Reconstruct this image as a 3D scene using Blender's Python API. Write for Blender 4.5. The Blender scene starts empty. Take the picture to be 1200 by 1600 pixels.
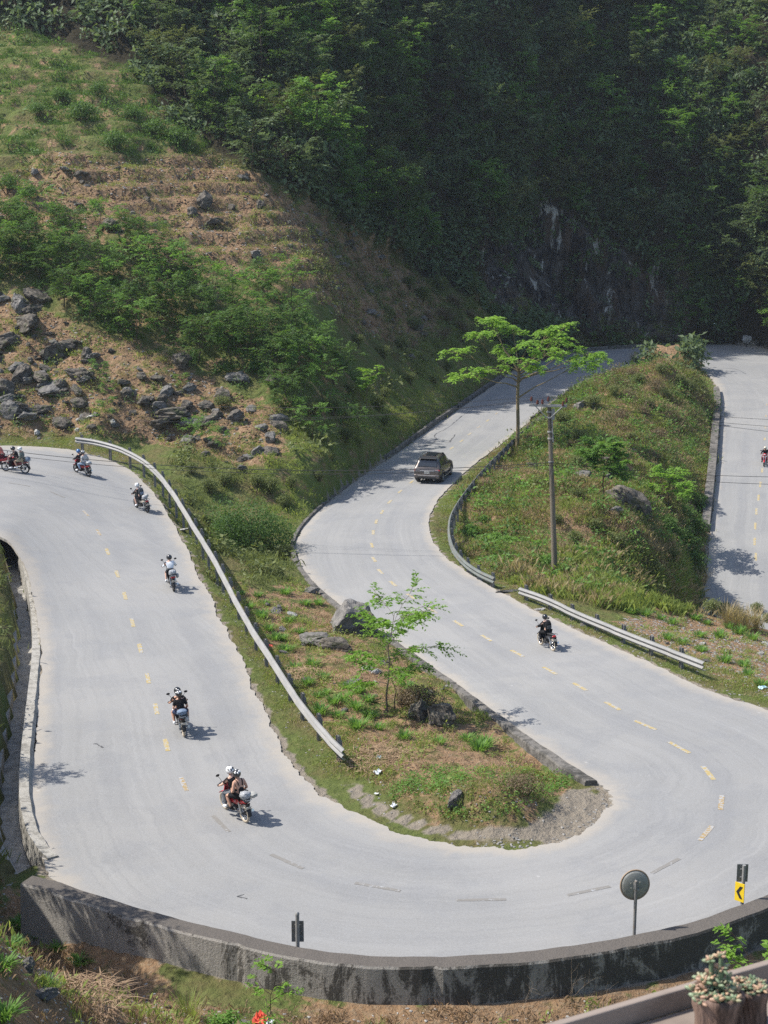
import bpy, bmesh, math, random
import numpy as np
from mathutils import Vector, Matrix
from mathutils.bvhtree import BVHTree
R = math.radians
SC = bpy.context.scene
COL = SC.collection
random.seed(7)
RNG = np.random.default_rng(7)

# ------------------------------------------------------------------ camera
F = 2400.0; CX, CY = 600.0, 800.0; HC = 17.3; PITCH = R(12.6)
FW = np.array([0, math.cos(PITCH), -math.sin(PITCH)])
UP = np.array([0, math.sin(PITCH), math.cos(PITCH)])
CAM = np.array([0, 0, HC])
cam = bpy.data.objects.new('camera', bpy.data.cameras.new('camera'))
COL.objects.link(cam)
cam.location = CAM; cam.rotation_euler = (math.pi / 2 - PITCH, 0, 0)
cam.data.sensor_fit = 'VERTICAL'; cam.data.sensor_height = 36.0; cam.data.sensor_width = 27.0
cam.data.lens = F / 1600 * 36
cam.data.clip_start = 0.2; cam.data.clip_end = 3000
cam.data.dof.use_dof = True; cam.data.dof.focus_distance = 60; cam.data.dof.aperture_fstop = 16.0
SC.camera = cam

def ray(px, py):
    return FW + np.array([(px - CX) / F, 0, 0]) + UP * ((CY - py) / F)
def P(px, py, z=None, d=None):
    r = ray(px, py)
    t = (z - HC) / r[2] if d is None else d / r[1]
    return CAM + r * t
def project(V):
    """world points to photograph pixels"""
    W = np.asarray(V, float) - CAM
    dep = W @ FW; up = W @ UP
    dep = np.where(np.abs(dep) < .01, .01, dep)
    return CX + F * W[..., 0] / dep, CY - F * up / dep, dep

# ------------------------------------------------------------------ noise
_rs = np.random.RandomState(3)
_perm = np.concatenate([_rs.permutation(256)] * 3)
_grad = _rs.normal(size=(256, 3)); _grad /= np.linalg.norm(_grad, axis=1)[:, None]
def perlin(x, y, z=0.0):
    x, y, z = np.broadcast_arrays(np.asarray(x, float), np.asarray(y, float), np.asarray(z, float))
    xi, yi, zi = np.floor(x).astype(int), np.floor(y).astype(int), np.floor(z).astype(int)
    xf, yf, zf = x - xi, y - yi, z - zi
    u, v, w = [t * t * t * (t * (t * 6 - 15) + 10) for t in (xf, yf, zf)]
    xi &= 255; yi &= 255; zi &= 255
    out = 0
    for dx in (0, 1):
        for dy in (0, 1):
            for dz in (0, 1):
                g = _grad[_perm[_perm[_perm[(xi + dx) & 255] + ((yi + dy) & 255)] + ((zi + dz) & 255)]]
                n = g[..., 0] * (xf - dx) + g[..., 1] * (yf - dy) + g[..., 2] * (zf - dz)
                out = out + n * (u if dx else 1 - u) * (v if dy else 1 - v) * (w if dz else 1 - w)
    return out * 1.6
def fbm(x, y, z=0.0, o=4, g=.5):
    a, s, f = 1.0, 0.0, 1.0
    for i in range(o):
        s = s + a * perlin(np.asarray(x) * f + 17 * i, np.asarray(y) * f + 5 * i, np.asarray(z) * f)
        a *= g; f *= 2.03
    return s
def sstep(a, b, x):
    t = np.clip((x - a) / (b - a), 0, 1)
    return t * t * (3 - 2 * t)

# ------------------------------------------------------------------ objects
def tag(o, label=None, cat=None, group=None, kind=None):
    if label: o['label'] = label
    if cat: o['category'] = cat
    if group: o['group'] = group
    if kind: o['kind'] = kind
    return o
def empty(name, loc=(0, 0, 0), rz=0.0):
    o = bpy.data.objects.new(name, None); COL.objects.link(o)
    o.location = loc; o.rotation_euler = (0, 0, rz); o.empty_display_size = .2
    return o
def link(name, me, parent=None, mats=()):
    for m in (mats if isinstance(mats, (list, tuple)) else [mats]):
        if m: me.materials.append(m)
    o = bpy.data.objects.new(name, me); COL.objects.link(o)
    if parent: o.parent = parent
    return o
def npmesh(name, V, Fc, rnd=None, smooth=False, mi=None):
    """big mesh from arrays; Fc is (n,k)"""
    V = np.ascontiguousarray(V, dtype=np.float32); Fc = np.ascontiguousarray(Fc, dtype=np.int32)
    n, k = Fc.shape
    me = bpy.data.meshes.new(name)
    me.vertices.add(len(V)); me.vertices.foreach_set('co', V.ravel())
    me.loops.add(n * k); me.loops.foreach_set('vertex_index', Fc.ravel())
    me.polygons.add(n); me.polygons.foreach_set('loop_start', np.arange(0, n * k, k, dtype=np.int32))
    if mi is not None: me.polygons.foreach_set('material_index', np.asarray(mi, dtype=np.int32))
    me.polygons.foreach_set('use_smooth', np.full(n, smooth, dtype=bool))
    me.update(calc_edges=True)
    if rnd is not None:
        a = me.attributes.new('rnd', 'FLOAT', 'FACE'); a.data.foreach_set('value', np.asarray(rnd, dtype=np.float32))
    return me
def copy_tree(o, parent=None, loc=None, rz=None, scale=None):
    c = o.copy(); COL.objects.link(c)
    if parent: c.parent = parent
    if loc is not None: c.location = loc
    if rz is not None: c.rotation_euler = (0, 0, rz)
    if scale is not None: c.scale = scale if hasattr(scale, '__len__') else (scale,) * 3
    for ch in [x for x in KIDS.get(o.name, ())]:
        copy_tree(ch, c)
    if parent is not None or True:
        KIDS[c.name] = [x for x in c.children] if False else KIDS.get(c.name, [])
    return c
KIDS = {}
def reg(root):
    """remember the children of a finished prototype"""
    for o in [root] + list(root.children_recursive):
        KIDS[o.name] = list(o.children)
    return root

class MB:
    """collects shapes for ONE mesh object"""
    def __init__(s): s.v = []; s.f = []; s.m = []; s.sm = []; s.mi = 0; s.smooth = False
    def add(s, V, Fs, smooth=None):
        b = len(s.v); s.v += [tuple(p) for p in V]
        s.f += [tuple(i + b for i in f) for f in Fs]
        s.m += [s.mi] * len(Fs); s.sm += [s.smooth if smooth is None else smooth] * len(Fs)
    def box(s, c, d, rot=None, taper=1.0):
        x, y, z = [t / 2 for t in d]
        V = [Vector((a * x * (taper if e > 0 else 1), b * y * (taper if e > 0 else 1), e * z)) for e in (-1, 1) for b in (-1, 1) for a in (-1, 1)]
        if rot is not None: V = [rot @ p for p in V]
        s.add([p + Vector(c) for p in V], [(0, 2, 3, 1), (4, 5, 7, 6), (0, 1, 5, 4), (2, 6, 7, 3), (0, 4, 6, 2), (1, 3, 7, 5)], False)
    def rings(s, rs, closed=True, caps=True, smooth=True):
        n = len(rs[0]); V = [p for r in rs for p in r]; Fs = []
        for i in range(len(rs) - 1):
            for j in range(n if closed else n - 1):
                k = (j + 1) % n
                Fs.append((i * n + j, i * n + k, (i + 1) * n + k, (i + 1) * n + j))
        s.add(V, Fs, smooth)
        if caps and closed:
            s.add(rs[0], [tuple(reversed(range(n)))], False); s.add(rs[-1], [tuple(range(n))], False)
    def tube(s, path, r, seg=8, caps=True, smooth=True):
        path = [Vector(p) for p in path]; n = len(path)
        rad = r if hasattr(r, '__len__') else [r] * n
        up = None; rs = []
        for i, p in enumerate(path):
            t = (path[min(i + 1, n - 1)] - path[max(i - 1, 0)])
            t = t.normalized() if t.length > 1e-9 else Vector((0, 0, 1))
            if up is None: up = t.orthogonal().normalized()
            up = (up - t * up.dot(t)); up = up.normalized() if up.length > 1e-6 else t.orthogonal().normalized()
            sd = t.cross(up)
            rs.append([p + (up * math.cos(a) + sd * math.sin(a)) * rad[i] for a in [2 * math.pi * j / seg for j in range(seg)]])
        s.rings(rs, True, caps, smooth)
    def ell(s, c, r, rot=None, seg=12, lat=8, z0=-1.0, z1=1.0, smooth=True):
        """ellipsoid, cut between latitudes z0..z1 of -1..1"""
        rs = []; a0, a1 = math.asin(z0), math.asin(z1)
        for i in range(lat + 1):
            a = a0 + (a1 - a0) * i / lat
            cr, zz = max(math.cos(a), .02), math.sin(a)
            ring = [Vector((cr * r[0] * math.cos(t), cr * r[1] * math.sin(t), zz * r[2])) for t in [2 * math.pi * j / seg for j in range(seg)]]
            if rot is not None: ring = [rot @ q for q in ring]
            rs.append([q + Vector(c) for q in ring])
        s.rings(rs, True, True, smooth)
    def lathe(s, prof, M=None, seg=16, caps=True, smooth=True):
        """profile of (radius, height) round z, placed by M"""
        M = M or Matrix()
        s.rings([[M @ Vector((r * math.cos(t), r * math.sin(t), h)) for t in [2 * math.pi * j / seg for j in range(seg)]] for r, h in prof], True, caps, smooth)
    def torus(s, c, axis, Rr, r, seg=24, sec=8, sx=1.0):
        q = Vector((0, 0, 1)).rotation_difference(Vector(axis).normalized()).to_matrix()
        V = []; Fs = []
        for i in range(seg):
            a = 2 * math.pi * i / seg
            for j in range(sec):
                b = 2 * math.pi * j / sec
                p = Vector(((Rr + r * math.cos(b)) * math.cos(a), (Rr + r * math.cos(b)) * math.sin(a), r * sx * math.sin(b)))
                V.append(q @ p + Vector(c))
                Fs.append((i * sec + j, ((i + 1) % seg) * sec + j, ((i + 1) % seg) * sec + (j + 1) % sec, i * sec + (j + 1) % sec))
        s.add(V, Fs, True)
    def prism(s, poly, y0, y1, ax='y'):
        """polygon in x,z pushed along y (or x,y pushed along z)"""
        n = len(poly)
        g = (lambda a, b, t: (a, t, b)) if ax == 'y' else ((lambda a, b, t: (a, b, t)) if ax == 'z' else (lambda a, b, t: (t, a, b)))
        V = [g(a, b, y0) for a, b in poly] + [g(a, b, y1) for a, b in poly]
        s.add(V, [tuple(range(n)), tuple(reversed(range(n, 2 * n)))] + [(i, n + i, n + (i + 1) % n, (i + 1) % n) for i in range(n)], False)
    def obj(s, name, mats, parent=None, bevel=0.0, seg=2, sub=0, fixn=True):
        me = bpy.data.meshes.new(name)
        me.from_pydata([tuple(p) for p in s.v], [], s.f)
        for p, m, sm in zip(me.polygons, s.m, s.sm): p.material_index = m; p.use_smooth = sm
        if fixn:
            b = bmesh.new(); b.from_mesh(me); bmesh.ops.recalc_face_normals(b, faces=b.faces); b.to_mesh(me); b.free()
        me.update()
        o = link(name, me, parent, mats)
        if bevel:
            m = o.modifiers.new('bevel', 'BEVEL'); m.width = bevel; m.segments = seg; m.limit_method = 'ANGLE'; m.angle_limit = R(35)
        if sub:
            m = o.modifiers.new('sub', 'SUBSURF'); m.levels = sub; m.render_levels = sub
        return o

# ------------------------------------------------------------------ materials
class NT:
    def __init__(s, name):
        s.m = bpy.data.materials.new(name); s.m.use_nodes = True
        s.n = s.m.node_tree.nodes; s.l = s.m.node_tree.links; s.n.clear()
        s.out = s.n.new('ShaderNodeOutputMaterial')
        s.b = s.n.new('ShaderNodeBsdfPrincipled'); s.l.new(s.b.outputs[0], s.out.inputs[0])
    def put(s, sock, v):
        if isinstance(v, bpy.types.NodeSocket): s.l.new(v, sock)
        elif isinstance(v, (tuple, list)) and len(v) == 3 and sock.type == 'RGBA': sock.default_value = (*v, 1)
        else: sock.default_value = v
    def coord(s, kind='Object'): return s.n.new('ShaderNodeTexCoord').outputs[kind]
    def mapping(s, vec, scale=(1, 1, 1), rot=(0, 0, 0)):
        m = s.n.new('ShaderNodeMapping'); s.put(m.inputs[0], vec); m.inputs['Scale'].default_value = scale; m.inputs['Rotation'].default_value = rot
        return m.outputs[0]
    def noise(s, vec, scale, detail=4, rough=.55, dist=0):
        m = s.n.new('ShaderNodeTexNoise'); s.put(m.inputs['Vector'], vec); m.inputs['Scale'].default_value = scale
        m.inputs['Detail'].default_value = detail; m.inputs['Roughness'].default_value = rough; m.inputs['Distortion'].default_value = dist
        return m.outputs['Fac']
    def voro(s, vec, scale, feat='F1', out='Distance'):
        m = s.n.new('ShaderNodeTexVoronoi'); m.feature = feat; s.put(m.inputs['Vector'], vec); m.inputs['Scale'].default_value = scale
        return m.outputs[out]
    def ramp(s, v, a, b, ca=0.0, cb=1.0):
        m = s.n.new('ShaderNodeMapRange'); m.interpolation_type = 'SMOOTHSTEP'; s.put(m.inputs['Value'], v)
        for k, q in zip(('From Min', 'From Max', 'To Min', 'To Max'), (a, b, ca, cb)): s.put(m.inputs[k], q)
        return m.outputs[0]
    def mix(s, f, a, b, mode='MIX'):
        m = s.n.new('ShaderNodeMix'); m.data_type = 'RGBA'; m.blend_type = mode; s.put(m.inputs['Factor'], f)
        s.put(m.inputs['A'] if False else m.inputs[6], a); s.put(m.inputs[7], b)
        return m.outputs[2]
    def math(s, op, a, b=0.0):
        m = s.n.new('ShaderNodeMath'); m.operation = op; s.put(m.inputs[0], a); s.put(m.inputs[1], b); return m.outputs[0]
    def attr(s, name, out='Fac'):
        m = s.n.new('ShaderNodeAttribute'); m.attribute_name = name; return m.outputs[out]
    def sep(s, v):
        m = s.n.new('ShaderNodeSeparateColor'); s.put(m.inputs[0], v); return m.outputs
    def bump(s, h, strength=.5, dist=.05):
        m = s.n.new('ShaderNodeBump'); m.inputs['Strength'].default_value = strength; m.inputs['Distance'].default_value = dist
        s.put(m.inputs['Height'], h); s.l.new(m.outputs[0], s.b.inputs['Normal'])
    def fin(s, col, rough=.8, metal=0.0, spec=.3):
        s.put(s.b.inputs['Base Color'], col); s.put(s.b.inputs['Roughness'], rough); s.put(s.b.inputs['Metallic'], metal)
        s.b.inputs['Specular IOR Level'].default_value = spec
        return s.m
def pm(name, c, rough=.6, metal=0.0, var=.12, scale=6.0, bump=0.0, spec=.35, dirt=None, coat=0.0):
    """plain procedural material: base colour broken by noise, optional dirt"""
    t = NT(name); co = t.coord()
    n = t.noise(co, scale, 4)
    lo = tuple(max(0, x * (1 - var)) for x in c); hi = tuple(min(1, x * (1 + var)) for x in c)
    col = t.mix(n, lo, hi)
    if dirt: col = t.mix(t.math('MULTIPLY', t.ramp(t.noise(co, scale * 2.3, 5), .5, .7), .6), col, dirt)
    if bump: t.bump(t.noise(co, scale * 6, 5), bump, .01)
    if coat: t.b.inputs['Coat Weight'].default_value = coat
    return t.fin(col, rough, metal, spec)
def leafmat(name, c1, c2, tr=.35, rough=.55):
    t = NT(name)
    oi = t.n.new('ShaderNodeObjectInfo')
    f = t.math('MULTIPLY_ADD', oi.outputs['Random'], .35); 
    f.node.inputs[2].default_value = 0
    a = t.math('ADD', t.math('MULTIPLY', t.attr('rnd'), .8), f)
    col = t.mix(t.math('SUBTRACT', a, .1), c1, c2)
    t.fin(col, rough, 0, .25)
    tl = t.n.new('ShaderNodeBsdfTranslucent'); t.put(tl.inputs[0], t.mix(.5, col, (c2[0] * 1.5, c2[1] * 1.5, c2[2] * .7)))
    mx = t.n.new('ShaderNodeMixShader'); mx.inputs[0].default_value = tr
    t.l.new(t.b.outputs[0], mx.inputs[1]); t.l.new(tl.outputs[0], mx.inputs[2]); t.l.new(mx.outputs[0], t.out.inputs[0])
    return t.m
# ------------------------------------------------------------------ the road, paired edge stations (outer edge, island edge, height)
ST = [(-420,760,-330,686,2.6),(-260,780,-200,688,2.3),(-150,800,-100,692,2.0),(-60,815,-15,697,1.7),(0,836,60,698,1.5),(22,855,125,706,1.25),(40,885,185,724,.95),(50,920,228,757,.7),
 (58,957,262,805,.5),(66,1003,300,880,.3),(67,1060,332,950,.15),(62,1115,362,1015,.05),(58,1170,392,1080,0),(54,1225,418,1132,0),
 (55,1285,445,1183,0),(72,1345,485,1228,0),(112,1398,530,1262,0),(180,1452,590,1292,0),(300,1502,650,1310,0),(440,1535,705,1322,0),
 (600,1552,760,1328,0),(780,1552,815,1327,0),(950,1535,870,1318,0),(1100,1500,915,1304,0),(1230,1450,945,1282,0),(1340,1375,957,1258,0),
 (1375,1275,955,1238,0),(1350,1195,935,1222,0),(1270,1142,905,1204,0),(1180,1105,870,1180,0),(1100,1078,825,1150,-.05),(1010,1035,770,1110,-.3),
 (905,988,715,1070,-.5),(825,950,655,1028,-.75),(757,912,600,990,-1),(705,880,548,958,-1.2),(675,845,500,920,-1.4),(668,815,470,882,-1.5),
 (680,785,463,845,-1.6),(705,757,485,812,-1.7),(740,725,520,780,-1.8),(778,697,570,742,-1.9),(812,670,625,706,-1.95),(845,645,685,662,-2),
 (880,618,735,628,-2),(915,597,780,597,-2),(950,583,815,573,-2),(985,574,870,557,-2),(1025,568,940,547,-2),(1060,568,1020,543,-2.05),
 (1085,572,1110,538,-2.2),(1103,582,1200,545,-2.4),(1117,597,1262,572,-2.7),(1128,624,1270,622,-3.2),(1126,670,1263,672,-3.6),
 (1122,730,1258,732,-4.2),(1116,790,1256,795,-5.6),(1110,850,1258,860,-7),(1105,910,1262,920,-8.3),(1098,980,1275,990,-9.5),
 (1085,1060,1290,1070,-10.5),(1060,1160,1300,1180,-11.5),(1040,1290,1310,1310,-12.5)]
EA = np.array([P(a, b, z=z) for a, b, c, d, z in ST]); EB = np.array([P(c, d, z=z) for a, b, c, d, z in ST])
def crom(pts, n):
    """Catmull-Rom through points, n samples a span"""
    pts = np.asarray(pts, float); Q = np.vstack([2 * pts[0] - pts[1], pts, 2 * pts[-1] - pts[-2]])
    t = np.linspace(0, 1, n, endpoint=False)[:, None]; out = []
    for i in range(1, len(Q) - 2):
        p0, p1, p2, p3 = Q[i - 1:i + 3]
        out.append(.5 * (2 * p1 + (p2 - p0) * t + (2 * p0 - 5 * p1 + 4 * p2 - p3) * t * t + (3 * p1 - p0 - 3 * p2 + p3) * t ** 3))
    return np.vstack(out + [pts[-1:]])
def crom_clean(pts, n, k=2):
    q = crom(pts, n)
    for _ in range(k): q[1:-1] = (q[:-2] + 2 * q[1:-1] + q[2:]) / 4
    return q
NS = 10
RA, RB = crom_clean(EA, NS, 12), crom_clean(EB, NS, 12)
RC = (RA + RB) / 2
RLEN = np.concatenate([[0], np.cumsum(np.linalg.norm(np.diff(RC, axis=0), axis=1))])

# ------------------------------------------------------------------ ground height field
ctl = []
def cz(*pts):
    for px, py, z in pts: ctl.append(P(px, py, z=z))
def cd(*pts):
    for px, py, d in pts: ctl.append(P(px, py, d=d))
ctl += list(RA[::12]) + list(RB[::12])
# left slope
cz((0,686,1.7),(120,684,1.5),(-150,684,2.2),(200,700,1.0))
for x in (-900, -450, -200, 0, 150):
    cd((x,640,91.3),(x,600,94),(x,500,100),(x,400,107),(x,300,115),(x,200,125),(x,100,136),(x,0,147),(x,-150,160),(x,-400,182))
cd((300,690,90.8),(300,600,96),(300,500,103),(300,400,112),(300,300,121),(300,200,131),(300,100,141),(300,0,150),(300,-200,165))
cd((480,700,89),(480,600,97),(480,500,107),(480,400,117),(480,330,126),(480,280,131),(480,200,139),(480,100,148),(480,0,156),(480,-200,168))
cd((560,640,106),(560,600,112),(560,500,122),(560,430,131),(560,380,137),(560,300,144),(560,200,150),(560,100,156),(560,0,163))
cd((640,640,115),(640,600,121),(640,500,134),(640,450,141),(640,400,148),(640,300,154),(640,200,159),(640,100,163),(640,0,169))
cd((740,560,140),(740,500,147),(740,470,150),(740,400,156),(740,300,161),(740,200,164),(740,100,168),(740,0,173))
# hollow between the left road and the slope, embankment foot
cz((330,800,-1.2),(370,870,-1.9),(430,880,-1.9),(440,840,-1.9),(300,750,.3),(400,740,.4),(440,790,-1.2),(430,720,1.0))
# island
cz((400,950,-.8),(450,940,-1.2),(500,960,-.9),(430,1010,-.5),(500,1020,-.5),(560,1000,-.5),(620,1030,-.9),(480,1090,-.25),(560,1080,0),
   (640,1080,-.2),(690,1100,.1),(600,1140,.1),(560,1190,.1),(540,1230,.05),(660,1180,.25),(760,1180,-.1),(720,1120,-.6),(800,1180,-.5),(860,1210,-.3),(640,1250,.2),(700,1230,.55),(770,1225,1.1),
   (795,1240,1.1),(840,1245,.3),(700,1280,.2),(760,1295,.1),(840,1290,.08),(890,1250,.05),(620,1270,.1))
# mound to the right of the upper road
cz((720,870,-1.7),(780,905,-1.4),(860,930,-1.3),(1000,985,-1.0),(1120,1040,-.4),(1250,1085,-.1),(1420,1150,-.1),(1450,1290,0))
cz((760,850,-2.5),(867,890,-2.7),(930,890,-2.9),(1000,930,-2.8),(1100,960,-2.8),(1200,1010,-2.0),(1200,960,-3.0),(1100,990,-2.2))
cd((760,780,88),(820,740,98),(820,800,85),(900,800,84),(900,740,92),(880,680,105),(930,640,114),(960,600,123),(1040,560,128),(1000,580,127),(1080,575,131),(980,700,100),(1000,760,91),(1000,830,84),
   (1050,640,119),(1030,700,108.5),(1035,760,99),(1045,820,91.5),(1065,870,87),(1020,640,117))
cz((1078,700,-3.6),(1082,760,-4.7),(1075,820,-6.0),(1095,650,-3.1),(1105,625,-2.9))
cz((1105,690,-3.9),(1100,760,-5.1),(1095,830,-6.6),(1085,900,-8))
ctl += [np.array(p) for p in [(17.5,78,-8.0),(16,70,-7),(17,72,-8.5),(28,60,-6),(34,70,-9),(40,55,-5),(45,80,-9),(40,100,-8),(45,120,-5),(50,140,-2),(60,100,-8)]]
# cliff
for x, k in ((900, 0), (1050, 2), (1200, 0), (1350, -6), (1600, -14)):
    cd((x,533,169+k),(x,500,171+k),(x,370,173+k),(x,300,176+k),(x,200,180+k),(x,100,186+k),(x,0,193+k),(x,-200,207+k),(x,-500,228+k))
cd((830,505,163),(800,480,158),(820,370,170),(820,200,172),(820,0,182),(740,-300,195),(560,-250,170))
# ground outside the bottom wall and the slope up to the viewpoint
cz((0,1400,-.5),(0,1480,-.8),(60,1460,-1.0),(0,1600,-.9),(100,1535,-1.5),(200,1590,-1.8),(150,1530,-1.6),(300,1620,-2.1),(450,1660,-2.4),(600,1690,-2.6),(800,1710,-2.7),(950,1700,-2.7),(1100,1660,-2.6),(1250,1600,-2.5),(1400,1520,-2.0))
ctl += [np.array((x, y, z)) for x in (-30, -15, 0, 12, 30) for y, z in ((24, -2.2), (20, -1.2), (14, 3.6), (6, 9.0), (0, 13.0), (-10, 15.0), (-40, 18))]
# bank left of the drain
cz((5,900,.4),(0,980,.6),(0,1060,.8),(-10,1150,.8),(-20,1250,.7),(-20,1330,.2),(-120,1000,3),(-120,1150,3.5),(-140,1300,3),(-300,1000,7),(-300,1200,8),(-400,1400,7),(-60,870,1.7),(-200,860,3.2),(-400,900,8))
# far surroundings, with an unseen ridge raised behind to shade the cliff
ctl += [np.array(p, float) for p in [(-120,60,30),(-120,120,40),(-150,200,70),(-60,200,90),(0,178,52),(0,190,70),(-30,176,48),(-30,195,66),(18,200,72),(0,230,100),(60,240,90),(120,220,70),(130,120,15),(120,60,-6),(120,0,-4),(70,20,0),(-90,0,18),(-60,30,9),(-40,60,5.5),(-60,75,7),(200,240,90),(-250,100,60),(300,100,10),(0,330,150),(150,330,110),(-150,330,120),(300,300,100),(-300,300,110),(-300,-60,30),(300,-60,-10),(0,-60,20)]]
C = np.array(ctl)
keep = []; seen = set()
for i, p in enumerate(C):
    k = (round(p[0] / .5), round(p[1] / .5))
    if k in seen: continue
    seen.add(k); keep.append(i)
C = C[keep]
def rbf_fit(C):
    D = np.linalg.norm(C[:, None, :2] - C[None, :, :2], axis=2)
    n = len(C); A = np.zeros((n + 3, n + 3)); A[:n, :n] = D + np.eye(n) * -.02
    A[:n, n] = 1; A[:n, n + 1:] = C[:, :2]; A[n, :n] = 1; A[n + 1:, :n] = C[:, :2].T
    return np.linalg.solve(A, np.concatenate([C[:, 2], np.zeros(3)]))
Wt = rbf_fit(C)
def stretch(lo, a, b, hi, st, gr=1.25):
    m = list(np.arange(a, b + 1e-6, st)); s = st; x = a; L = []
    while x > lo: s *= gr; x -= s; L.append(x)
    s = st; x = m[-1]; Hh = []
    while x < hi: s *= gr; x += s; Hh.append(x)
    return np.array(L[::-1] + m + Hh)
GX = stretch(-300, -46, 44, 300, .34); GY = np.concatenate([stretch(-60, 24, 110, 110.1, .34)[:-1], np.arange(110, 214, .42), 214 + np.cumsum(.42 * 1.2 ** np.arange(1, 24))])
GY = np.unique(np.round(GY, 4)); GY = GY[np.concatenate([[True], np.diff(GY) > .1])]
X, Y = np.meshgrid(GX, GY)
def rbf_eval(X, Y):
    sh = X.shape; x = X.ravel(); y = Y.ravel(); out = np.empty(len(x))
    for i in range(0, len(x), 20000):
        xx, yy = x[i:i + 20000], y[i:i + 20000]
        D = np.sqrt((xx[:, None] - C[None, :, 0]) ** 2 + (yy[:, None] - C[None, :, 1]) ** 2)
        out[i:i + 20000] = D @ Wt[:len(C)] + Wt[len(C)] + Wt[len(C) + 1] * xx + Wt[len(C) + 2] * yy
    return out.reshape(sh)
Z = rbf_eval(X, Y)
for _ in range(3):
    Z[1:-1, 1:-1] = (Z[:-2, 1:-1] + Z[2:, 1:-1] + Z[1:-1, :-2] + Z[1:-1, 2:] + 2 * Z[1:-1, 1:-1]) / 6
PXg, PYg, _dep = project(np.stack([X, Y, Z], -1))
def inpoly(px, py, poly):
    ins = np.zeros(np.shape(px), bool); n = len(poly)
    for i in range(n):
        x1, y1 = poly[i]; x2, y2 = poly[(i + 1) % n]
        if y1 == y2: continue
        c = ((y1 > py) != (y2 > py)) & (px < (x2 - x1) * (py - y1) / (y2 - y1) + x1)
        ins ^= c
    return ins
def blur(m, k):
    m = m.astype(float)
    for _ in range(k):
        m[1:-1] = (m[:-2] + 2 * m[1:-1] + m[2:]) / 4; m[:, 1:-1] = (m[:, :-2] + 2 * m[:, 1:-1] + m[:, 2:]) / 4
    return m
# zones, as outlines on the ground (given where they show in the photograph)
Z_J = [(-700,-900),(140,-900),(140,0),(200,90),(250,160),(330,230),(430,290),(520,345),(620,405),(690,440),(745,478),(830,500),(1000,524),(1700,530),(1700,-900)]
Z_JL = [(-700,-900),(160,-900),(210,100),(120,70),(0,25),(-700,10)]
Z_CL = [(735,375),(860,362),(1060,405),(1060,498),(900,512),(760,478)]
Z_T = [(-600,15),(0,30),(120,75),(220,110),(330,235),(200,250),(90,230),(0,270),(-600,260)]
Z_B = [(-600,265),(0,275),(80,235),(210,250),(330,235),(470,315),(640,420),(700,470),(650,540),(560,520),(470,450),(380,430),(260,420),(210,370),(100,345),(0,360),(-600,360)]
Z_S = [(-600,360),(0,345),(110,345),(215,372),(270,420),(430,440),(520,540),(560,600),(540,660),(430,640),(330,590),(250,545),(120,500),(0,455),(-600,450)]
Z_R = [(-600,455),(0,460),(120,505),(250,550),(330,595),(440,645),(440,700),(380,735),(250,690),(120,682),(-600,680)]
Z_E = [(440,645),(540,660),(570,600),(650,540),(700,470),(760,485),(800,560),(700,645),(560,745),(470,810),(440,830),(380,740),(440,700)]
Z_H = [(270,700),(380,735),(440,830),(460,900),(400,930),(340,860),(290,780)]
Z_I = [(330,870),(400,930),(460,900),(600,990),(760,1100),(910,1210),(880,1270),(820,1300),(700,1290),(590,1250),(540,1200),(440,1060),(370,950)]
Z_M = [(720,770),(800,690),(900,610),(1000,560),(1090,570),(1120,640),(1110,900),(1080,950),(900,930),(790,905),(715,860)]
Z_G = [(960,970),(1080,940),(1250,960),(1400,1100),(1200,1090),(1080,1040)]
Z_F = [(-100,1390),(50,1380),(150,1520),(400,1590),(1300,1560),(1300,1800),(-100,1800)]
def zone(*polys, k=4):
    m = np.zeros(X.shape, bool)
    for p in polys: m |= inpoly(PXg, PYg, p)
    m &= (Y > 14)
    return blur(m, k)
mJ = zone(Z_J, Z_JL); mCL = zone(Z_CL, k=6); mT = zone(Z_T); mB = zone(Z_B); mS = zone(Z_S); mR = zone(Z_R); mE = zone(Z_E); mI = zone(Z_I); mM = zone(Z_M); mG = zone(Z_G); mF = zone(Z_F)
wide = (Y > 150) | (X < -46) | (X > 44)
mJ = np.maximum(mJ, blur(wide & (Y > 95), 6) * (1 - mT) * (1 - mB)* (1 - mS)* (1 - mR))
# relief
Z = Z + fbm(X / 3.2, Y / 3.2, 0, 4) * (.10 + .45 * (mB + mR + mS + mT) + .18 * mI + .42 * mM + .5 * mJ)
Z = Z + fbm(X / 1.1, Y / 1.1, 3, 3) * (.03 + .12 * (mB + mR + mS) + .05 * mI + .15 * mM)
Z = Z + mJ * (fbm(X / 13, Y / 13, 9, 3) * 2.6)
# old field terraces across the upper left slope
ter = np.clip(mB + mT, 0, 1); ph = Z / 1.15 + .35 * fbm(X / 9, Y / 9, 5, 2)
fr = ph - np.floor(ph)
Z = Z + ter * .80 * (sstep(.68, 1.0, fr) - fr)
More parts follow.
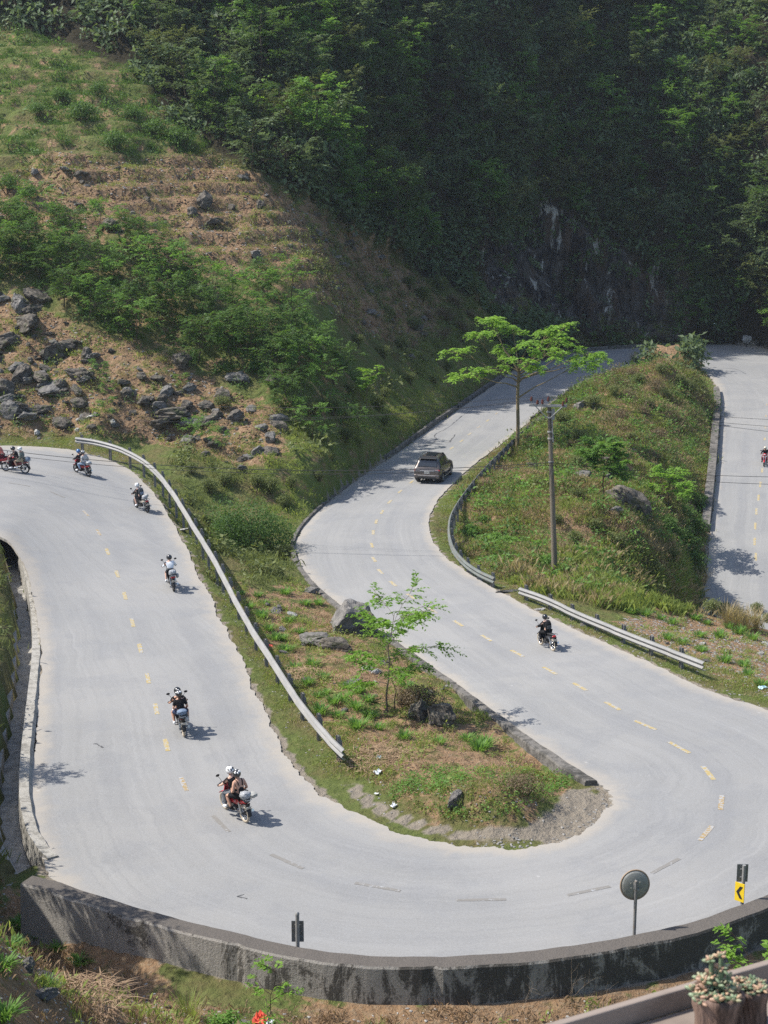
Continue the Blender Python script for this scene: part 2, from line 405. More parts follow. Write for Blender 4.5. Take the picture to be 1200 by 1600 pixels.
# road bed cut into it
road_z = np.full(X.shape, np.nan); road_w = np.zeros(X.shape); 
def raster_band(L, Rr, fn):
    for i in range(len(L) - 1):
        q = np.array([L[i][:2], Rr[i][:2], Rr[i + 1][:2], L[i + 1][:2]])
        lo, hi = q.min(0), q.max(0)
        i0, i1 = np.searchsorted(GX, lo[0]) - 1, np.searchsorted(GX, hi[0]) + 1
        j0, j1 = np.searchsorted(GY, lo[1]) - 1, np.searchsorted(GY, hi[1]) + 1
        i0 = max(i0, 0); j0 = max(j0, 0)
        xx, yy = X[j0:j1, i0:i1], Y[j0:j1, i0:i1]
        if xx.size == 0: continue
        mid = (L[i] + L[i + 1]) / 2; mir = (Rr[i] + Rr[i + 1]) / 2
        ins = inpoly(xx, yy, [tuple(p) for p in q])
        if not ins.any(): continue
        ax = mir[:2] - mid[:2]; ln = np.dot(ax, ax) + 1e-9
        u = np.clip(((xx - mid[0]) * ax[0] + (yy - mid[1]) * ax[1]) / ln, 0, 1)
        fn((slice(j0, j1), slice(i0, i1)), ins, mid[2] + (mir[2] - mid[2]) * u, u, math.sqrt(ln))
DIR = (RB - RA); DIRL = np.linalg.norm(DIR[:, :2], axis=1)[:, None]; DIR = DIR / DIRL
def clampband(a, b, w0, w1, off=0.0):
    """pull the ground to the edge's height between a and b metres beyond each side"""
    pass
WID = 2.2
def side_band(E, s, m0, m1):
    D = DIR * s; D = D.copy(); D[:, 2] = 0
    return E + D * m0, E + D * m1
def blend_side(E, s, wd, i0=0, i1=None):
    A_, B_ = side_band(E, s, -.05, wd); A_ = A_[i0:i1]; B_ = B_[i0:i1]
    acc = {}
    def fn(sl, ins, z, u, ln):
        w = 1 - sstep(.15, 1, u)
        zz = Z[sl]; new = zz * (1 - w) + (z - .035) * w
        done = DONE[sl]
        upd = ins & (w > done)
        Z0 = ZORIG[sl]
        zz[upd] = (Z0 * (1 - w) + (z - .035) * w)[upd]
        done[upd] = w[upd]
    raster_band(A_, B_, fn)
ZORIG = Z.copy(); DONE = np.zeros(X.shape)
blend_side(RA, -1, 2.2); 
iw0 = 28 * NS; iw1 = 47 * NS
blend_side(RB, 1, 2.0, 0, iw0 + 5); blend_side(RB, 1, .75, iw0 - 5, 39 * NS); blend_side(RB, 1, 1.6, 39 * NS, None)
def fn(sl, ins, z, u, ln):
    zz = Z[sl]; zz[ins] = (z - .07)[ins]
raster_band(RA + DIR * -.1 * [1, 1, 0], RB + DIR * .1 * [1, 1, 0], fn)
ROADM = np.zeros(X.shape)
def fn(sl, ins, z, u, ln): ROADM[sl][ins] = 1
raster_band(RA, RB, fn)
# drain cut
DR = [(-14,846,.5),(12,872,.1),(25,915,-.2),(34,957,-.4),(39,1003,-.5),(38,1060,-.6),(32,1112,-.65),(25,1165,-.65),(18,1222,-.65),(15,1285,-.65),(25,1340,-.7),(42,1375,-.8),(60,1402,-.95)]
DRp = crom_clean([P(a, b, z=z) for a, b, z in DR], 8, 4)
def perp(path):
    T = np.gradient(path, axis=0); T[:, 2] = 0; T /= np.linalg.norm(T, axis=1)[:, None]
    return np.stack([T[:, 1], -T[:, 0], 0 * T[:, 0]], 1)
DRn = perp(DRp)
def fn(sl, ins, z, u, ln): zz = Z[sl]; zz[ins] = (z - .32)[ins]
raster_band(DRp - DRn * .50, DRp + DRn * .45, fn)
# ground vertices; the cliff is pushed out sideways as well
gy, gx = np.gradient(Z); gx = gx / np.gradient(GX)[None, :]; gy = gy / np.gradient(GY)[:, None]
N = np.stack([-gx, -gy, np.ones_like(Z)], -1); N /= np.linalg.norm(N, axis=-1)[..., None]
cl = np.clip(mJ + mCL, 0, 1) * sstep(.9, .5, N[..., 2])
dsp = (fbm(X / 7, Y / 7 + 0, Z / 7, 5, .55) * 1.5 + np.abs(fbm(X / 2.2, 0 * X, Z / 7, 4, .6)) * 1.5 + fbm(X / 5, 3, Z / .9, 3) * .35 * mCL) * cl
V = np.stack([X, Y, Z], -1) + N * dsp[..., None]
ny, nx = X.shape
idx = np.arange(nx * ny).reshape(ny, nx)
Fg = np.stack([idx[:-1, :-1], idx[:-1, 1:], idx[1:, 1:], idx[1:, :-1]], -1).reshape(-1, 4)
Vg = V.reshape(-1, 3)
me = npmesh('ground', Vg, Fg, smooth=True)
CREST = zone([(930,600),(1000,562),(1070,558),(1090,620),(1060,680),(990,690),(950,650)], [(820,700),(900,720),(960,800),(900,820),(830,770)])
soil = np.clip(.45 * CREST + mB * .72 + mR * .68 + mG * .85 + mF * .75 + mI * .60 + mM * .50 + mS * .35 + mT * .30 + mE * .42, 0, 1)
for q_, ww, rr0 in ((P(1010,600,z=0), 0, 1),): pass
rock = np.clip(mCL * (1.05 + .9 * fbm(X / 4, Z / 5, 3, 3)) + .35 * mJ * sstep(.6, .3, N[..., 2]) + .22 * mR + .16 * mB + .12 * mM, 0, 1)
moss = np.clip(mE * .62 + mT * .35 + mM * .2, 0, 1)
# packed dirt path round the island's tip
dirt = np.zeros_like(X)
for a, b, r in [(c_[0], c_[1], .30 if c_[0] < 850 else .62) for c_ in crom([(548,1228),(570,1246),(605,1268),(650,1287),(710,1301),(770,1307),(830,1303),(868,1286),(893,1262),(905,1238),(925,1262),(900,1292),(860,1305)], 8)] :
    q = P(a, b, z=.05); dirt = np.maximum(dirt, np.exp(-((X - q[0]) ** 2 + (Y - q[1]) ** 2) / (r * r * .6)))
EDGEN = np.zeros_like(X)
def fn(sl, ins, z, u, ln): EDGEN[sl][ins] = np.maximum(EDGEN[sl][ins], (1 - u)[ins])
raster_band(RA, RA - DIR * [.55, .55, 0], fn); raster_band(RB, RB + DIR * [.55, .55, 0], fn)
TIPG = inpoly(PXg, PYg, [(540,1225),(862,1280),(862,1350),(640,1350),(520,1270)]) & (Y < 60)
dirt = np.maximum(dirt, .95 * np.maximum(sstep(.15, .8, EDGEN) * (1 - .75 * blur(TIPG, 2)), ROADM * (1 - TIPG)))
ca = me.attributes.new('zone', 'FLOAT_COLOR', 'POINT')
ca.data.foreach_set('color', np.stack([soil, rock, moss, dirt], -1).reshape(-1).astype(np.float32))
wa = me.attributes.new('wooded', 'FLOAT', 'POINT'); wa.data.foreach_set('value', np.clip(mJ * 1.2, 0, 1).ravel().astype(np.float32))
BV = BVHTree.FromPolygons([tuple(v) for v in Vg.tolist()], Fg.tolist())

t = NT('ground_soil_and_grass'); co = t.coord()
zn = t.n.new('ShaderNodeAttribute'); zn.attribute_name = 'zone'; wood = t.attr('wooded')
sp = t.sep(zn.outputs['Color']); n1 = t.noise(co, .35, 6, .62); n2 = t.noise(co, 2.3, 6, .65); n3 = t.noise(co, 9, 5, .7)
grass = t.mix(n2, (.050, .078, .020), (.16, .18, .058)); grass = t.mix(t.ramp(n1, .42, .62), grass, (.13, .115, .05))
soilc = t.mix(n2, (.15, .095, .055), (.35, .225, .13)); soilc = t.mix(t.ramp(n3, .45, .75), soilc, (.30, .235, .16))
rockc = t.mix(t.ramp(t.noise(t.mapping(co, (1, 1, .45)), .9, 9, .78), .36, .66), (.012, .011, .010), (.105, .093, .080))
rockc = t.mix(t.math('MULTIPLY', t.ramp(t.noise(t.mapping(co, (1, 1, .5)), .30, 5, .6), .48, .62), .7), rockc, (.085, .056, .036))
rockc = t.mix(t.ramp(t.noise(t.mapping(co, (1.6, 1.6, .10)), .8, 6, .65), .50, .62), rockc, (.018, .017, .018))
rockc = t.mix(t.ramp(t.noise(t.mapping(co, (1.3, 1.3, .16)), .7, 7, .7), .57, .64), rockc, (.34, .32, .28))
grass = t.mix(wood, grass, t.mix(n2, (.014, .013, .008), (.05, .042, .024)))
f = t.ramp(t.math('ADD', sp[0], t.math('MULTIPLY', t.math('SUBTRACT', t.noise(co, .9, 7, .68), .5), 2.4)), .38, .62)
col = t.mix(f, grass, soilc)
mossc = t.mix(n2, (.06, .095, .02), (.17, .21, .05))
col = t.mix(t.math('MULTIPLY', t.ramp(t.math('ADD', sp[2], t.math('MULTIPLY', t.math('SUBTRACT', n2, .5), 1.6)), .35, .75), .85), col, mossc)
col = t.mix(t.ramp(t.math('ADD', sp[1], t.math('MULTIPLY', t.math('SUBTRACT', n2, .5), .9)), .42, .6), col, rockc)
dirtc = t.mix(n3, (.19, .16, .125), (.29, .255, .205))
col = t.mix(t.ramp(t.math('ADD', zn.outputs['Alpha'], t.math('MULTIPLY', t.math('SUBTRACT', n2, .5), .6)), .35, .6), col, dirtc)
t.bump(t.math('ADD', t.math('MULTIPLY', n2, 1.6), t.math('ADD', n3, t.math('MULTIPLY', t.voro(co, 3.5), .8))), 1.0, .11)
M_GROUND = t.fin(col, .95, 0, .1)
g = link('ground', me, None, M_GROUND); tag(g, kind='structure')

def hit(px, py):
    r = Vector(ray(px, py)).normalized()
    h = BV.ray_cast(Vector(CAM), r, 1000)
    return h[0]
def down(x, y):
    h = BV.ray_cast(Vector((x, y, 200)), Vector((0, 0, -1)), 400)
    return h[0], h[1]
def hits(px, py, rz=None):
    h = hit(px, py)
    return h if h is not None else Vector(P(px, py, z=0))

# ------------------------------------------------------------------ asphalt
NC = 14
us = np.linspace(0, 1, NC + 1)
jag = lambda s, k: fbm(RLEN / .9 + k, RLEN * 0 + k, 0, 3, .6) * .22
LA = RA - DIR * (.12 + jag(0, 3))[:, None] * [1, 1, 0]; LB = RB + DIR * (.10 + jag(0, 31))[:, None] * [1, 1, 0]
# resample denser along
k4 = 6
def dens(Q):
    n = len(Q); ti = np.linspace(0, n - 1, (n - 1) * k4 + 1); return np.stack([np.interp(ti, np.arange(n), Q[:, c]) for c in range(3)], 1)
A4, B4, L4 = dens(RA), dens(RB), np.interp(np.linspace(0, len(RLEN) - 1, (len(RLEN) - 1) * k4 + 1), np.arange(len(RLEN)), RLEN)
D4 = dens(DIR) * [1, 1, 0]; D4 /= np.linalg.norm(D4, axis=1)[:, None]
A4 = A4 - D4 * (.1 + (fbm(L4 / 1.9, 3.3, 0, 4, .5) * .15 + fbm(L4 / .35, 9.3, 0, 2) * .06))[:, None]; B4 = B4 + D4 * (.1 + (fbm(L4 / 1.9, 33.3, 0, 4, .5) * .22 + fbm(L4 / .35, 39.3, 0, 2) * .07))[:, None]
RV = A4[:, None, :] * (1 - us[None, :, None]) + B4[:, None, :] * us[None, :, None]
RV[..., 2] += .03 * 4 * us * (1 - us)
RV[..., 2] -= .0
nr = len(A4); ii = np.arange(nr * (NC + 1)).reshape(nr, NC + 1)
Fr = np.stack([ii[:-1, :-1], ii[1:, :-1], ii[1:, 1:], ii[:-1, 1:]], -1).reshape(-1, 4)
# small skirt down so that the edge has thickness
sk = RV.reshape(-1, 3); ea = sk[ii[:, 0]] - [0, 0, .12]; eb = sk[ii[:, -1]] - [0, 0, .12]
ka = len(sk) + np.arange(nr); kb = ka[-1] + 1 + np.arange(nr)
Vr = np.vstack([sk, ea, eb])
Fr = np.vstack([Fr, np.stack([ii[:-1, 0], ka[:-1], ka[1:], ii[1:, 0]], -1), np.stack([ii[:-1, -1], ii[1:, -1], kb[1:], kb[:-1]], -1)])
me = npmesh('road', Vr, Fr, smooth=False)
uv = me.uv_layers.new(name='along')
lv = np.empty(len(me.loops), dtype=np.int32); me.loops.foreach_get('vertex_index', lv)
wd = np.linalg.norm(B4 - A4, axis=1)
U = np.concatenate([(us[None, :] * wd[:, None]).ravel(), np.zeros(nr), wd]); Vv = np.concatenate([np.repeat(L4, NC + 1), L4, L4])
UN = np.concatenate([np.tile(us, nr), np.zeros(nr), np.ones(nr)])
uv.data.foreach_set('uv', np.stack([U, Vv], 1)[lv].ravel().astype(np.float32))
at = me.attributes.new('across', 'FLOAT', 'POINT'); at.data.foreach_set('value', UN.astype(np.float32))
t = NT('worn_asphalt'); co = t.coord(); uvn = t.coord('UV')
un = t.attr('across')
st = t.noise(t.mapping(uvn, (1.6, .05, 1)), 1.0, 5, .6); st2 = t.noise(t.mapping(uvn, (6, .12, 1)), 1.0, 4, .6)
pn = t.noise(co, .16, 4, .55); fnn = t.noise(co, 26, 4, .75); mn = t.noise(co, 1.6, 5, .6)
lane = t.n.new('ShaderNodeMath'); lane.operation = 'SINE'; t.put(lane.inputs[0], t.math('MULTIPLY', un, 25.13))
trk = t.math('MULTIPLY', t.ramp(lane.outputs[0], -.2, 1), t.ramp(t.noise(t.mapping(uvn, (.3, .03, 1)), 1, 3), .35, .6))
col = t.mix(st, (.186, .184, .178), (.262, .258, .249))
col = t.mix(t.math('MULTIPLY', trk, .48), col, (.17, .172, .178))
col = t.mix(t.ramp(t.noise(t.mapping(uvn, (.5, .10, 1)), 1, 6, .7), .56, .70, 0, .45), col, (.165, .165, .168))
col = t.mix(t.math('MULTIPLY', t.ramp(pn, .42, .62), .55), col, (.27, .262, .247))
col = t.mix(t.math('MULTIPLY', t.ramp(t.noise(co, .45, 5, .65), .50, .62), .38), col, (.178, .18, .185))
col = t.mix(t.math('MULTIPLY', t.ramp(st2, .45, .75), .34), col, (.160, .160, .161))
col = t.mix(t.math('MULTIPLY', t.ramp(t.noise(t.mapping(uvn, (3.2, .07, 1)), 1.3, 5, .7), .52, .72), .28), col, (.315, .311, .30))
edge = t.math('MINIMUM', un, t.math('SUBTRACT', 1.0, un))
col = t.mix(t.math('MULTIPLY', t.ramp(t.math('ADD', edge, t.math('MULTIPLY', t.math('SUBTRACT', mn, .5), .12)), .10, .0), .75), col, (.34, .30, .245))
col = t.mix(t.math('MULTIPLY', t.ramp(mn, .35, .65), .14), col, (.24, .245, .25))
col = t.mix(t.math('MULTIPLY', t.ramp(fnn, .35, .75), .34), col, (.36, .36, .355))
col = t.mix(t.ramp(t.voro(co, .55), .035, .02, 0, .35), col, (.45, .44, .42))
t.bump(t.math('ADD', fnn, t.math('MULTIPLY', t.noise(co, 90, 2), .6)), .25, .012)
M_ROAD = t.fin(col, .88, 0, .25)
road = link('road', me, None, M_ROAD); tag(road, kind='structure')
BR = BVHTree.FromPolygons([tuple(v) for v in Vr.tolist()], Fr.tolist())
def rhit(px, py):
    h = BR.ray_cast(Vector(CAM), Vector(ray(px, py)).normalized(), 1000)
    return h[0]
def rdown(x, y, z=5.0):
    h = BR.ray_cast(Vector((x, y, z)), Vector((0, 0, -1)), 60)
    return h[0]
# ------------------------------------------------------------------ materials of built things
def concrete(name, lo, hi, dark, patch=.5, vert=True):
    t = NT(name); co = t.coord()
    a = t.noise(t.mapping(co, (1.0, 1.0, .45 if vert else 1)), 1.1, 10, .78, .5); b = t.noise(t.mapping(co, (4, 4, .28 if vert else 3)), 1.0, 5, .65); c = t.noise(co, 22, 4, .7)
    col = t.mix(c, lo, hi)
    col = t.mix(t.math('MULTIPLY', t.ramp(b, .45, .62), .55), col, dark)
    col = t.mix(t.math('MULTIPLY', t.ramp(a, patch - .05, patch + .08), .75), col, tuple(x * .7 for x in dark))
    col = t.mix(t.math('MULTIPLY', t.ramp(t.noise(co, 3.2, 6, .7), .60, .68), .6), col, (.20, .185, .165))
    t.bump(t.math('ADD', t.noise(co, 14, 6, .75), t.math('MULTIPLY', a, 2)), .9, .03)
    return t.fin(col, .93, 0, .15)
M_WALL = concrete('stained_concrete', (.17, .16, .145), (.30, .285, .26), (.075, .072, .066), .52)
M_KERB = concrete('old_kerb_concrete', (.12, .11, .10), (.22, .205, .185), (.05, .05, .045), .52, False)
M_DRAIN = concrete('pale_drain_concrete', (.27, .255, .225), (.42, .40, .36), (.15, .14, .12), .60, False)
M_STEEL = pm('galvanised_steel', (.245, .242, .233), .6, .1, .3, 1.3, .05, .4, dirt=(.30, .28, .25))
M_STEELD = pm('grimy_green_steel', (.14, .155, .145), .6, .1, .35, 2, .05, .3, dirt=(.16, .12, .09))  # darker rail steel: the beam's shaded back is put into the colour
M_POST = pm('weathered_post_steel', (.20, .195, .185), .7, .1, .25, 8, .1, .3, dirt=(.20, .14, .09))
M_GREY = pm('grey_sign_back', (.20, .21, .215), .5, .5, .15, 5, 0, .4, dirt=(.12, .12, .11))

t = NT('black_stained_wall'); co = t.coord()
a = t.noise(t.mapping(co, (1, 1, .55)), 1.25, 9, .74, .8); b = t.noise(t.mapping(co, (5, 5, .25)), 1.0, 6, .7); c = t.noise(co, 18, 5, .75); d = t.noise(t.mapping(co, (1, 1, .8)), .23, 3, .5)
col = t.mix(c, (.20, .185, .165), (.36, .335, .30))
dk = t.mix(c, (.045, .042, .037), (.115, .105, .092))
f = t.math('ADD', t.math('MULTIPLY', a, 1.0), t.math('ADD', t.math('MULTIPLY', t.math('SUBTRACT', b, .5), .35), t.math('MULTIPLY', t.math('SUBTRACT', c, .5), .25)))
sepx = t.n.new('ShaderNodeSeparateXYZ'); t.put(sepx.inputs[0], co)
f = t.math('ADD', f, t.math('MULTIPLY', sepx.outputs[0], .010))  # dark cover grows along x: shade of the right part put into the colour
col = t.mix(t.ramp(f, .46, .55), col, dk)
col = t.mix(t.math('MULTIPLY', t.ramp(t.noise(co, 30, 3, .7), .60, .66), .45), col, (.30, .29, .26))
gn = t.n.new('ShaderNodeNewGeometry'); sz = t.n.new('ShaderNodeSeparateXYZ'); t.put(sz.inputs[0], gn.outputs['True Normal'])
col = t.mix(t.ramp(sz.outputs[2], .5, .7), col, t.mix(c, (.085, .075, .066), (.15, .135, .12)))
t.bump(t.math('ADD', t.math('MULTIPLY', c, .8), t.math('ADD', b, a)), 1.0, .03); M_WALLS = t.fin(col, .93, 0, .12)
def wallmesh(name, path, inner, th, hgt, base, mat, label, group=None, jag=.03, batter=.06, step=.22, joints=None):
    """long low wall: path is its road-side top edge, inner the unit vectors towards its outer side"""
    L = np.concatenate([[0], np.cumsum(np.linalg.norm(np.diff(path, axis=0), axis=1))])
    s = np.arange(0, L[-1], step); Q = np.stack([np.interp(s, L, path[:, k]) for k in range(3)], 1); Nn = np.stack([np.interp(s, L, inner[:, k]) for k in range(3)], 1)
    Nn /= np.linalg.norm(Nn, axis=1)[:, None]
    z = Q[:, 2] + fbm(s / 1.3, 4.2, 0, 4, .6) * jag
    w = th + fbm(s / .9, 8.1, 0, 4) * jag
    rs = []
    for i in range(len(s)):
        p, n = Q[i], Nn[i]; a = fbm(s[i] / .5, 1.7) * jag; gl = 0
        if joints: 
            if min(abs(s[i] - j) for j in joints) < step * .51: gl = .05
        zt = z[i]; zb = base if np.isscalar(base) else base[min(int(i * len(base) / len(s)), len(base) - 1)]
        bz = zb if np.isscalar(base) else zb
        o = p + n * (w[i] - gl + a * .3); pts = []
        k = 5
        pts.append((p[0], p[1], p[2] - hgt)); pts.append((p[0] + n[0] * a * .3, p[1] + n[1] * a * .3, zt - .04)); pts.append((p[0] + n[0] * .03, p[1] + n[1] * .03, zt))
        pts.append((o[0] - n[0] * .03, o[1] - n[1] * .03, zt + a * .2)); pts.append((o[0], o[1], zt - .05))
        for q in range(1, k + 1):
            f = q / k; d = f * (zt - bz) * batter + fbm(s[i] / .7, f * 5) * jag * .6 * f
            pts.append((o[0] + n[0] * d, o[1] + n[1] * d, zt + (bz - zt) * f))
        rs.append([Vector(q) for q in pts])
    mb = MB(); mb.rings(rs, True, True, False)
    o = mb.obj(name, mat); tag(o, label, 'wall', group); return o

W1 = [(52,1367),(85,1375),(120,1387),(180,1406),(250,1426),(350,1453),(460,1477),(530,1488),(600,1493),(680,1494),(740,1492),(850,1482),(920,1473),(1000,1459),(1100,1434),(1160,1412),(1200,1396),(1270,1362),(1340,1310),(1390,1240)]
w1 = crom_clean([P(a, b, z=.8) for a, b in W1], 8, 3)
w1n = perp(w1); w1n *= np.sign((w1n * (CAM - w1)).sum(1))[:, None]
wallmesh('retaining_wall', w1, w1n, .50, .9, -3.8, M_WALLS, 'long curved stained concrete retaining wall below the hairpin bend', jag=.028, joints=(2.05, 6.2, 10.4, 14.5, 18.7))
def edgewall(name, E, s, i0, i1, off, th, h, drop, label, jag=.032, mat=M_KERB):
    e = E[i0:i1] + (DIR[i0:i1] * s * [1, 1, 0]) * off; e = e.copy(); base = e[:, 2] - drop; e[:, 2] += h
    n = DIR[i0:i1] * s * [1, 1, 0]; n = n / np.linalg.norm(n, axis=1)[:, None]
    return wallmesh(name, e, n, th, h + .15, base, mat, label, 'low concrete roadside walls', jag)
edgewall('low_wall', RB, 1, 27 * NS - 2, 41 * NS - 3, .12, .36, .13, 1.2, 'low crumbling concrete wall between the upper road and the island')
edgewall('low_wall', RB, 1, 41 * NS + 6, 45 * NS + 4, .12, .36, .36, .8, 'low concrete wall at the foot of the mossy bank beyond the car')
edgewall('low_wall', RA, -1, 43 * NS - 6, 46 * NS + 4, .25, .35, .42, .9, 'low grey wall behind the power pole along the mound')
edgewall('low_wall', RB, 1, 46 * NS - 2, 49 * NS + 8, .3, .3, .35, .6, 'thin low wall round the outside of the far bend')
edgewall('low_wall', RA, -1, 52 * NS + 6, 56 * NS + 8, .12, .6, .5, 1.0, 'thick low wall between the mound and the descending road')

# ------------------------------------------------------------------ guardrails
def guardrail(pts, label, mat=M_STEEL, flip=1, dsp=2.0, endpost=True):
    path = crom_clean([P(a, b, z=z + .75) for a, b, z in pts], 8, 2)
    L = np.concatenate([[0], np.cumsum(np.linalg.norm(np.diff(path, axis=0), axis=1))])
    n = perp(path) * flip     # towards the posts
    root = empty('guardrail', (path[0][0], path[0][1], path[0][2] - .75)); tag(root, label, 'guardrail', 'guardrails along the road')
    s = np.arange(0, L[-1], .4)
    s = np.append(s, L[-1])
    Q = np.stack([np.interp(s, L, path[:, k]) for k in range(3)], 1); Nn = np.stack([np.interp(s, L, n[:, k]) for k in range(3)], 1); Nn /= np.linalg.norm(Nn, axis=1)[:, None]
    prof = [(0, .02), (-.0, 0), (-.05, -.03), (-.08, -.07), (-.05, -.115), (0, -.155), (-.05, -.195), (-.08, -.24), (-.05, -.28), (0, -.31), (0, -.33)]
    rs = []
    for i in range(len(s)):
        w = .012 * math.sin(s[i] * .53) + .010 * ((s[i] % 4.0) / 4.0 - .5)
        f = [Vector(Q[i] + Nn[i] * (a + w) + [0, 0, b + w]) for a, b in prof]; bk = [Vector(Q[i] + Nn[i] * (a + w + .022) + [0, 0, b + w]) for a, b in reversed(prof)]
        rs.append([p - root.location for p in f + bk])
    mb = MB(); mb.rings(rs, True, True, False); mb.obj('beam', mat, root)
    proto = None
    for k, ss in enumerate(np.arange(.35, L[-1], dsp)):
        p = np.array([np.interp(ss, L, path[:, j]) for j in range(3)]); nn = np.array([np.interp(ss, L, n[:, j]) for j in range(3)])
        q = p + nn * .11
        if proto is None:
            mb = MB(); c = .065
            mb.box((0, 0, -.62), (.14, .012, 1.5)); mb.box((-.064, 0, -.62), (.012, .11, 1.5)); mb.box((.064, 0, -.62), (.012, .11, 1.5)); mb.box((0, -.055, -.15), (.10, .10, .22))
            proto = mb.obj('post', M_POST, root); o = proto
        else:
            o = proto.copy(); COL.objects.link(o); o.parent = root
        o.location = Vector(q) - root.location + Vector((0, 0, .04)); o.rotation_euler = (RNG.normal() * .02, RNG.normal() * .02, math.atan2(-nn[0], nn[1]) + math.pi)
    return root
guardrail([(118,683,1.45),(150,688,1.35),(190,700,1.15),(225,718,1.0),(247,737,.85),(266,762,.7),(290,798,.5),(315,838,.4),(345,890,.25),(375,945,.1),(400,990,0),(430,1035,0),(460,1080,0),(490,1120,0),(515,1150,0),(537,1172,0)],
          'long pale guardrail running down the left road beside the island', flip=-1, dsp=2.0)
guardrail([(843,651,-2),(820,670,-1.95),(790,698,-1.9),(760,728,-1.85),(735,757,-1.75),(712,790,-1.65),(702,815,-1.55),(705,845,-1.5),(720,870,-1.4),(745,890,-1.3),(772,903,-1.2)],
          'curved guardrail on closely spaced posts round the foot of the mound', M_STEELD, flip=-1, dsp=1.7)
guardrail([(812,918,-1.1),(850,932,-1.0),(900,955,-.85),(950,975,-.7),(1000,995,-.55),(1050,1015,-.4),(1100,1035,-.25)],
          'straight guardrail on the right road behind the lone black rider', flip=-1, dsp=2.0)
guardrail([(1188,527,-2.5),(1215,536,-2.6),(1260,552,-2.8)], 'short white guardrail end at the far bend by the pale boulder', flip=1)

# ------------------------------------------------------------------ drain
rim = np.interp(np.linspace(0, 1, len(DRp)), [0, .1, .3, 1], [1.4, .95, .30, .05])
rs = []
for i in range(len(DRp)):
    p, n = DRp[i], DRn[i]; j = fbm(i / 3.1, 7.7) * .02; r = max(rim[i] - p[2], .35)
    f = lambda a, b: Vector((p[0] + n[0] * a, p[1] + n[1] * a, p[2] + b))
    rs.append([f(.95, -.5), f(.85, .50 + j), f(.46, .45 + j), f(.30, .42 + j), f(.27, .02), f(0, 0), f(-.25, .02), f(-.30, r + j), f(-.58 - j, r + j), f(-.66, r - .15), f(-.66, -.4)])
mb = MB(); mb.rings(rs, True, True, False); o = mb.obj('drain_channel', M_DRAIN); tag(o, 'pale concrete drainage channel along the left edge of the road', 'drain')

# ------------------------------------------------------------------ markings
def paint(name, c, cover):
    t = NT(name); co = t.coord(); n = t.noise(co, 9, 5, .75)
    return t.fin(t.mix(t.ramp(n, cover - .05, cover + .05), c, (.33, .335, .34)), .85, 0, .2)
M_YEL = paint('worn_yellow_paint', (.36, .28, .125), .53); M_YEL2 = paint('faded_yellow_paint', (.30, .22, .11), .50); M_DK = paint('darkened_paint', (.20, .19, .175), .60)
RCz = RC.copy()
def tangent_at(p, bias=None):
    d = (RC[:, 0] - p[0]) ** 2 + (RC[:, 1] - p[1]) ** 2 + (RC[:, 2] - p[2]) ** 2 * 9
    i = int(np.argmin(d)); i = min(max(i, 1), len(RC) - 2)
    v = Vector(RC[i + 1] - RC[i - 1]); v.z = 0; return v.normalized()
DASH = [(30,757,2),(90,773,2),(134,802,1),(154,832,1),(168,862,0),(183,897,0),(195,931,0),(207,973,0),(219,1013,0),(231,1060,0),(244,1108,0),(260,1164,0),(287,1225,1),(345,1287,2),(448,1346,2),(590,1386,2),(752,1406,2),(920,1392,2),(1040,1353,2),(1103,1302,1),(1127,1254,1),(1107,1208,0),(1061,1168,0),(1008,1133,0),(957,1103,0),(906,1073,0),(859,1048,0),(808,1021,0),(760,997,0),(716,974,0),(676,954,1),(642,932,0),(614,912,0),(594,893,0),(584,874,0),(581,852,0),(583,832,0),(588,815,0),(597,800,0),(609,784,0),(625,768,0),(643,753,0),(706,700,0),(721,689,0),(734,678,0),(748,667,1),(762,657,0),(776,646,1),(789,635,1),
        (1198,632,1),(1197,650,1),(1196,668,1),(1195,686,0),(1191,735,0),(1188,757,0),(1185,778,0),(1182,799,0),(1180,822,0),(1179,846,0),(1181,870,0)]
for k, (a, b, w) in enumerate(DASH):
    h = rhit(a, b)
    if h is None: continue
    T = tangent_at(h); S = Vector((-T.y, T.x, 0)); ln = (.52, .52, .60)[w]; hw = (.075, .07, .06)[w]
    V = []; n = 6
    for i in range(n + 1):
        for sgn in (-1, 1):
            q = h + T * (ln * (2 * i / n - 1)) + S * sgn * (hw + random.uniform(-.008, .008))
            r = rdown(q.x, q.y, h.z + 1.0)
            V.append((q.x, q.y, (r.z if r else h.z) + .006))
    m = MB(); m.add(V, [(2 * i, 2 * i + 1, 2 * i + 3, 2 * i + 2) for i in range(n)], False)
    o = m.obj('road_marking', (M_YEL, M_YEL2, M_DK)[w]); tag(o, kind='structure')
M_TAR = pm('dark_crack', (.075, .075, .078), .8, 0, .3, 6)
def crack(pts, w, name='road_crack'):
    pts = [tuple(q) for q in (rhit(a, b) for a, b in pts) if q is not None]
    if len(pts) < 3: print('crack off road'); return
    pts = crom(pts, 6); m = MB(); V = []
    for i, p in enumerate(pts):
        T = Vector(pts[min(i + 1, len(pts) - 1)] - pts[max(i - 1, 0)]).normalized(); S = Vector((-T.y, T.x, 0)); j = Vector((random.uniform(-1, 1), random.uniform(-1, 1), 0)) * w * .8
        ww = w * random.uniform(.25, 1)
        for sgn in (-1, 1): V.append(Vector(p) + j + S * sgn * ww + Vector((0, 0, .005)))
    m.add(V, [(2 * i, 2 * i + 1, 2 * i + 3, 2 * i + 2) for i in range(len(pts) - 1)], False); o = m.obj(name, M_TAR); tag(o, kind='structure')
crack([(722,650),(710,660),(697,670),(683,677),(679,682),(682,686),(676,693),(668,697)], .05); crack([(711,679),(708,684),(704,688),(703,691),(695,692)], .06); crack([(660,697),(668,696),(678,697)], .12)
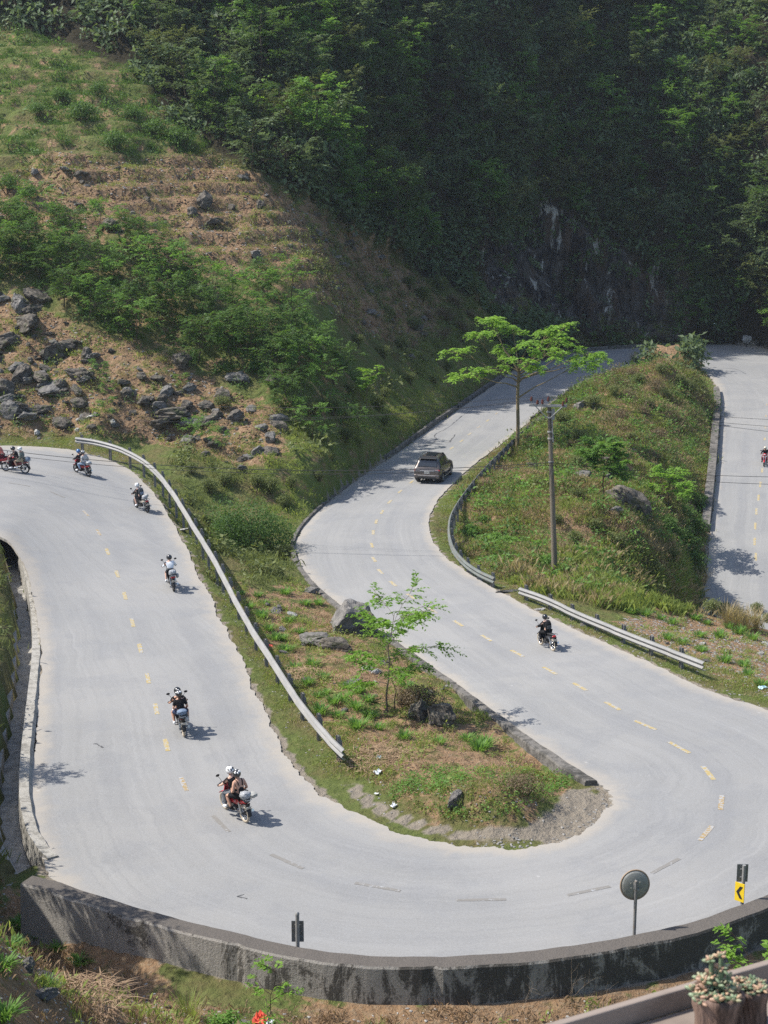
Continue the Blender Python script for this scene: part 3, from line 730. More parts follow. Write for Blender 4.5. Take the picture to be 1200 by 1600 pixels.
crack([(740,640),(728,646),(720,652)], .03); crack([(1130,575),(1150,577),(1165,584)], .05); crack([(147,1162),(154,1164),(160,1168)], .04); crack([(380,1398),(372,1401),(385,1404)], .03); crack([(885,952),(868,958),(850,961)], .02)

# ------------------------------------------------------------------ traffic mirrors and signs
M_MIRROR = pm('mirror_glass', (.75, .77, .80), .12, .9, .1, 2); M_ORANGE = pm('faded_orange_rim', (.30, .22, .15), .6, 0, .4, 8); M_DISC = pm('grimy_mirror_back', (.27, .27, .245), .5, .2, .4, 9, .2, dirt=(.22, .22, .18))
def mirror(loc, hgt, dia, yaw, tilt, label, bent=0.0):
    """face looks along yaw"""
    root = empty('traffic_mirror', loc); tag(root, label, 'mirror', 'convex traffic mirrors')
    mb = MB(); mb.tube([(0, 0, -.3), (0, 0, hgt + .12)], .038, 10); mb.ell((0, 0, hgt + .12), (.038, .038, .02), seg=10, lat=4); mb.obj('pole', M_POST, root)
    M = Matrix.Rotation(yaw, 4, 'Z') @ Matrix.Translation((.07, 0, hgt)) @ Matrix.Rotation(math.pi / 2 + tilt, 4, 'Y')
    r = dia / 2
    mb = MB(); mb.lathe([(.05, -.05), (r * .4, -.045), (r * .8, -.03), (r * .97, -.005), (r * .97, .02)], M, 36)
    for a in range(6):
        c = Matrix.Rotation(a * math.pi / 3, 4, 'Z'); mb.box(M @ c @ Vector((r * .35, 0, -.05)), (.03, .03, .02), (M @ c).to_3x3())
    bd = mb.obj('backing', M_DISC, root)
    mb = MB(); q = M.to_3x3() @ Vector((0, 0, 1)); mb.torus(M @ Vector((0, 0, .01)), q, r, .02, 40, 8); mb.obj('rim', M_ORANGE, root)
    mb = MB(); mb.lathe([(r * .97, .021), (r * .8, .045), (r * .5, .065), (r * .2, .075), (.01, .077)], M, 36); mb.obj('mirror_face', M_MIRROR, root)
    mb = MB(); mb.box(M @ Vector((0, 0, -.06)), (.14, .10, .03), M.to_3x3()); mb.box((.02, 0, hgt - .08), (.1, .06, .05)); mb.obj('bracket', M_STEEL, root)
    return root
def behind_wall(px, k=.25):
    X_, Y_, _ = project(w1); i = int(np.argmin(abs(X_ - px))); p = w1[i] - w1n[i] * k; return Vector((p[0], p[1], .0))
mirror(behind_wall(1002), 1.82, .66, R(100), R(8), 'round traffic mirror seen from behind, standing at the bottom wall')
h = hits(1116, 532); mirror(h, 1.55, .95, R(-95), R(8), 'round traffic mirror facing the camera at the far bend')
b = behind_wall(457, .2); root = empty('delineator_sign', b); tag(root, 'small dark marker sign on a pipe behind the bottom wall', 'sign')
mb = MB(); mb.tube([(0, 0, -.2), (0, 0, 1.42)], .045, 12); mb.lathe([(.047, 0), (.047, .04), (.02, .07)], Matrix.Translation((0, 0, 1.42)), 12); mb.obj('pole', M_STEEL, root)
mb = MB(); mb.box((0, .06, 1.0), (.27, .012, .5)); mb.obj('sign_plate', M_GREY, root, .004)
mb = MB(); mb.box((0, .045, 1.15), (.12, .03, .035)); mb.box((0, .045, .88), (.12, .03, .035)); mb.obj('bracket', M_STEEL, root)
b = behind_wall(1172, .2); root = empty('chevron_sign', b); tag(root, 'yellow sign with black chevron under a grey plate behind the bottom wall', 'sign')
mb = MB(); mb.tube([(0, 0, -.2), (0, 0, 1.62)], .04, 12); mb.obj('pole', M_STEEL, root)
mb = MB(); mb.box((-.02, .055, 1.40), (.26, .012, .44)); mb.obj('back_plate', M_GREY, root, .004)
mb = MB(); mb.box((-.02, .04, 1.5), (.11, .03, .03)); mb.box((-.02, .04, 1.3), (.11, .03, .03)); mb.obj('bracket', M_STEEL, root)
q = Matrix.Rotation(R(-42), 3, 'Z'); M_SY = pm('sign_yellow', (.75, .52, .02), .45, 0, .05, 4); M_SB = pm('sign_black', (.02, .02, .02), .5, 0, .1, 4)
mb = MB(); mb.box(q @ Vector((-.05, -.06, .95)), (.24, .012, .46), q); o = mb.obj('chevron_plate', M_SY, root, .003)
mb = MB(); mb.prism([(.05, .15), (-.04, .0), (.05, -.15), (-.02, -.15), (-.11, 0), (-.02, .15)], -.003, .003)
mb.v = [tuple(q @ (Vector(p) + Vector((-.02, -.070, .95)))) for p in mb.v]; mb.obj('chevron', M_SB, o)

# ------------------------------------------------------------------ power pole and lines
M_POLE = concrete('concrete_pole', (.15, .125, .095), (.25, .215, .165), (.07, .06, .045), .56); M_INS = pm('brown_porcelain', (.10, .03, .02), .25, 0, .2, 6); M_BLACK = pm('black_cable', (.015, .015, .016), .6, 0, .2, 6)
b = hits(867, 893); top = Vector(P(858, 632, d=b.y - .1)); root = empty('power_pole', b); tag(root, 'tall concrete power pole with crossarm and brown insulators on the mound', 'power pole')
ax = top - b; Hh = ax.length; axn = ax.normalized()
mb = MB(); mb.tube([axn * (Hh * k / 8 - .0) if k else Vector((0, 0, -.5)) for k in range(9)], [.145 - .06 * k / 8 for k in range(9)], 14); mb.obj('pole', M_POLE, root)
mb = MB(); ca = axn * Hh + Vector((0, 0, -.05)); adir = Vector((1, -.18, -.03)).normalized(); am = Matrix.Rotation(math.atan2(adir.y, adir.x), 3, 'Z')
for sy in (-.12, .12): mb.box(ca + am @ Vector((-.05, sy, 0)), (1.75, .05, .09), am)
mb.obj('crossarm', M_STEEL, root)
mb = MB()
for sx in (-1, 1): mb.tube([ca + am @ Vector((sx * .62, -.15, -.03)), ca + am @ Vector((sx * .10, -.13, -.55))], .025, 6)
mb.obj('brace', M_STEEL, root)
mb = MB()
for zz in (.08, .35, .62, 1.3, 1.62, 2.75): mb.lathe([(.125, -.04), (.135, 0), (.125, .04)], Matrix.Translation(axn * (Hh - zz)), 12)
mb.tube([axn * (Hh - .3) + Vector((.1, -.1, 0)), axn * (Hh - 1.8) + Vector((.12, -.11, 0))], .03, 6); mb.box(axn * (Hh - .45) + Vector((.16, -.1, 0)), (.14, .14, .5)); mb.obj('clamp', M_STEEL, root)
INS = []
mbp = MB()
for k, (dx, dy, dz) in enumerate([(-.82, -.12, .30), (-.55, .12, .12), (-.30, -.12, .18), (-.05, .12, .28), (.66, -.12, .12), (.80, .12, .26)]):
    c = ca + am @ Vector((dx, dy, 0)) + Vector((0, 0, dz)); ins = MB()
    ins.lathe([(.03, -.10), (.05, -.10), (.075, -.06), (.045, -.04), (.085, 0), (.045, .02), (.07, .05), (.03, .09), (.035, .12)], Matrix.Translation(c), 12)
    ins.obj('insulator', M_INS, root); INS.append(b + c + Vector((0, 0, .1)))
    mbp.tube([c - Vector((0, 0, dz)), c - Vector((0, 0, .08))], .015, 6)
mbp.obj('pin', M_STEEL, root)
def wire(p, q, sag, r, label):
    p, q = Vector(p), Vector(q); n = 40; pts = [p.lerp(q, i / n) - Vector((0, 0, sag * 4 * (i / n) * (1 - i / n))) for i in range(n + 1)]
    m = MB(); m.tube(pts, r, 5); o = m.obj('overhead_cable', M_BLACK); tag(o, label, 'cable', 'overhead cables of the power pole')
wire(INS[0], P(-260, 560, d=84), 1.4, .009, 'topmost thin overhead wire from the crossarm across the left slope')
wire(INS[1], P(-260, 590, d=83), 1.5, .009, 'second thin overhead wire from the crossarm across the left slope')
wire(INS[3], P(-260, 606, d=82), 1.5, .009, 'third thin overhead wire from the crossarm across the left slope')
for k, (i, yy) in enumerate([(3, 658), (4, 672), (5, 690)]):
    wire(INS[i], P(1420, yy, d=80), .4, .009, ('upper', 'middle', 'lower')[k] + ' thin overhead wire crossing above the descending right road')
mp = b + axn * (Hh - 2.75) + Vector((0, -.15, 0))
wire(mp, P(-200, 672, d=80), 1.1, .016, 'thick black cable crossing low above the dark car to the left slope')
wire(mp + Vector((0, .05, -.12)), P(-200, 678, d=80.3), 1.15, .012, 'lower of the two black cables crossing above the dark car')
wire(mp, P(1400, 742, d=78), .35, .012, 'upper black cable from the middle of the pole to the right')
wire(mp + Vector((0, 0, -.15)), P(1400, 755, d=78), .4, .012, 'lower black cable from the middle of the pole to the right')
# ------------------------------------------------------------------ plants
M_BARK = pm('grey_bark', (.16, .13, .10), .9, 0, .3, 8, .4, .1); M_BARKD = pm('dark_bark', (.07, .055, .04), .9, 0, .3, 8, .4, .1)
M_LF_JUNGLE = leafmat('jungle_leaves', (.025, .046, .022), (.18, .25, .115), .35)
M_LF_MID = leafmat('shrub_leaves', (.050, .105, .025), (.13, .22, .055), .4)
M_LF_BRIGHT = leafmat('bright_leaves', (.11, .22, .03), (.27, .44, .08), .5)
M_LF_FRESH = leafmat('fresh_green_leaves', (.075, .17, .035), (.19, .33, .07), .45)
M_LF_DRY = leafmat('dry_brown_leaves', (.10, .075, .045), (.22, .165, .10), .2)
M_LF_OLIVE = leafmat('olive_leaves', (.07, .095, .03), (.20, .23, .085), .35)
M_GRASS = leafmat('grass_blades', (.085, .13, .028), (.31, .36, .105), .4)
M_GRASSDRY = leafmat('dry_grass_blades', (.20, .165, .08), (.46, .37, .22), .3)
M_STRAW = leafmat('dead_straw', (.20, .13, .08), (.42, .30, .19), .15)

def quads_leaf(P0, D, Nn, L, Wd, fold=.0):
    """rhombic leaves: base P0, direction D, normal Nn, length L, width Wd -> verts, faces"""
    S = np.cross(D, Nn); S /= np.linalg.norm(S, axis=1)[:, None] + 1e-9
    L = np.asarray(L)[:, None]; Wd = np.asarray(Wd)[:, None]
    a = P0; m = P0 + D * L * .45; e = P0 + D * L - Nn * L * .12
    V = np.stack([a, m + S * Wd * .5 + Nn * L * fold, e, m - S * Wd * .5 + Nn * L * fold], 1).reshape(-1, 3)
    n = len(P0); return V, np.arange(4 * n).reshape(n, 4)
def unit(v): return v / (np.linalg.norm(v, axis=-1, keepdims=True) + 1e-9)
def leafcloud(rg, n, c, r, size, flat=.5, out=.4, shell=.55, aspect=.5):
    """n leaves in an uneven ellipsoid; flat: how level the blades lie"""
    d = unit(rg.normal(size=(n, 3))); rad = shell + (1 - shell) * rg.random(n) ** .7
    lump = 1 + .28 * fbm(d[:, 0] * 2.2 + c[0], d[:, 1] * 2.2 + c[1], d[:, 2] * 2.2 + c[2], 2)
    p = np.array(c) + d * (rad * lump)[:, None] * np.array(r)
    D = unit(d * out + rg.normal(size=(n, 3)) * .6 + [0, 0, -.15]); D[:, 2] *= (1 - .5 * flat); D = unit(D)
    N = unit(np.array([0, 0, 1.0]) * flat * 1.6 + d * .7 + rg.normal(size=(n, 3)) * .45); N = unit(N - D * (N * D).sum(1)[:, None])
    s = size * rg.uniform(.6, 1.35, n)
    return quads_leaf(p, D, N, s, s * aspect)
class Leaves:
    def __init__(s): s.V = []; s.F = []; s.r = []; s.n = 0
    def add(s, VF, rg, base=None):
        V, Fq = VF; s.V.append(V); s.F.append(Fq + s.n); s.n += len(V)
        k = len(Fq); s.r.append(np.clip((rg.random() if base is None else base) * .5 + rg.random(k) * .5, 0, 1))
    def mesh(s, name): return npmesh(name, np.vstack(s.V), np.vstack(s.F), np.concatenate(s.r))
def spray(rg, base, dirv, L, leaf, n=18, droop=.15, wide=.45):
    """a flat twig with leaves either side"""
    t = np.sort(rg.uniform(.1, 1, n)); dirv = unit(np.array(dirv, float)); side = unit(np.cross(dirv, [0, 0, 1.0]) + 1e-6)
    upv = unit(np.cross(side, dirv)); sg = np.where(np.arange(n) % 2, 1, -1)
    p = np.array(base) + dirv * (t * L)[:, None] + upv * (-(droop * L * t * t))[:, None] + rg.normal(size=(n, 3)) * L * .03
    D = unit(dirv * .6 + side * (sg * wide * 2)[:, None] + rg.normal(size=(n, 3)) * .25)
    N = unit(upv + rg.normal(size=(n, 3)) * .3); N = unit(N - D * (N * D).sum(1)[:, None])
    s = leaf * rg.uniform(.65, 1.2, n) * (1.15 - .5 * t)
    return quads_leaf(p, D, N, s, s * .5)

def make_tree(seed, name, h, spread, leafm, bark, label, cat='tree', trunk_r=.06, crown0=.4, nlimb=7, nspray=9, leaf=.16, multi=1, flat=.75, nleaf=18, sprayL=.8, umbrella=False, fork=2, droop=.15, group=None):
    rg = np.random.default_rng(seed); root = empty(name); tag(root, label, cat, group)
    tb = MB(); lf = Leaves()
    for m in range(multi):
        lean = rg.normal(size=2) * (.10 + .12 * (multi > 1)) * h
        tp = [Vector((0, 0, -.35))]; K = 6
        for i in range(1, K + 1):
            f = i / K; tp.append(Vector((lean[0] * f ** 1.5 + rg.normal() * .015 * h, lean[1] * f ** 1.5 + rg.normal() * .015 * h, h * (.93 if not umbrella else .8) * f)))
        r0 = trunk_r * (1 if multi == 1 else .7)
        tb.tube(tp, [r0 * (1 - .75 * i / K) for i in range(K + 1)], 7)
        for k in range(nlimb):
            f = crown0 + (1 - crown0) * (k + rg.random() * .6) / nlimb; f = min(f, .99)
            seg = f * K; i = min(int(seg), K - 1); p0 = tp[i].lerp(tp[i + 1], seg - i)
            a = k * 2.4 + rg.normal() * .4 + m
            ln = spread * (1.05 - .55 * abs(f - .62) * 1.6 if not umbrella else .65 + .5 * f) * rg.uniform(.7, 1.15)
            el = (.30 + .5 * f + rg.normal() * .12) * (1 if not umbrella else .9)
            dv = Vector((math.cos(a) * math.cos(el), math.sin(a) * math.cos(el), math.sin(el)))
            pts = [p0]; 
            for j in range(1, 5): dv = (dv + Vector(rg.normal(size=3)) * .13 + Vector((0, 0, -.05 * flat * j))).normalized(); pts.append(pts[-1] + dv * ln / 4)
            rl = r0 * (1 - .7 * f) * .55
            tb.tube(pts, [max(rl * (1 - .2 * j), .006) for j in range(5)], 5)
            for q in range(nspray):
                g = .25 + .75 * (q + rg.random()) / nspray; sgm = g * 4; j = min(int(sgm), 3); b0 = pts[j].lerp(pts[j + 1], sgm - j)
                sd = rg.choice([-1, 1]); yaw = a + sd * rg.uniform(.2, 1.3) * (1.2 - g * .6); e2 = rg.normal() * .22 + .12 * (1 - flat)
                d2 = (math.cos(yaw) * math.cos(e2), math.sin(yaw) * math.cos(e2), math.sin(e2)); L2 = sprayL * rg.uniform(.6, 1.2)
                tb.tube([b0, b0 + Vector(d2) * L2 * .6], [max(rl * .3, .006), .004], 4, False)
                bs = rg.random()
                for w in range(fork):
                    yw = yaw + rg.normal() * .5; d3 = (math.cos(yw) * math.cos(e2), math.sin(yw) * math.cos(e2), math.sin(e2) + rg.normal() * .15)
                    lf.add(spray(rg, np.array(b0) + np.array(d2) * L2 * .35 * w, d3, L2, leaf, nleaf, droop), rg, bs)
    tb.obj('trunk', bark, root); link('crown', lf.mesh('crown'), root, leafm)
    return reg(root)
def make_shrub(seed, name, r, h, leafm, label, cat='shrub', n=900, leaf=.10, lumps=7, flat=.4, stems=True, group=None, bark=None):
    rg = np.random.default_rng(seed); root = empty(name); tag(root, label, cat, group); lf = Leaves()
    cs = []
    for k in range(lumps):
        a = rg.uniform(0, 6.28); q = r * .62 * math.sqrt(rg.random()); zz = h * rg.uniform(.3, .78) * (1 - .25 * q / r)
        rr = r * rg.uniform(.32, .55); cs.append((q * math.cos(a), q * math.sin(a), zz, rr))
        lf.add(leafcloud(rg, n // lumps, cs[-1][:3], (rr, rr, rr * .75 * h / r if h < r else rr * .8), leaf, flat), rg)
    o = link('foliage', lf.mesh('foliage'), root, leafm)
    if stems:
        tb = MB()
        for c in cs: tb.tube([(c[0] * .15, c[1] * .15, -.15), (c[0] * .6, c[1] * .6, c[2] * .5), c[:3]], [.03, .02, .008], 5, False)
        tb.obj('stem', bark or M_BARKD, root)
    return reg(root)
def make_tuft(seed, name, n, h, w, leafm, label, cat='plant', arch=.5, group=None, spread=.12):
    """strap-leaved clump: arching blades from one base"""
    rg = np.random.default_rng(seed); root = empty(name); tag(root, label, cat, group); V = []; Fq = []; rr = []
    for k in range(n):
        a = rg.uniform(0, 6.28); L = h * rg.uniform(.6, 1.15); b = np.array([math.cos(a), math.sin(a), 0]) ; base = b * spread * rg.random(); S = np.array([-math.sin(a), math.cos(a), 0])
        ar = arch * rg.uniform(.4, 1.5); pts = []
        for j, (f, ww) in enumerate([(0, .5), (.35, 1), (.7, .85), (1, .05)]):
            p = base + b * L * ar * f ** 1.6 + np.array([0, 0, 1]) * L * (f - .42 * ar * f * f); pts += [p - S * w * ww * .5, p + S * w * ww * .5]
        o = len(V); V += pts; Fq += [(o + 2 * j, o + 2 * j + 1, o + 2 * j + 3, o + 2 * j + 2) for j in range(3)]; rr += [rg.random()] * 3
    link('leaves', npmesh('leaves', np.array(V), np.array(Fq), np.array(rr)), root, leafm)
    return reg(root)

def place(proto, loc, sc=1.0, rz=None, label=None, group=None, cat=None, first=[set()]):
    rz = random.uniform(0, 6.28) if rz is None else rz
    if proto.name in first[0]:
        c = copy_tree(proto, None, loc, rz, sc)
    else:
        first[0].add(proto.name); c = proto; c.location = loc; c.rotation_euler = (0, 0, rz); c.scale = sc if hasattr(sc, '__len__') else (sc,) * 3
    if label: c['label'] = label
    if group: c['group'] = group
    return c
FACC = Vg[Fg].mean(1); _e1 = Vg[Fg[:, 2]] - Vg[Fg[:, 0]]; _e2 = Vg[Fg[:, 3]] - Vg[Fg[:, 1]]; _cr = np.cross(_e1, _e2); FAREA = .5 * np.linalg.norm(_cr, axis=1); FN = unit(_cr)
FPX, FPY, _fd = project(FACC)
VIEW = unit(CAM - FACC)
def infront(face=None): return (_fd > 5)
def sample(poly, dens, rg, mask=None, extra=None, maxn=None):
    """random ground points (position, normal) in a zone, dens per square metre"""
    ok = inpoly(FPX, FPY, poly) & (FACC[:, 1] > 15) if poly is not None else np.ones(len(FACC), bool)
    if extra is not None: ok &= extra
    ids = np.where(ok)[0]; n = rg.poisson(FAREA[ids] * dens); ids = np.repeat(ids, n)
    if maxn and len(ids) > maxn: ids = rg.choice(ids, maxn, False)
    u, v = rg.random(len(ids))[:, None], rg.random(len(ids))[:, None]; q = Vg[Fg[ids]]
    p = (q[:, 0] * (1 - u) + q[:, 1] * u) * (1 - v) + (q[:, 3] * (1 - u) + q[:, 2] * u) * v
    return p, FN[ids]
# everywhere but the road and the drain
cellroad = blur(ROADM, 1).reshape(-1)[Fg].max(1) > .02
def nearpath(path, r):
    out = np.zeros(len(FACC), bool); idx_ = np.where(FACC[:, 1] < 230)[0]
    for p in path: out[idx_] |= ((FACC[idx_, 0] - p[0]) ** 2 + (FACC[idx_, 1] - p[1]) ** 2) < r * r
    return out
OFF = ~cellroad & ~nearpath(DRp[::2], .85) & ~nearpath(w1 + w1n * .33, .42)
DIRTF = dirt.reshape(-1)[Fg].max(1) > .3
def merge(protos, Pn, rg, sc=(.7, 1.3), align=.3, rb=None):
    """many small plants as one mesh. protos: list of (V, F, rnd)"""
    Ps, Ns = Pn; Vs, Fs, Rs = [], [], []; n0 = 0; which = rg.integers(0, len(protos), len(Ps))
    for k, (Vp, Fp, rp) in enumerate(protos):
        ids = np.where(which == k)[0]
        if not len(ids): continue
        a = rg.uniform(0, 6.283, len(ids)); s = rg.uniform(sc[0], sc[1], len(ids)); ca_, sa = np.cos(a), np.sin(a)
        zt = unit(np.array([0, 0, 1.0]) * (1 - align) + Ns[ids] * align); xt = np.stack([ca_, sa, 0 * a], 1); xt = unit(xt - zt * (xt * zt).sum(1)[:, None]); yt = np.cross(zt, xt)
        M = np.stack([xt, yt, zt], 1) * s[:, None, None]      # rows are axes
        V_ = np.einsum('vk,nkc->nvc', Vp, M) + Ps[ids][:, None, :]
        Vs.append(V_.reshape(-1, 3)); Fs.append((Fp[None] + (np.arange(len(ids)) * len(Vp))[:, None, None] + n0).reshape(-1, Fp.shape[1])); n0 += len(ids) * len(Vp)
        b = rg.random(len(ids))[:, None] if rb is None else rb[ids][:, None]
        Rs.append(np.clip(b * .55 + rp[None] * .45, 0, 1).ravel())
    return np.vstack(Vs), np.vstack(Fs), np.concatenate(Rs)
def clump_proto(rg, n, r, size, flat=.4, h=None, aspect=.5, zc=.5):
    V_, F_ = leafcloud(rg, n, (0, 0, r * zc), (r, r, (h or r)), size, flat, shell=.3, aspect=aspect); return V_, F_, rg.random(len(F_))
def grass_proto(rg, n, h, w, spread):
    V_, F_ = [], []
    for k in range(n):
        a = rg.uniform(0, 6.28); b = np.array([math.cos(a), math.sin(a), 0]); base = np.array([rg.normal(), rg.normal(), 0]) * spread; L = h * rg.uniform(.5, 1.2); S = np.array([-math.sin(a), math.cos(a), 0]); ar = rg.uniform(.15, .8)
        o = len(V_); V_ += [base - S * w * .5, base + S * w * .5, base + b * L * ar * .45 + [0, 0, L * .6] + S * w * .35, base + b * L * ar + [0, 0, L * (1 - .3 * ar)]]; F_.append((o, o + 1, o + 2, o + 3))
    return np.array(V_), np.array(F_), rg.random(n)
def stuff(name, protos, Pn, mat, rg, **kw):
    if not len(Pn[0]): return
    V_, F_, r_ = merge(protos, Pn, rg, **kw); o = link(name, npmesh(name, V_, F_, r_), None, mat); tag(o, kind='stuff'); return o
def patchy(Pn, rg, sc=4.0, cut=0.0, seed=0, soft=.25):
    v = fbm(Pn[0][:, 0] / sc + seed, Pn[0][:, 1] / sc, Pn[0][:, 2] / sc, 3); k = v + rg.normal(size=len(v)) * soft > cut
    return Pn[0][k], Pn[1][k]

rg = np.random.default_rng(11)
ZJ = sstep(.3, .7, mJ).reshape(-1)[Fg].mean(1); vis = (FPX > -350) & (FPX < 1500) & (FPY > -420) & (_fd > 60)
JC = [clump_proto(rg, 46, .75, .42, .5), clump_proto(rg, 46, .95, .36, .6, .6), clump_proto(rg, 40, .6, .5, .3)]
clmask = mCL.reshape(-1)[Fg].max(1)
pn = sample(None, .95, rg, extra=(ZJ > .5) & vis & (clmask < .35) & OFF)
pnp = patchy(pn, rg, 5, -.12, 3)
stuff('jungle_undergrowth', JC, pnp, M_LF_JUNGLE, rg, sc=(.7, 1.7), align=.5)
pn2 = patchy(sample(None, .16, rg, extra=(ZJ > .5) & vis & (clmask < .35) & OFF), rg, 9, .12, 40)
stuff('cliff_hanging_plants', [clump_proto(rg, 60, .7, .30, .3, 1.1, zc=-.5)], patchy(sample(None, .55, rg, extra=(clmask > .02) & (clmask < .85)), rg, 3.5, -.15, 29), M_LF_MID, rg, sc=(.6, 1.5), align=.3)
stuff('jungle_foliage', [clump_proto(rg, 44, .8, .34, .8, .5)], pn2, M_LF_MID, rg, sc=(.8, 1.7), align=.4)
# a few clinging plants on the rock band
stuff('cliff_ivy', [clump_proto(rg, 24, .4, .25, .2)], patchy(sample(None, .8, rg, extra=(clmask >= .35)), rg, 2.5, .16, 9), M_LF_JUNGLE, rg, sc=(.6, 1.9), align=.8)
GP = [grass_proto(rg, 28, .20, .018, .17), grass_proto(rg, 28, .15, .02, .21)]; GP2 = [grass_proto(rg, 38, .36, .018, .22), grass_proto(rg, 38, .26, .02, .26)]
GS = [grass_proto(rg, 22, .075, .016, .13)]
WEED = [clump_proto(rg, 14, .16, .11, .5, .1), clump_proto(rg, 16, .24, .13, .4, .16)]
# terraces, slopes
stuff('terrace_grass', GP2, patchy(sample(Z_T, 3.2, rg, extra=OFF), rg, 3, -.1, 5), M_LF_MID, rg, sc=(.6, 1.2))
stuff('terrace_weeds', WEED, patchy(sample(Z_T, 2.5, rg, extra=OFF), rg, 4, 0, 15), M_LF_MID, rg, sc=(1, 2.6))
SOILM = leafmat('soil_clod', (.12, .072, .042), (.36, .23, .135), 0.0, .9)
stuff('slope_scrub', [clump_proto(rg, 30, .32, .13, .6, .2), clump_proto(rg, 24, .25, .12, .5, .15)], patchy(sample(Z_B, 1.5, rg, extra=OFF), rg, 4.5, .12, 311), M_LF_OLIVE, rg, sc=(.5, 1.5), align=.6)
stuff('boulder_slope_scrub', [clump_proto(rg, 30, .32, .13, .6, .2)], patchy(sample(Z_R, .8, rg, extra=OFF), rg, 3.5, .1, 321), M_LF_MID, rg, sc=(.5, 1.4), align=.6)
for nm, zn_, d1, c1 in (('slope_grass', Z_B, 4.5, .10), ('boulder_slope_grass', Z_R, 5, .10)):
    stuff(nm, GP + WEED, patchy(sample(zn_, d1, rg, extra=OFF), rg, 3, c1, 21), M_GRASS, rg, sc=(.7, 1.5))
    stuff(nm + '_dry', GP, patchy(sample(zn_, d1 * .6, rg, extra=OFF), rg, 4, .15, 51), M_GRASSDRY, rg, sc=(.7, 1.5))
stuff('shrub_belt_undergrowth', [clump_proto(rg, 40, .55, .22, .6, .4), clump_proto(rg, 36, .45, .2, .4)], patchy(sample(Z_S, .9, rg, extra=OFF), rg, 5, -.15, 61), M_LF_MID, rg, sc=(.7, 1.6))
FLK = [(470,300),(560,355),(650,410),(745,478),(770,520),(650,600),(560,520),(500,470),(440,400)]
stuff('spur_scrub', [clump_proto(rg, 44, .45, .15, .4, .4), clump_proto(rg, 36, .35, .13, .4, .25)], patchy(sample(FLK, 1.3, rg, extra=OFF), rg, 3.5, .04, 501), M_LF_OLIVE, rg, sc=(.5, 1.7))
stuff('spur_dry_scrub', [clump_proto(rg, 40, .4, .12, .3, .35)], patchy(sample(FLK, .9, rg, extra=OFF), rg, 3, .12, 511), M_LF_DRY, rg, sc=(.5, 1.5))
stuff('mound_bushes', [clump_proto(rg, 70, .5, .14, .4, .5)], patchy(sample(Z_M, .45, rg, extra=OFF), rg, 4, .0, 521), M_LF_MID, rg, sc=(.6, 1.7))
stuff('mound_dry_brush', [clump_proto(rg, 60, .45, .11, .3, .4)], patchy(sample([(930,600),(1000,560),(1080,560),(1095,640),(1050,740),(960,720)], 1.0, rg, extra=OFF), rg, 3, -.05, 531), M_LF_DRY, rg, sc=(.6, 1.5))
stuff('bank_grass', GP2 + WEED, patchy(sample(Z_E, 4.0, rg, extra=OFF), rg, 3, -.15, 71), M_GRASS, rg, sc=(.5, 1.2))
stuff('bank_bushes', [clump_proto(rg, 40, .5, .2, .5, .4)], patchy(sample(Z_E[:7] + [(700,560),(560,650),(470,740)], .8, rg, extra=OFF), rg, 4, -.05, 81), M_LF_OLIVE, rg, sc=(.7, 1.8))
stuff('hollow_bushes', [clump_proto(rg, 40, .4, .18, .5, .4)] + GP2, patchy(sample(Z_H, 2.0, rg, extra=OFF), rg, 4, -.3, 91), M_LF_OLIVE, rg, sc=(.7, 1.6))
stuff('island_grass', GP + WEED, patchy(sample(Z_I, 12, rg, extra=OFF & ~DIRTF), rg, 2.2, .05, 101), M_GRASS, rg, sc=(.5, 1.1))
stuff('island_dry_grass', GP, patchy(sample(Z_I, 5, rg, extra=OFF & ~DIRTF), rg, 1.5, .12, 131), M_STRAW, rg, sc=(.4, .9), align=.0)
tipz = [(650,1200),(720,1200),(860,1215),(900,1225),(870,1280),(820,1300),(700,1290),(600,1255)]
stuff('island_creeper', [clump_proto(rg, 16, .16, .075, .6, .08)], patchy(sample(tipz, 24, rg, extra=OFF & ~DIRTF), rg, 1.6, -.12, 141), M_LF_FRESH, rg, sc=(.7, 1.4))
stuff('mound_grass', GP2 + GP, patchy(sample(Z_M, 9, rg, extra=OFF), rg, 3, .0, 151), M_GRASS, rg, sc=(.6, 1.3))
stuff('mound_dry_grass', GP2, patchy(sample(Z_M, 7, rg, extra=OFF), rg, 3.5, .0, 161), M_GRASSDRY, rg, sc=(.5, 1.2))
stuff('mound_litter', GP, patchy(sample(Z_M, 12, rg, extra=OFF), rg, 2.5, .02, 166), M_STRAW, rg, sc=(.5, 1.3), align=0)
stuff('mound_tall_weeds', [clump_proto(rg, 50, .38, .13, .3, .45)] + GP2, patchy(sample(Z_M, 1.6, rg, extra=OFF), rg, 3, .10, 176), M_LF_OLIVE, rg, sc=(.8, 1.9))
stuff('mound_weeds', [clump_proto(rg, 30, .35, .15, .5, .25)], patchy(sample(Z_M, 2.2, rg, extra=OFF), rg, 3, -.02, 171), M_LF_FRESH, rg, sc=(.6, 1.6))
tall = [(790,890),(860,870),(960,850),(1080,880),(1160,930),(1180,960),(1060,965),(940,950),(800,920)]
stuff('tall_reeds', [grass_proto(rg, 40, .75, .014, .26)], patchy(sample(tall, 1.4, rg, extra=OFF), rg, 3, -.2, 181), M_GRASSDRY, rg, sc=(.6, 1.2))
stuff('tall_green_grass', [grass_proto(rg, 40, .6, .015, .26)], patchy(sample(tall, 6, rg, extra=OFF), rg, 3, -.1, 191), M_GRASS, rg, sc=(.6, 1.2))
stuff('clearing_grass', GP + WEED, patchy(sample(Z_G, 5, rg, extra=OFF), rg, 2, .12, 201), M_GRASS, rg, sc=(.6, 1.1))
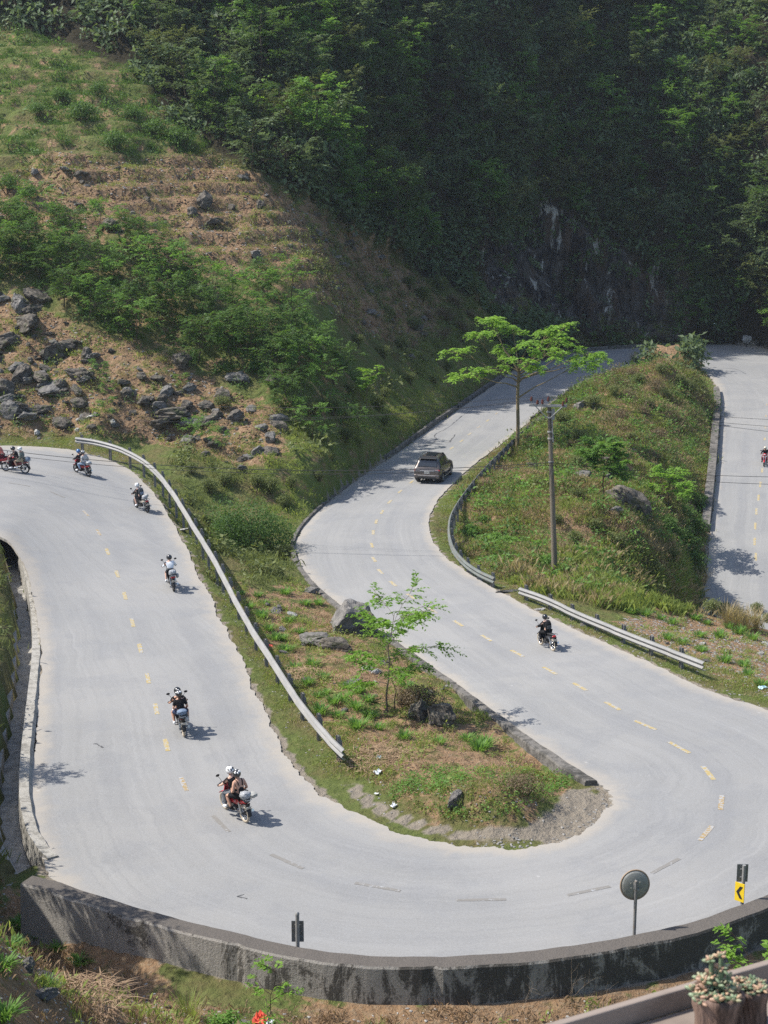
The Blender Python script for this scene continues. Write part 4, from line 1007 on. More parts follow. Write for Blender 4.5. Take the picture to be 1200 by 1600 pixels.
# grassy verges beside the asphalt
verge = np.zeros(len(FACC), bool)
for E_, s_, a_, b_ in ((RB, 1, 0, 28 * NS), (RA, -1, 27 * NS, 47 * NS), (RB, 1, 41 * NS, 50 * NS), (RA, -1, 50 * NS, 58 * NS), (RA, -1, 0, 5 * NS)):
    verge |= nearpath((E_ + DIR * s_ * 1.5)[a_:b_:2], 1.05)
pn = sample(None, 30, rg, extra=verge & OFF & ~DIRTF); k = fbm(pn[0][:, 0] / 1.5, pn[0][:, 1] / 1.5, 7, 3) > -.08
VERGE = verge
stuff('verge_grass', GS, (pn[0][k], pn[1][k]), M_GRASS, rg, sc=(.6, 1.5))
stuff('tip_moss', GS + [clump_proto(rg, 14, .12, .06, .6, .06)], patchy(sample([(560,1240),(862,1285),(875,1330),(640,1350),(520,1270)], 40, rg, extra=OFF & ~DIRTF), rg, 1.3, -.15, 411), M_GRASS, rg, sc=(.6, 1.5))
pn = sample(None, 12, rg, extra=verge & OFF & ~DIRTF); k = fbm(pn[0][:, 0] / 1.1, pn[0][:, 1] / 1.1, 17, 3) > -.12
stuff('verge_straw', GS, (pn[0][k], pn[1][k]), M_GRASSDRY, rg, sc=(.6, 1.4))
stuff('foot_grass', GP + WEED, patchy(sample(Z_F, 9, rg, extra=OFF), rg, 2, .22, 211), M_GRASS, rg, sc=(.6, 1.4))
stuff('foot_straw', GP, patchy(sample(Z_F, 14, rg, extra=OFF), rg, 1.3, .1, 221), M_STRAW, rg, sc=(.5, 1.1), align=0)
lb = (FACC[:, 0] < -7) & (FACC[:, 0] > -40) & (FACC[:, 1] > 36) & (FACC[:, 1] < 80)
stuff('left_bank_undergrowth', [clump_proto(rg, 36, .4, .18, .5)] + GP2, patchy(sample(None, 1.4, rg, extra=lb & OFF), rg, 4, -.2, 231), M_LF_OLIVE, rg, sc=(.7, 1.5))

# ------------------------------------------------------------------ rocks
def rockmat(name, lo, hi, pale, moss=(.06, .075, .03)):
    t = NT(name); co = t.coord(); n = t.noise(t.mapping(co, (1, 1, 2.2)), 2.6, 8, .72, .6); m = t.noise(co, 1.3, 5, .6)
    col = t.mix(t.ramp(n, .35, .68), lo, hi); col = t.mix(t.ramp(t.noise(co, 5, 6, .7), .60, .72), col, pale)
    col = t.mix(t.math('MULTIPLY', t.ramp(m, .55, .68), .7), col, moss)
    t.bump(t.math('ADD', n, t.math('MULTIPLY', t.noise(co, 12, 5, .7), .6)), 1.0, .08); return t.fin(col, .92, 0, .15)
M_ROCKD = rockmat('dark_limestone', (.042, .038, .034), (.195, .172, .142), (.35, .32, .275)); M_ROCKG = rockmat('grey_limestone', (.10, .095, .09), (.24, .225, .205), (.36, .34, .31)); M_ROCKP = rockmat('pale_stone', (.34, .33, .31), (.55, .54, .51), (.66, .65, .62), (.30, .28, .22))
def rockmesh(seed, sq=(1, .8, .65), cuts=9, sub=4, rough=.16):
    rg_ = np.random.default_rng(seed); b = bmesh.new(); bmesh.ops.create_icosphere(b, subdivisions=sub, radius=1.0)
    V_ = np.array([v.co[:] for v in b.verts]); d = V_.copy()
    for k in range(cuts):
        n = unit(rg_.normal(size=3)); h = rg_.uniform(.55, .88); t_ = V_ @ n; V_ -= np.maximum(t_ - h, 0)[:, None] * n * .93
    s = seed * 3.7
    V_ = V_ * (1 + rough * fbm(d[:, 0] * 1.6 + s, d[:, 1] * 1.6, d[:, 2] * 1.6, 5, .58))[:, None]
    st_ = np.sin(V_[:, 2] * 11 + 2 * fbm(d[:, 0] * 1.2, d[:, 1] * 1.2 + s, 0, 2)); V_[:, :2] *= (1 + .022 * st_)[:, None]
    V_ = V_ * np.array(sq)
    for v, q in zip(b.verts, V_): v.co = q
    m = bpy.data.meshes.new('boulder'); b.to_mesh(m); b.free()
    return m
ROCKS = [rockmesh(i, sq) for i, sq in enumerate([(1, .8, .65), (1.1, .7, .5), (.9, .85, .8), (1, .6, .75), (1.2, .9, .45), (.8, .7, .9), (1, .95, .6)])]
ROCKM = {}
def rock(loc, size, kind=0, mat=None, name='boulder', label=None, cat='boulder', group=None, rz=None, sink=.25, tilt=.35):
    mat = mat or M_ROCKD; key = (kind, mat.name)
    if key not in ROCKM: m = ROCKS[kind].copy(); m.materials.append(mat); ROCKM[key] = m
    o = bpy.data.objects.new(name, ROCKM[key]); COL.objects.link(o)
    s = size if hasattr(size, '__len__') else (size * random.uniform(.85, 1.2), size * random.uniform(.8, 1.15), size * random.uniform(.75, 1.1))
    o.scale = s; o.rotation_euler = (random.uniform(-tilt, tilt), random.uniform(-tilt, tilt), random.uniform(0, 6.28) if rz is None else rz)
    o.location = Vector(loc) + Vector((0, 0, s[2] * .65 * (1 - 2 * sink) * .6)); tag(o, label, cat, group); return o
M_STRAWB = pm('dead_wood', (.26, .20, .14), .9, 0, .3, 8)
# leafless branches
def bare(base, h, seed, label, mat=None):
    rg_ = np.random.default_rng(seed); root = MB()
    def br(p, d, L, r, n):
        pts = [p]
        for j in range(4): d = (d + Vector(rg_.normal(size=3)) * .16).normalized(); pts.append(pts[-1] + d * L / 4)
        root.tube(pts, [r * (1 - .17 * j) for j in range(5)], 5)
        if n: 
            for q in range(3): br(pts[2 + q % 3], (d + Vector(rg_.normal(size=3)) * .55 + Vector((0, 0, .2))).normalized(), L * .6, r * .5, n - 1)
    for k in range(3): br(Vector((0, 0, -.1)), Vector((rg_.normal() * .5, rg_.normal() * .4, 1)).normalized(), h * .55, .012, 3)
    o = root.obj('bare_bush', mat or M_STRAWB); o.location = base; tag(o, label, 'bush'); return o
# ------------------------------------------------------------------ boulders and stones, each a thing
def side_of(px, py):
    return px, py
G_B = 'dark boulders strewn on the slope above the left road'
bl = [(55,468,1.15,'large dark boulder high in the boulder field near the left edge'),(42,512,1.2,'big dark boulder with a shaded hollow in the boulder field'),(82,562,1.1,'dark round boulder in the middle of the left boulder field'),
      (34,592,1.0,'dark boulder low in the field above the riders at the left edge'),(262,650,1.15,'dark jagged boulder standing alone in bare soil above the guardrail end'),(285,572,1.05,'broad dark boulder with grass growing before it, left of the shrub belt'),
      (372,594,.8,'grey boulder above the bare soil, left of the paler one by the bushes'),(434,597,.95,'tall dark boulder beside the bushes at the right end of the field'),(176,356,.95,'single dark angular boulder at the top of the shrub belt'),
      (322,318,1.0,'weathered rock outcrop on the brown terraces'),(300,335,.7,'smaller rock at the foot of the terrace outcrop'),(330,350,.8,'flat rock ledge beside the small green terrace'),(15,650,.8,'low grey slab just above the road at the left edge'),(40,652,.6,'pale grey stone slab beside the low slab at the left edge')]
for i, (a, b, s, l) in enumerate(bl): rock(hits(a, b), s, i % 7, M_ROCKD if 'grey' not in l else M_ROCKG, label=l)
rg = np.random.default_rng(21)
def strew(poly, n, s0, s1, mats, label, group, name='boulder', cat='boulder', pw=2.2, cut=None):
    P_, N_ = sample(poly, 3.0, rg, extra=OFF); 
    if cut is not None: P_, N_ = patchy((P_, N_), rg, 5, cut, 33)
    if len(P_) > n: k = rg.choice(len(P_), n, False); P_ = P_[k]
    for p in P_:
        s = s0 + (s1 - s0) * rg.random() ** pw
        lb_ = label if isinstance(label, str) else (label[0] if s > (s0 + s1) * .42 else label[1])
        rock(p, s, int(rg.integers(0, 7)), mats[int(rg.integers(0, len(mats)))], name, lb_, cat, group)
strew([(0,460),(120,505),(200,560),(130,668),(-40,668),(-40,460)], 110, .2, .95, [M_ROCKD, M_ROCKD, M_ROCKG], ('dark boulder among many at the left end of the boulder field', 'small dark rock among many at the left end of the boulder field'), G_B)
strew([(200,560),(330,595),(440,645),(440,700),(380,735),(250,690),(130,682)], 75, .15, .75, [M_ROCKD, M_ROCKD, M_ROCKG], ('dark boulder scattered in the soil above the guardrail bend', 'small rock scattered in the soil above the guardrail bend'), 'rocks above the guardrail bend')
strew([(480,330),(640,430),(700,480),(640,560),(500,470)], 45, .15, .6, [M_ROCKG, M_ROCKD], 'weathered rock on the shaded brown flank of the spur', 'rocks on the flank of the spur', 'rock', 'rock', 2.5)
strew(Z_B, 200, .12, .6, [M_ROCKG, M_ROCKD], 'small weathered rock lying on the bare brown terraces', 'rocks on the brown terraces', 'rock', 'rock', 3)
strew([(0,640),(200,650),(120,684),(-20,684)], 14, .12, .35, [M_ROCKP, M_ROCKG], 'pale stone along the far verge of the left road', 'pale stones on the verge', 'stone', 'stone')
strew([(860,640),(1000,640),(1060,760),(1090,860),(960,860),(760,760)], 60, .15, .6, [M_ROCKG, M_ROCKG, M_ROCKD], 'grey rock half buried in the grass of the mound', 'rocks on the mound', 'rock', 'rock', 1.6)
strew([(400,930),(600,990),(760,1110),(600,1180),(440,1060)], 26, .08, .28, [M_ROCKG, M_ROCKG, M_ROCKP], 'small grey stone among the tufts on the island', 'small stones on the island', 'stone', 'stone')
strew([(0,1400),(60,1400),(140,1540),(500,1590),(0,1600)], 22, .07, .25, [M_ROCKG, M_ROCKD], 'small stone on the ground below the retaining wall', 'stones below the retaining wall', 'stone', 'stone')
strew([(980,1000),(1200,990),(1250,1060),(1180,1085)], 40, .05, .2, [M_ROCKP, M_ROCKG], 'pale chip of stone in the clearing beyond the right guardrail', 'stone chips in the clearing', 'stone', 'stone')
for a, b, s, k, m, l in [(545,984,(1.3,1.1,1.15),2,M_ROCKG,'largest grey boulder on the island, beside the low wall'),(574,990,(.5,.65,.85),5,M_ROCKD,'dark end of the big boulder group against the low wall'),(490,1003,(.95,.7,.6),1,M_ROCKG,'pale grey slab left of the largest island boulder'),
                        (524,1012,(.75,.6,.5),3,M_ROCKD,'dark angular rock in front of the largest island boulder'),(434,958,(.5,.4,.22),1,M_ROCKG,'flat stone near the guardrail, left of the slab'),(488,925,(.4,.35,.3),0,M_ROCKG,'small boulder leaning on the low wall above the slab'),
                        (685,1128,(.55,.6,.75),3,M_ROCKD,'steep dark slab of rock right of the island sapling'),(655,1122,(.6,.5,.6),2,M_ROCKD,'rock buried under dry brush beside the sapling'),(545,1070,(.42,.34,.24),6,M_ROCKG,'grey stone in the middle of the island among tufts'),(432,955,(.3,.3,.2),2,M_ROCKG,None),
                        (712,1253,(.32,.3,.35),3,M_ROCKG,'squarish rock on the creeper covered tip of the island'),(1167,532,(.85,.7,.9),0,M_ROCKP,'big pale boulder at the far bend beside the traffic mirror'),(1182,536,(.45,.4,.35),2,M_ROCKD,'dark stone at the foot of the big pale boulder'),(985,792,(1.5,1.2,1.3),3,M_ROCKD,'big dark boulder on the mound right of its small tree'),
                        (792,925,(.5,.35,.16),1,M_ROCKG,'flat slab of stone in the gap between the two right guardrails'),(845,953,(.25,.2,.15),0,M_ROCKP,'pale stone under the right guardrail'),(917,978,(.3,.25,.2),2,M_ROCKG,'brown grey stone lying below the right guardrail'),(905,640,(.8,.7,.7),2,M_ROCKG,'rock beside the grey wall at the top of the mound'),
                        (1098,692,(.5,.45,.3),1,M_ROCKG,'grey rock beside the thick wall at the foot of the mound'),(42,1512,(.22,.2,.2),0,M_ROCKG,'grey stone among the tufts below the left end of the wall'),(385,1603,(.22,.16,.12),1,M_ROCKG,'flat stone in the foreground beside the red litter'),(497,1640,(.22,.2,.2),3,M_ROCKD,'dark stone at the foot of the retaining wall'),(288,828,(.35,.3,.12),1,M_ROCKP,'pale slab beside the long guardrail')]:
    rock(hits(a, b), s, k, m, label=l or 'small stone beside the flat slab near the guardrail')
# gravel strewn round the tip of the island and the wall end
pebV = []; 
m0 = bmesh.new(); bmesh.ops.create_icosphere(m0, subdivisions=1, radius=1); pv = np.array([v.co[:] for v in m0.verts]); pf = np.array([[v.index for v in f.verts] for f in m0.faces]); m0.free()
pebs = [(pv * np.array(s) * (1 + .25 * fbm(pv[:, 0] + k * 9, pv[:, 1], pv[:, 2], 2))[:, None], pf, np.random.default_rng(k).random(len(pf)) * .3 + .3) for k, s in enumerate([(1, .8, .6), (1.2, .7, .5), (.9, .9, .7)])]
M_GRAV = leafmat('gravel_stone', (.12, .115, .105), (.42, .40, .37), 0.0, .9)
tipg = [(850,1312),(900,1290),(935,1262),(945,1225),(965,1240),(962,1275),(925,1312),(870,1332),(760,1338),(700,1330),(760,1318)]
rims = np.zeros(len(FACC), bool)
for E_, s_, a_, b_ in ((RB, 1, 19 * NS, 27 * NS), (RB, 1, 2 * NS, 9 * NS), (RA, -1, 28 * NS, 33 * NS)): rims |= nearpath((E_ + DIR * s_ * .15)[a_:b_:2], .55)
stuff('verge_stones', pebs, sample(None, 9, rg, extra=VERGE & OFF), M_GRAV, rg, sc=(.012, .05))
stuff('gravel', pebs, sample(None, 14, rg, extra=rims), M_GRAV, rg, sc=(.012, .055))
stuff('gravel_at_bend', pebs, sample(tipg, 30, rg), M_GRAV, rg, sc=(.012, .06))
stuff('clearing_rubble', pebs, sample(Z_G, 22, rg, extra=OFF), M_GRAV, rg, sc=(.015, .07))
stuff('soil_clods', pebs, patchy(sample(Z_B, 26, rg, extra=OFF), rg, 3, -.25, 17), SOILM, rg, sc=(.03, .12))
stuff('boulder_field_clods', pebs, patchy(sample(Z_R, 26, rg, extra=OFF), rg, 3, -.2, 18), SOILM, rg, sc=(.03, .11))
stuff('island_clods', pebs, sample(Z_I, 30, rg, extra=OFF & ~DIRTF), SOILM, rg, sc=(.012, .05))
stuff('mound_clods', pebs, patchy(sample(Z_M, 14, rg, extra=OFF), rg, 3, .0, 19), SOILM, rg, sc=(.02, .09))
stuff('slope_rubble', pebs, patchy(sample(Z_B, 4, rg, extra=OFF), rg, 3, 0, 7), M_GRAV, rg, sc=(.03, .14))
stuff('boulder_field_rubble', pebs, patchy(sample(Z_R, 5, rg, extra=OFF), rg, 3, 0, 8), M_GRAV, rg, sc=(.03, .13))
stuff('foot_rubble', pebs, sample(Z_F, 18, rg, extra=OFF), M_GRAV, rg, sc=(.01, .05))
drb = nearpath((DRp - DRn * 1.0)[::2], .4); stuff('drain_edge_gravel', pebs, sample(None, 30, rg, extra=drb), M_GRAV, rg, sc=(.01, .05))

# ------------------------------------------------------------------ single trees and shrubs
def targettree(base, fork_h, trunk_r, targets, leafm, bark, label, leaf=.22, nspr=9, sprL=1.0, rad=1.0, seed=5):
    rg_ = np.random.default_rng(seed); root = empty('roadside_tree', base); tag(root, label, 'tree'); tb = MB(); lf = Leaves()
    b = Vector(base); tp = [Vector((0, 0, -.5)), Vector((0.03, 0, fork_h * .35)), Vector((-.04, .03, fork_h * .7)), Vector((.02, 0, fork_h))]
    tb.tube(tp, [trunk_r * 1.15, trunk_r, trunk_r * .9, trunk_r * .8], 10)
    for k, (px, py, dd, ff) in enumerate(targets):
        t_ = Vector(P(px, py, d=b.y + dd)) - b; st = tp[-1] if ff > .98 else tp[1].lerp(tp[3], ff)
        mid = st.lerp(t_, .5) + Vector((rg_.normal() * .2, rg_.normal() * .2, -.35 + .25 * rg_.random())); pts = [st, st.lerp(mid, .6) + Vector((0, 0, .1)), mid, mid.lerp(t_, .6), t_]
        r0 = trunk_r * .5
        tb.tube(pts, [r0, r0 * .7, r0 * .5, r0 * .3, .012], 6)
        for q in range(nspr):
            a = rg_.uniform(0, 6.28); rr = rad * math.sqrt(rg_.random()) * .9; c = t_ + Vector((rr * math.cos(a), rr * math.sin(a), rg_.normal() * .16 - .12 * rr))
            tb.tube([mid.lerp(t_, rg_.uniform(.4, 1)), c], [.016, .006], 4, False)
            bs = rg_.random()
            for w in range(4):
                yw = a + rg_.normal() * 1.2; el = rg_.normal() * .18 - .05
                lf.add(spray(rg_, np.array(c), (math.cos(yw), math.sin(yw), el), sprL * rg_.uniform(.5, 1.1), leaf, 16, .35, .5), rg_, bs)
    tb.obj('trunk', bark, root); link('crown', lf.mesh('crown'), root, leafm); return root
M_TRUNK = pm('tan_trunk_bark', (.20, .155, .09), .85, 0, .25, 5, .3, .15, dirt=(.10, .09, .06))
b = hits(808, 703)
targettree(b, 5.4, .125, [(772,503,1,1),(745,522,-1,1),(718,548,.5,.9),(728,582,-1.5,.7),(768,576,-2,.8),(795,545,2,1),(828,535,-1,1),(856,516,1.5,1),(884,508,.5,1),(852,550,-1.5,.95),(888,545,1,.9),(918,551,0,.85),(938,557,1,.85),(800,512,2.5,1),(838,572,-2,.8),(762,495,2,1),(810,560,-2.5,1),(872,530,2.5,1),(905,568,-1,.5)],
           M_LF_BRIGHT, M_TRUNK, 'bright green spreading tree on a straight trunk beside the curved guardrail', .27, 8, .9, 1.0)
t_ = make_tree(31, 'sapling', 3.4, 1.75, M_LF_BRIGHT, M_BARK, 'slender green sapling on the island, left of the dark rock slab', trunk_r=.035, crown0=.28, nlimb=16, nspray=10, leaf=.14, nleaf=16, sprayL=.5, flat=.8); place(t_, hits(606, 1112), 1.05, 4.1)
t_ = make_tree(32, 'sapling', 2.3, .8, M_LF_OLIVE, M_BARKD, 'thin leafless looking stem just right of the island sapling', trunk_r=.02, crown0=.6, nlimb=4, nspray=3, leaf=.07, nleaf=6, sprayL=.3); place(t_, hits(618, 1112), 1.0, 2.0)
t_ = make_tree(33, 'small_tree', 3.3, 1.6, M_LF_FRESH, M_BARKD, 'small round crowned tree on the mound right of the power pole', trunk_r=.05, crown0=.45, nlimb=14, nspray=13, leaf=.20, nleaf=20, sprayL=.6, flat=.5); place(t_, hits(942, 782))
t_ = make_tree(34, 'small_tree', 2.6, 1.9, M_LF_BRIGHT, M_BARKD, 'yellow green leafy tree low on the right side of the mound', trunk_r=.05, crown0=.4, nlimb=10, nspray=9, leaf=.24, nleaf=16, sprayL=.7, flat=.9); place(t_, hits(1042, 800))
t_ = make_shrub(35, 'round_bush', 2.35, 3.3, M_LF_MID, 'large dense round bush in the hollow beside the long guardrail', 'bush', 9000, .13, 16, .5); place(t_, hits(388, 868))
t_ = make_tree(36, 'sapling', 3.0, .9, M_LF_BRIGHT, M_BARK, 'pale broad leaved sapling on the slope left of the bank', trunk_r=.03, crown0=.5, nlimb=8, nspray=4, leaf=.32, nleaf=7, sprayL=.5, flat=.3); place(t_, hits(572, 640))
# prototypes: shrub belt
GSB = 'leafy small trees of the shrub belt on the left slope'
belt = [make_tree(40 + k, 'small_tree', (3.4, 3.0, 3.8, 2.8)[k], (1.8, 1.6, 1.7, 1.5)[k], (M_LF_FRESH, M_LF_MID, M_LF_FRESH, M_LF_MID)[k], M_BARKD, 'leafy small tree in the shrub belt', trunk_r=.04, crown0=.3, nlimb=10, nspray=8, leaf=.15, nleaf=16, sprayL=.65, flat=.8, multi=1 + k % 2, group=GSB) for k in range(4)]
bp = [(35,420),(62,445),(95,425),(120,445),(150,470),(180,440),(205,475),(235,420),(262,455),(245,510),(275,490),(300,520),(330,500),(350,540),(372,520),(395,560),(412,535),(440,560),(465,530),(480,585),(500,560),(100,480),(140,510),(185,520),(215,540),(20,385),(60,385),(105,385),(150,400),(290,450),(330,470),(205,395),(400,500),(430,600),(360,575),(310,570),(470,620),(520,600),(505,640),(450,650),(490,690),(420,470),(455,480),(15,430),(-20,400),(-30,440)]
lab = lambda a, b: 'leafy small tree in the %s of the shrub belt on the left slope' % (('upper left end' if b < 440 else 'lower left end') if a < 170 else ('upper middle' if b < 480 else 'lower middle') if a < 330 else ('upper right end' if b < 540 else 'lower right end'))
for k, (a, b) in enumerate(bp): place(belt[(k * 7) % 4], hits(a, b), random.uniform(.75, 1.15), label=lab(a, b), group='leafy trees, ' + lab(a, b)[26:])
small = [(165,662,.45,'low leafy bush beside the road at the guardrail start'),(168,632,.4,'small leafy bush above the guardrail start'),(158,600,.45,'small bush between boulders above the guardrail start'),(300,700,.5,'bright leafy bush above the long guardrail bend'),(325,698,.5,'second bright bush above the long guardrail bend'),(345,712,.45,'bright bush just right of the pair above the guardrail bend'),(282,612,.35,'bright tuft of leaves under the broad boulder'),(560,680,.5,'leafy sapling at the top of the mossy bank')]
for k, (a, b, s, l) in enumerate(small): place(belt[k % 2 * 2], hits(a, b), s, label=l, group='small bushes above the guardrail')
# shrubs
SH = [make_shrub(60, 'shrub', .9, 1.0, M_LF_OLIVE, 'olive shrub', n=1300, leaf=.10, lumps=7), make_shrub(61, 'shrub', 1.0, 1.1, M_LF_MID, 'green shrub', n=1300, leaf=.12, lumps=8), make_shrub(62, 'shrub', .8, .9, M_LF_FRESH, 'fresh green shrub', n=900, leaf=.13, lumps=6), make_shrub(63, 'shrub', 1.0, 1.1, M_LF_DRY, 'dry brown shrub', n=1300, leaf=.09, lumps=8)]
def shrubs(lst, kind, label, group):
    for a, b, s in lst: place(SH[kind], hits(a, b), s * random.uniform(.9, 1.1), label=label, group=group)
shrubs([(700,505,1.5),(715,480,1.3),(690,530,1.2),(740,500,1.1),(670,500,1.0),(725,520,1.2)], 3, 'dry reddish brown shrub at the end of the spur behind the bright tree', 'dry shrubs at the end of the spur')
shrubs([(640,450,1.2),(660,470,1.3),(690,455,1.5),(610,500,1.1),(645,515,1.2),(600,560,1.2),(625,545,1.1),(740,460,1.3),(770,490,1.0)], 0, 'olive shrub along the crest of the spur above the bank', 'olive shrubs on the crest of the spur')
shrubs([(350,640,.9),(460,600,1.2),(530,560,1.0),(560,540,1.0),(550,620,1.1),(520,650,1.2),(490,650,1.0),(540,690,.9),(590,640,1.0)], 0, 'olive shrub on the slope between the shrub belt and the mossy bank', 'olive shrubs above the mossy bank')
shrubs([(100,160,1.3),(130,190,1.6),(60,180,.9),(180,235,1.4),(10,300,1.4),(20,340,1.3),(90,340,1.0),(280,230,1.6),(240,215,1.5),(150,150,1.0),(210,190,1.3),(45,310,1.1)], 1, 'green shrub among the old terraces of the upper left slope', 'shrubs on the upper left terraces')
shrubs([(735,838,.9),(770,845,.7),(800,850,.7),(755,815,.6),(850,885,.9),(905,875,.9),(930,890,.8),(880,895,.7)], 2, 'fresh green shrub on the near side of the mound by the power pole', 'green shrubs round the foot of the pole')
shrubs([(960,860,1.0),(1000,870,.9),(1045,880,1.0),(1060,905,1.1),(1090,905,.9),(900,850,.8),(1020,900,.9)], 0, 'olive shrub on the near right side of the mound', 'olive shrubs on the near right of the mound')
shrubs([(1075,860,1.2),(1085,885,1.1),(1085,835,1.2),(1050,845,1.2),(1070,815,1.2),(1040,830,1.0),(1090,790,.9),(1060,790,1.0)], 1, 'dark green shrub on the right flank of the mound beside the thick wall', 'dark shrubs on the right flank of the mound')
shrubs([(1000,600,1.0),(1030,585,1.1),(960,620,.9),(1060,600,1.0),(1040,625,1.0),(1075,615,1.2),(1010,640,1.0),(925,640,1.1),(880,665,1.2),(905,690,.9)], 0, 'olive shrub along the top of the mound', 'olive shrubs along the top of the mound')
shrubs([(900,730,.8),(960,720,.9),(985,690,.8),(905,780,.7),(845,760,.7),(870,820,.6),(930,830,.8),(1000,800,.8)], 0, 'olive shrub half way up the near side of the mound', 'olive shrubs half way up the mound')
shrubs([(760,760,.5),(790,740,.5),(1010,650,.9),(1000,760,.6),(950,690,.6),(890,700,.5),(830,690,.5),(880,860,.6)], 3, 'dry brown brush half way up the near side of the mound', 'dry brush half way up the mound')
shrubs([(990,590,.8),(1020,610,.9),(985,625,.8),(1050,660,.8),(1030,690,.9),(970,655,.7),(1015,720,.8)], 3, 'dry brown shrub along the top of the mound', 'dry shrubs along the top of the mound')
for a, b, hh, sd in ((760,165,3.2,11),(835,195,3.0,12),(930,190,2.6,13),(1080,130,3.4,14),(640,90,2.8,15),(985,420,2.2,16),(560,150,2.4,17)): tag(bare(hits(a, b), hh, sd, 'leafless pale branching shrub on the wooded cliff', M_STRAWB), group='leafless shrubs on the cliff')
shrubs([(640,1105,.75),(665,1108,.7),(625,1100,.55)], 3, 'dry brown brush heaped beside the dark rock slab on the island', 'dry brush by the rock slab')
shrubs([(820,1243,.6),(800,1240,.5)], 3, 'dry brown brush at the tip of the island', 'dry brush by the rock slab')
shrubs([(330,770,.9),(300,740,.7),(350,760,.8),(420,770,.9),(445,795,.9),(400,760,.8),(455,760,.7),(300,790,.5),(325,820,.6),(430,905,.7),(445,875,.9)], 0, 'olive shrub round the hollow beside the long guardrail', 'shrubs round the hollow')
shrubs([(1112,962,.8),(1150,966,.75),(1182,960,.8),(1130,958,.7),(1200,975,.7)], 0, 'olive shrub on the brink above the far right road', 'olive shrubs on the brink above the far right road')
shrubs([(520,720,.6),(560,700,.7),(600,665,.6),(640,640,.7),(500,750,.6),(680,600,.8),(640,600,.9),(700,580,.9),(600,620,.8),(540,660,.8)], 0, 'olive shrub on the mossy bank beside the upper road', 'olive shrubs on the mossy bank')
# strap leaved tufts
TF = [make_tuft(70, 'leafy_tuft', 110, .36, .030, M_LF_FRESH, 'green strap leaved tuft', arch=.7, spread=.24), make_tuft(71, 'leafy_tuft', 90, .32, .034, M_LF_FRESH, 'green strap leaved tuft', arch=.8, spread=.22)]
def tufts(lst, label, group, s=1.0):
    for k, q in enumerate(lst):
        if not cellnear(q): continue
        place(TF[k % 2], hits(*q[:2]), s * random.uniform(.75, 1.2), label=label, group=group)
cellnear = lambda q: True
tufts([(409,965),(451,972),(421,985),(469,989),(442,1000),(446,1018),(488,1007),(478,945),(445,929),(403,932),(497,945),(529,1007),(390,950),(375,930),(430,1000),(413,945)], 'green leafy tuft in the upper part of the island near the boulders', 'leafy tufts in the upper part of the island')
tufts([(487,1041),(497,1090),(520,1100),(527,1120),(557,1138),(577,1121),(559,1082),(544,1076),(556,1109),(510,1085),(480,1070),(460,1045),(590,1140),(505,1060),(535,1095),(575,1095),(500,1115)], 'green leafy tuft in the middle of the island beside the guardrail', 'leafy tufts in the middle of the island')
tufts([(631,1154),(637,1075),(685,1163),(730,1157),(757,1166),(655,1090),(748,1172)], 'green leafy tuft on the right half of the island by the sapling', 'leafy tufts on the right half of the island')
tufts([(32,1445),(17,1482),(90,1485),(80,1520),(72,1545),(5,1512),(7,1590),(125,1505),(40,1452),(60,1465)], 'green leafy tuft on the soil below the left end of the retaining wall', 'leafy tufts below the left end of the wall', .85)
tufts([(1068,958),(1033,968),(1008,962),(1087,968),(1127,962),(1179,970),(1139,981),(1093,995),(1043,999),(1066,1006),(1123,997),(1096,1018),(1133,1035),(1162,1041),(1169,1056),(1190,1072),(1050,975),(1105,975),(1155,990),(985,958),(970,950),(945,948),(1175,1000)], 'green leafy tuft in the clearing beyond the right guardrail', 'leafy tufts beyond the right guardrail', 1.0)
GT = [make_tuft(72, 'grass_clump', 120, .75, .013, M_GRASS, 'tall green grass clump', arch=.5, spread=.2), make_tuft(73, 'grass_clump', 130, .8, .012, M_GRASSDRY, 'tall dry grass clump', arch=.45, spread=.22)]
for q in [(295,1590),(590,1640),(1090,1640)]: place(GT[0], hits(*q), .9, label='tall green grass clump growing against the retaining wall', group='grass clumps against the retaining wall')
for q in [(305,1600),(600,1650)]: place(GT[1], hits(*q), .6, label='dry grass clump at the foot of the retaining wall', group='dry clumps against the retaining wall')
for q in [(1150,980),(1165,985),(1135,975),(1180,985),(1020,560),(990,565),(1060,570),(1075,575),(745,470),(765,480),(1095,915)]: place(GT[1], hits(*q), 1.5, label='tall feathery dry grass clump on the edge of the slope', group='feathery grass clumps')
t_ = make_tree(75, 'sapling', 1.5, .4, M_LF_BRIGHT, M_BARKD, 'young upright sapling with round leaves at the foot of the retaining wall', trunk_r=.012, crown0=.2, nlimb=9, nspray=3, leaf=.09, nleaf=7, sprayL=.18, flat=.4); place(t_, hits(418, 1640), 1.25)
t_ = make_tree(76, 'shrub', 1.9, .8, M_LF_BRIGHT, M_BARKD, 'leafy branch with glossy green leaves over the wall at the right edge', 'shrub', trunk_r=.02, crown0=.3, nlimb=9, nspray=4, leaf=.16, nleaf=9, sprayL=.3, flat=.3); q = P(1190, 1490, d=24); place(t_, (q[0], q[1], q[2] - 1.35), .8)
place(SH[2], hits(345, 1612), .55, label='low leafy bush at the foot of the wall, left of the red litter', group='low bushes at the wall foot'); place(SH[2], hits(830, 1655), .6, label='low leafy bush at the foot of the wall under the bare branches', group='low bushes at the wall foot')
bare(hits(862, 1660), 2.6, 3, 'leafless branching bush in front of the dark retaining wall'); bare(hits(838, 1655), 1.9, 4, 'smaller leafless bush left of the branching one'); bare(hits(640, 1040), .8, 5, 'dead twig bush leaning on the low island wall')
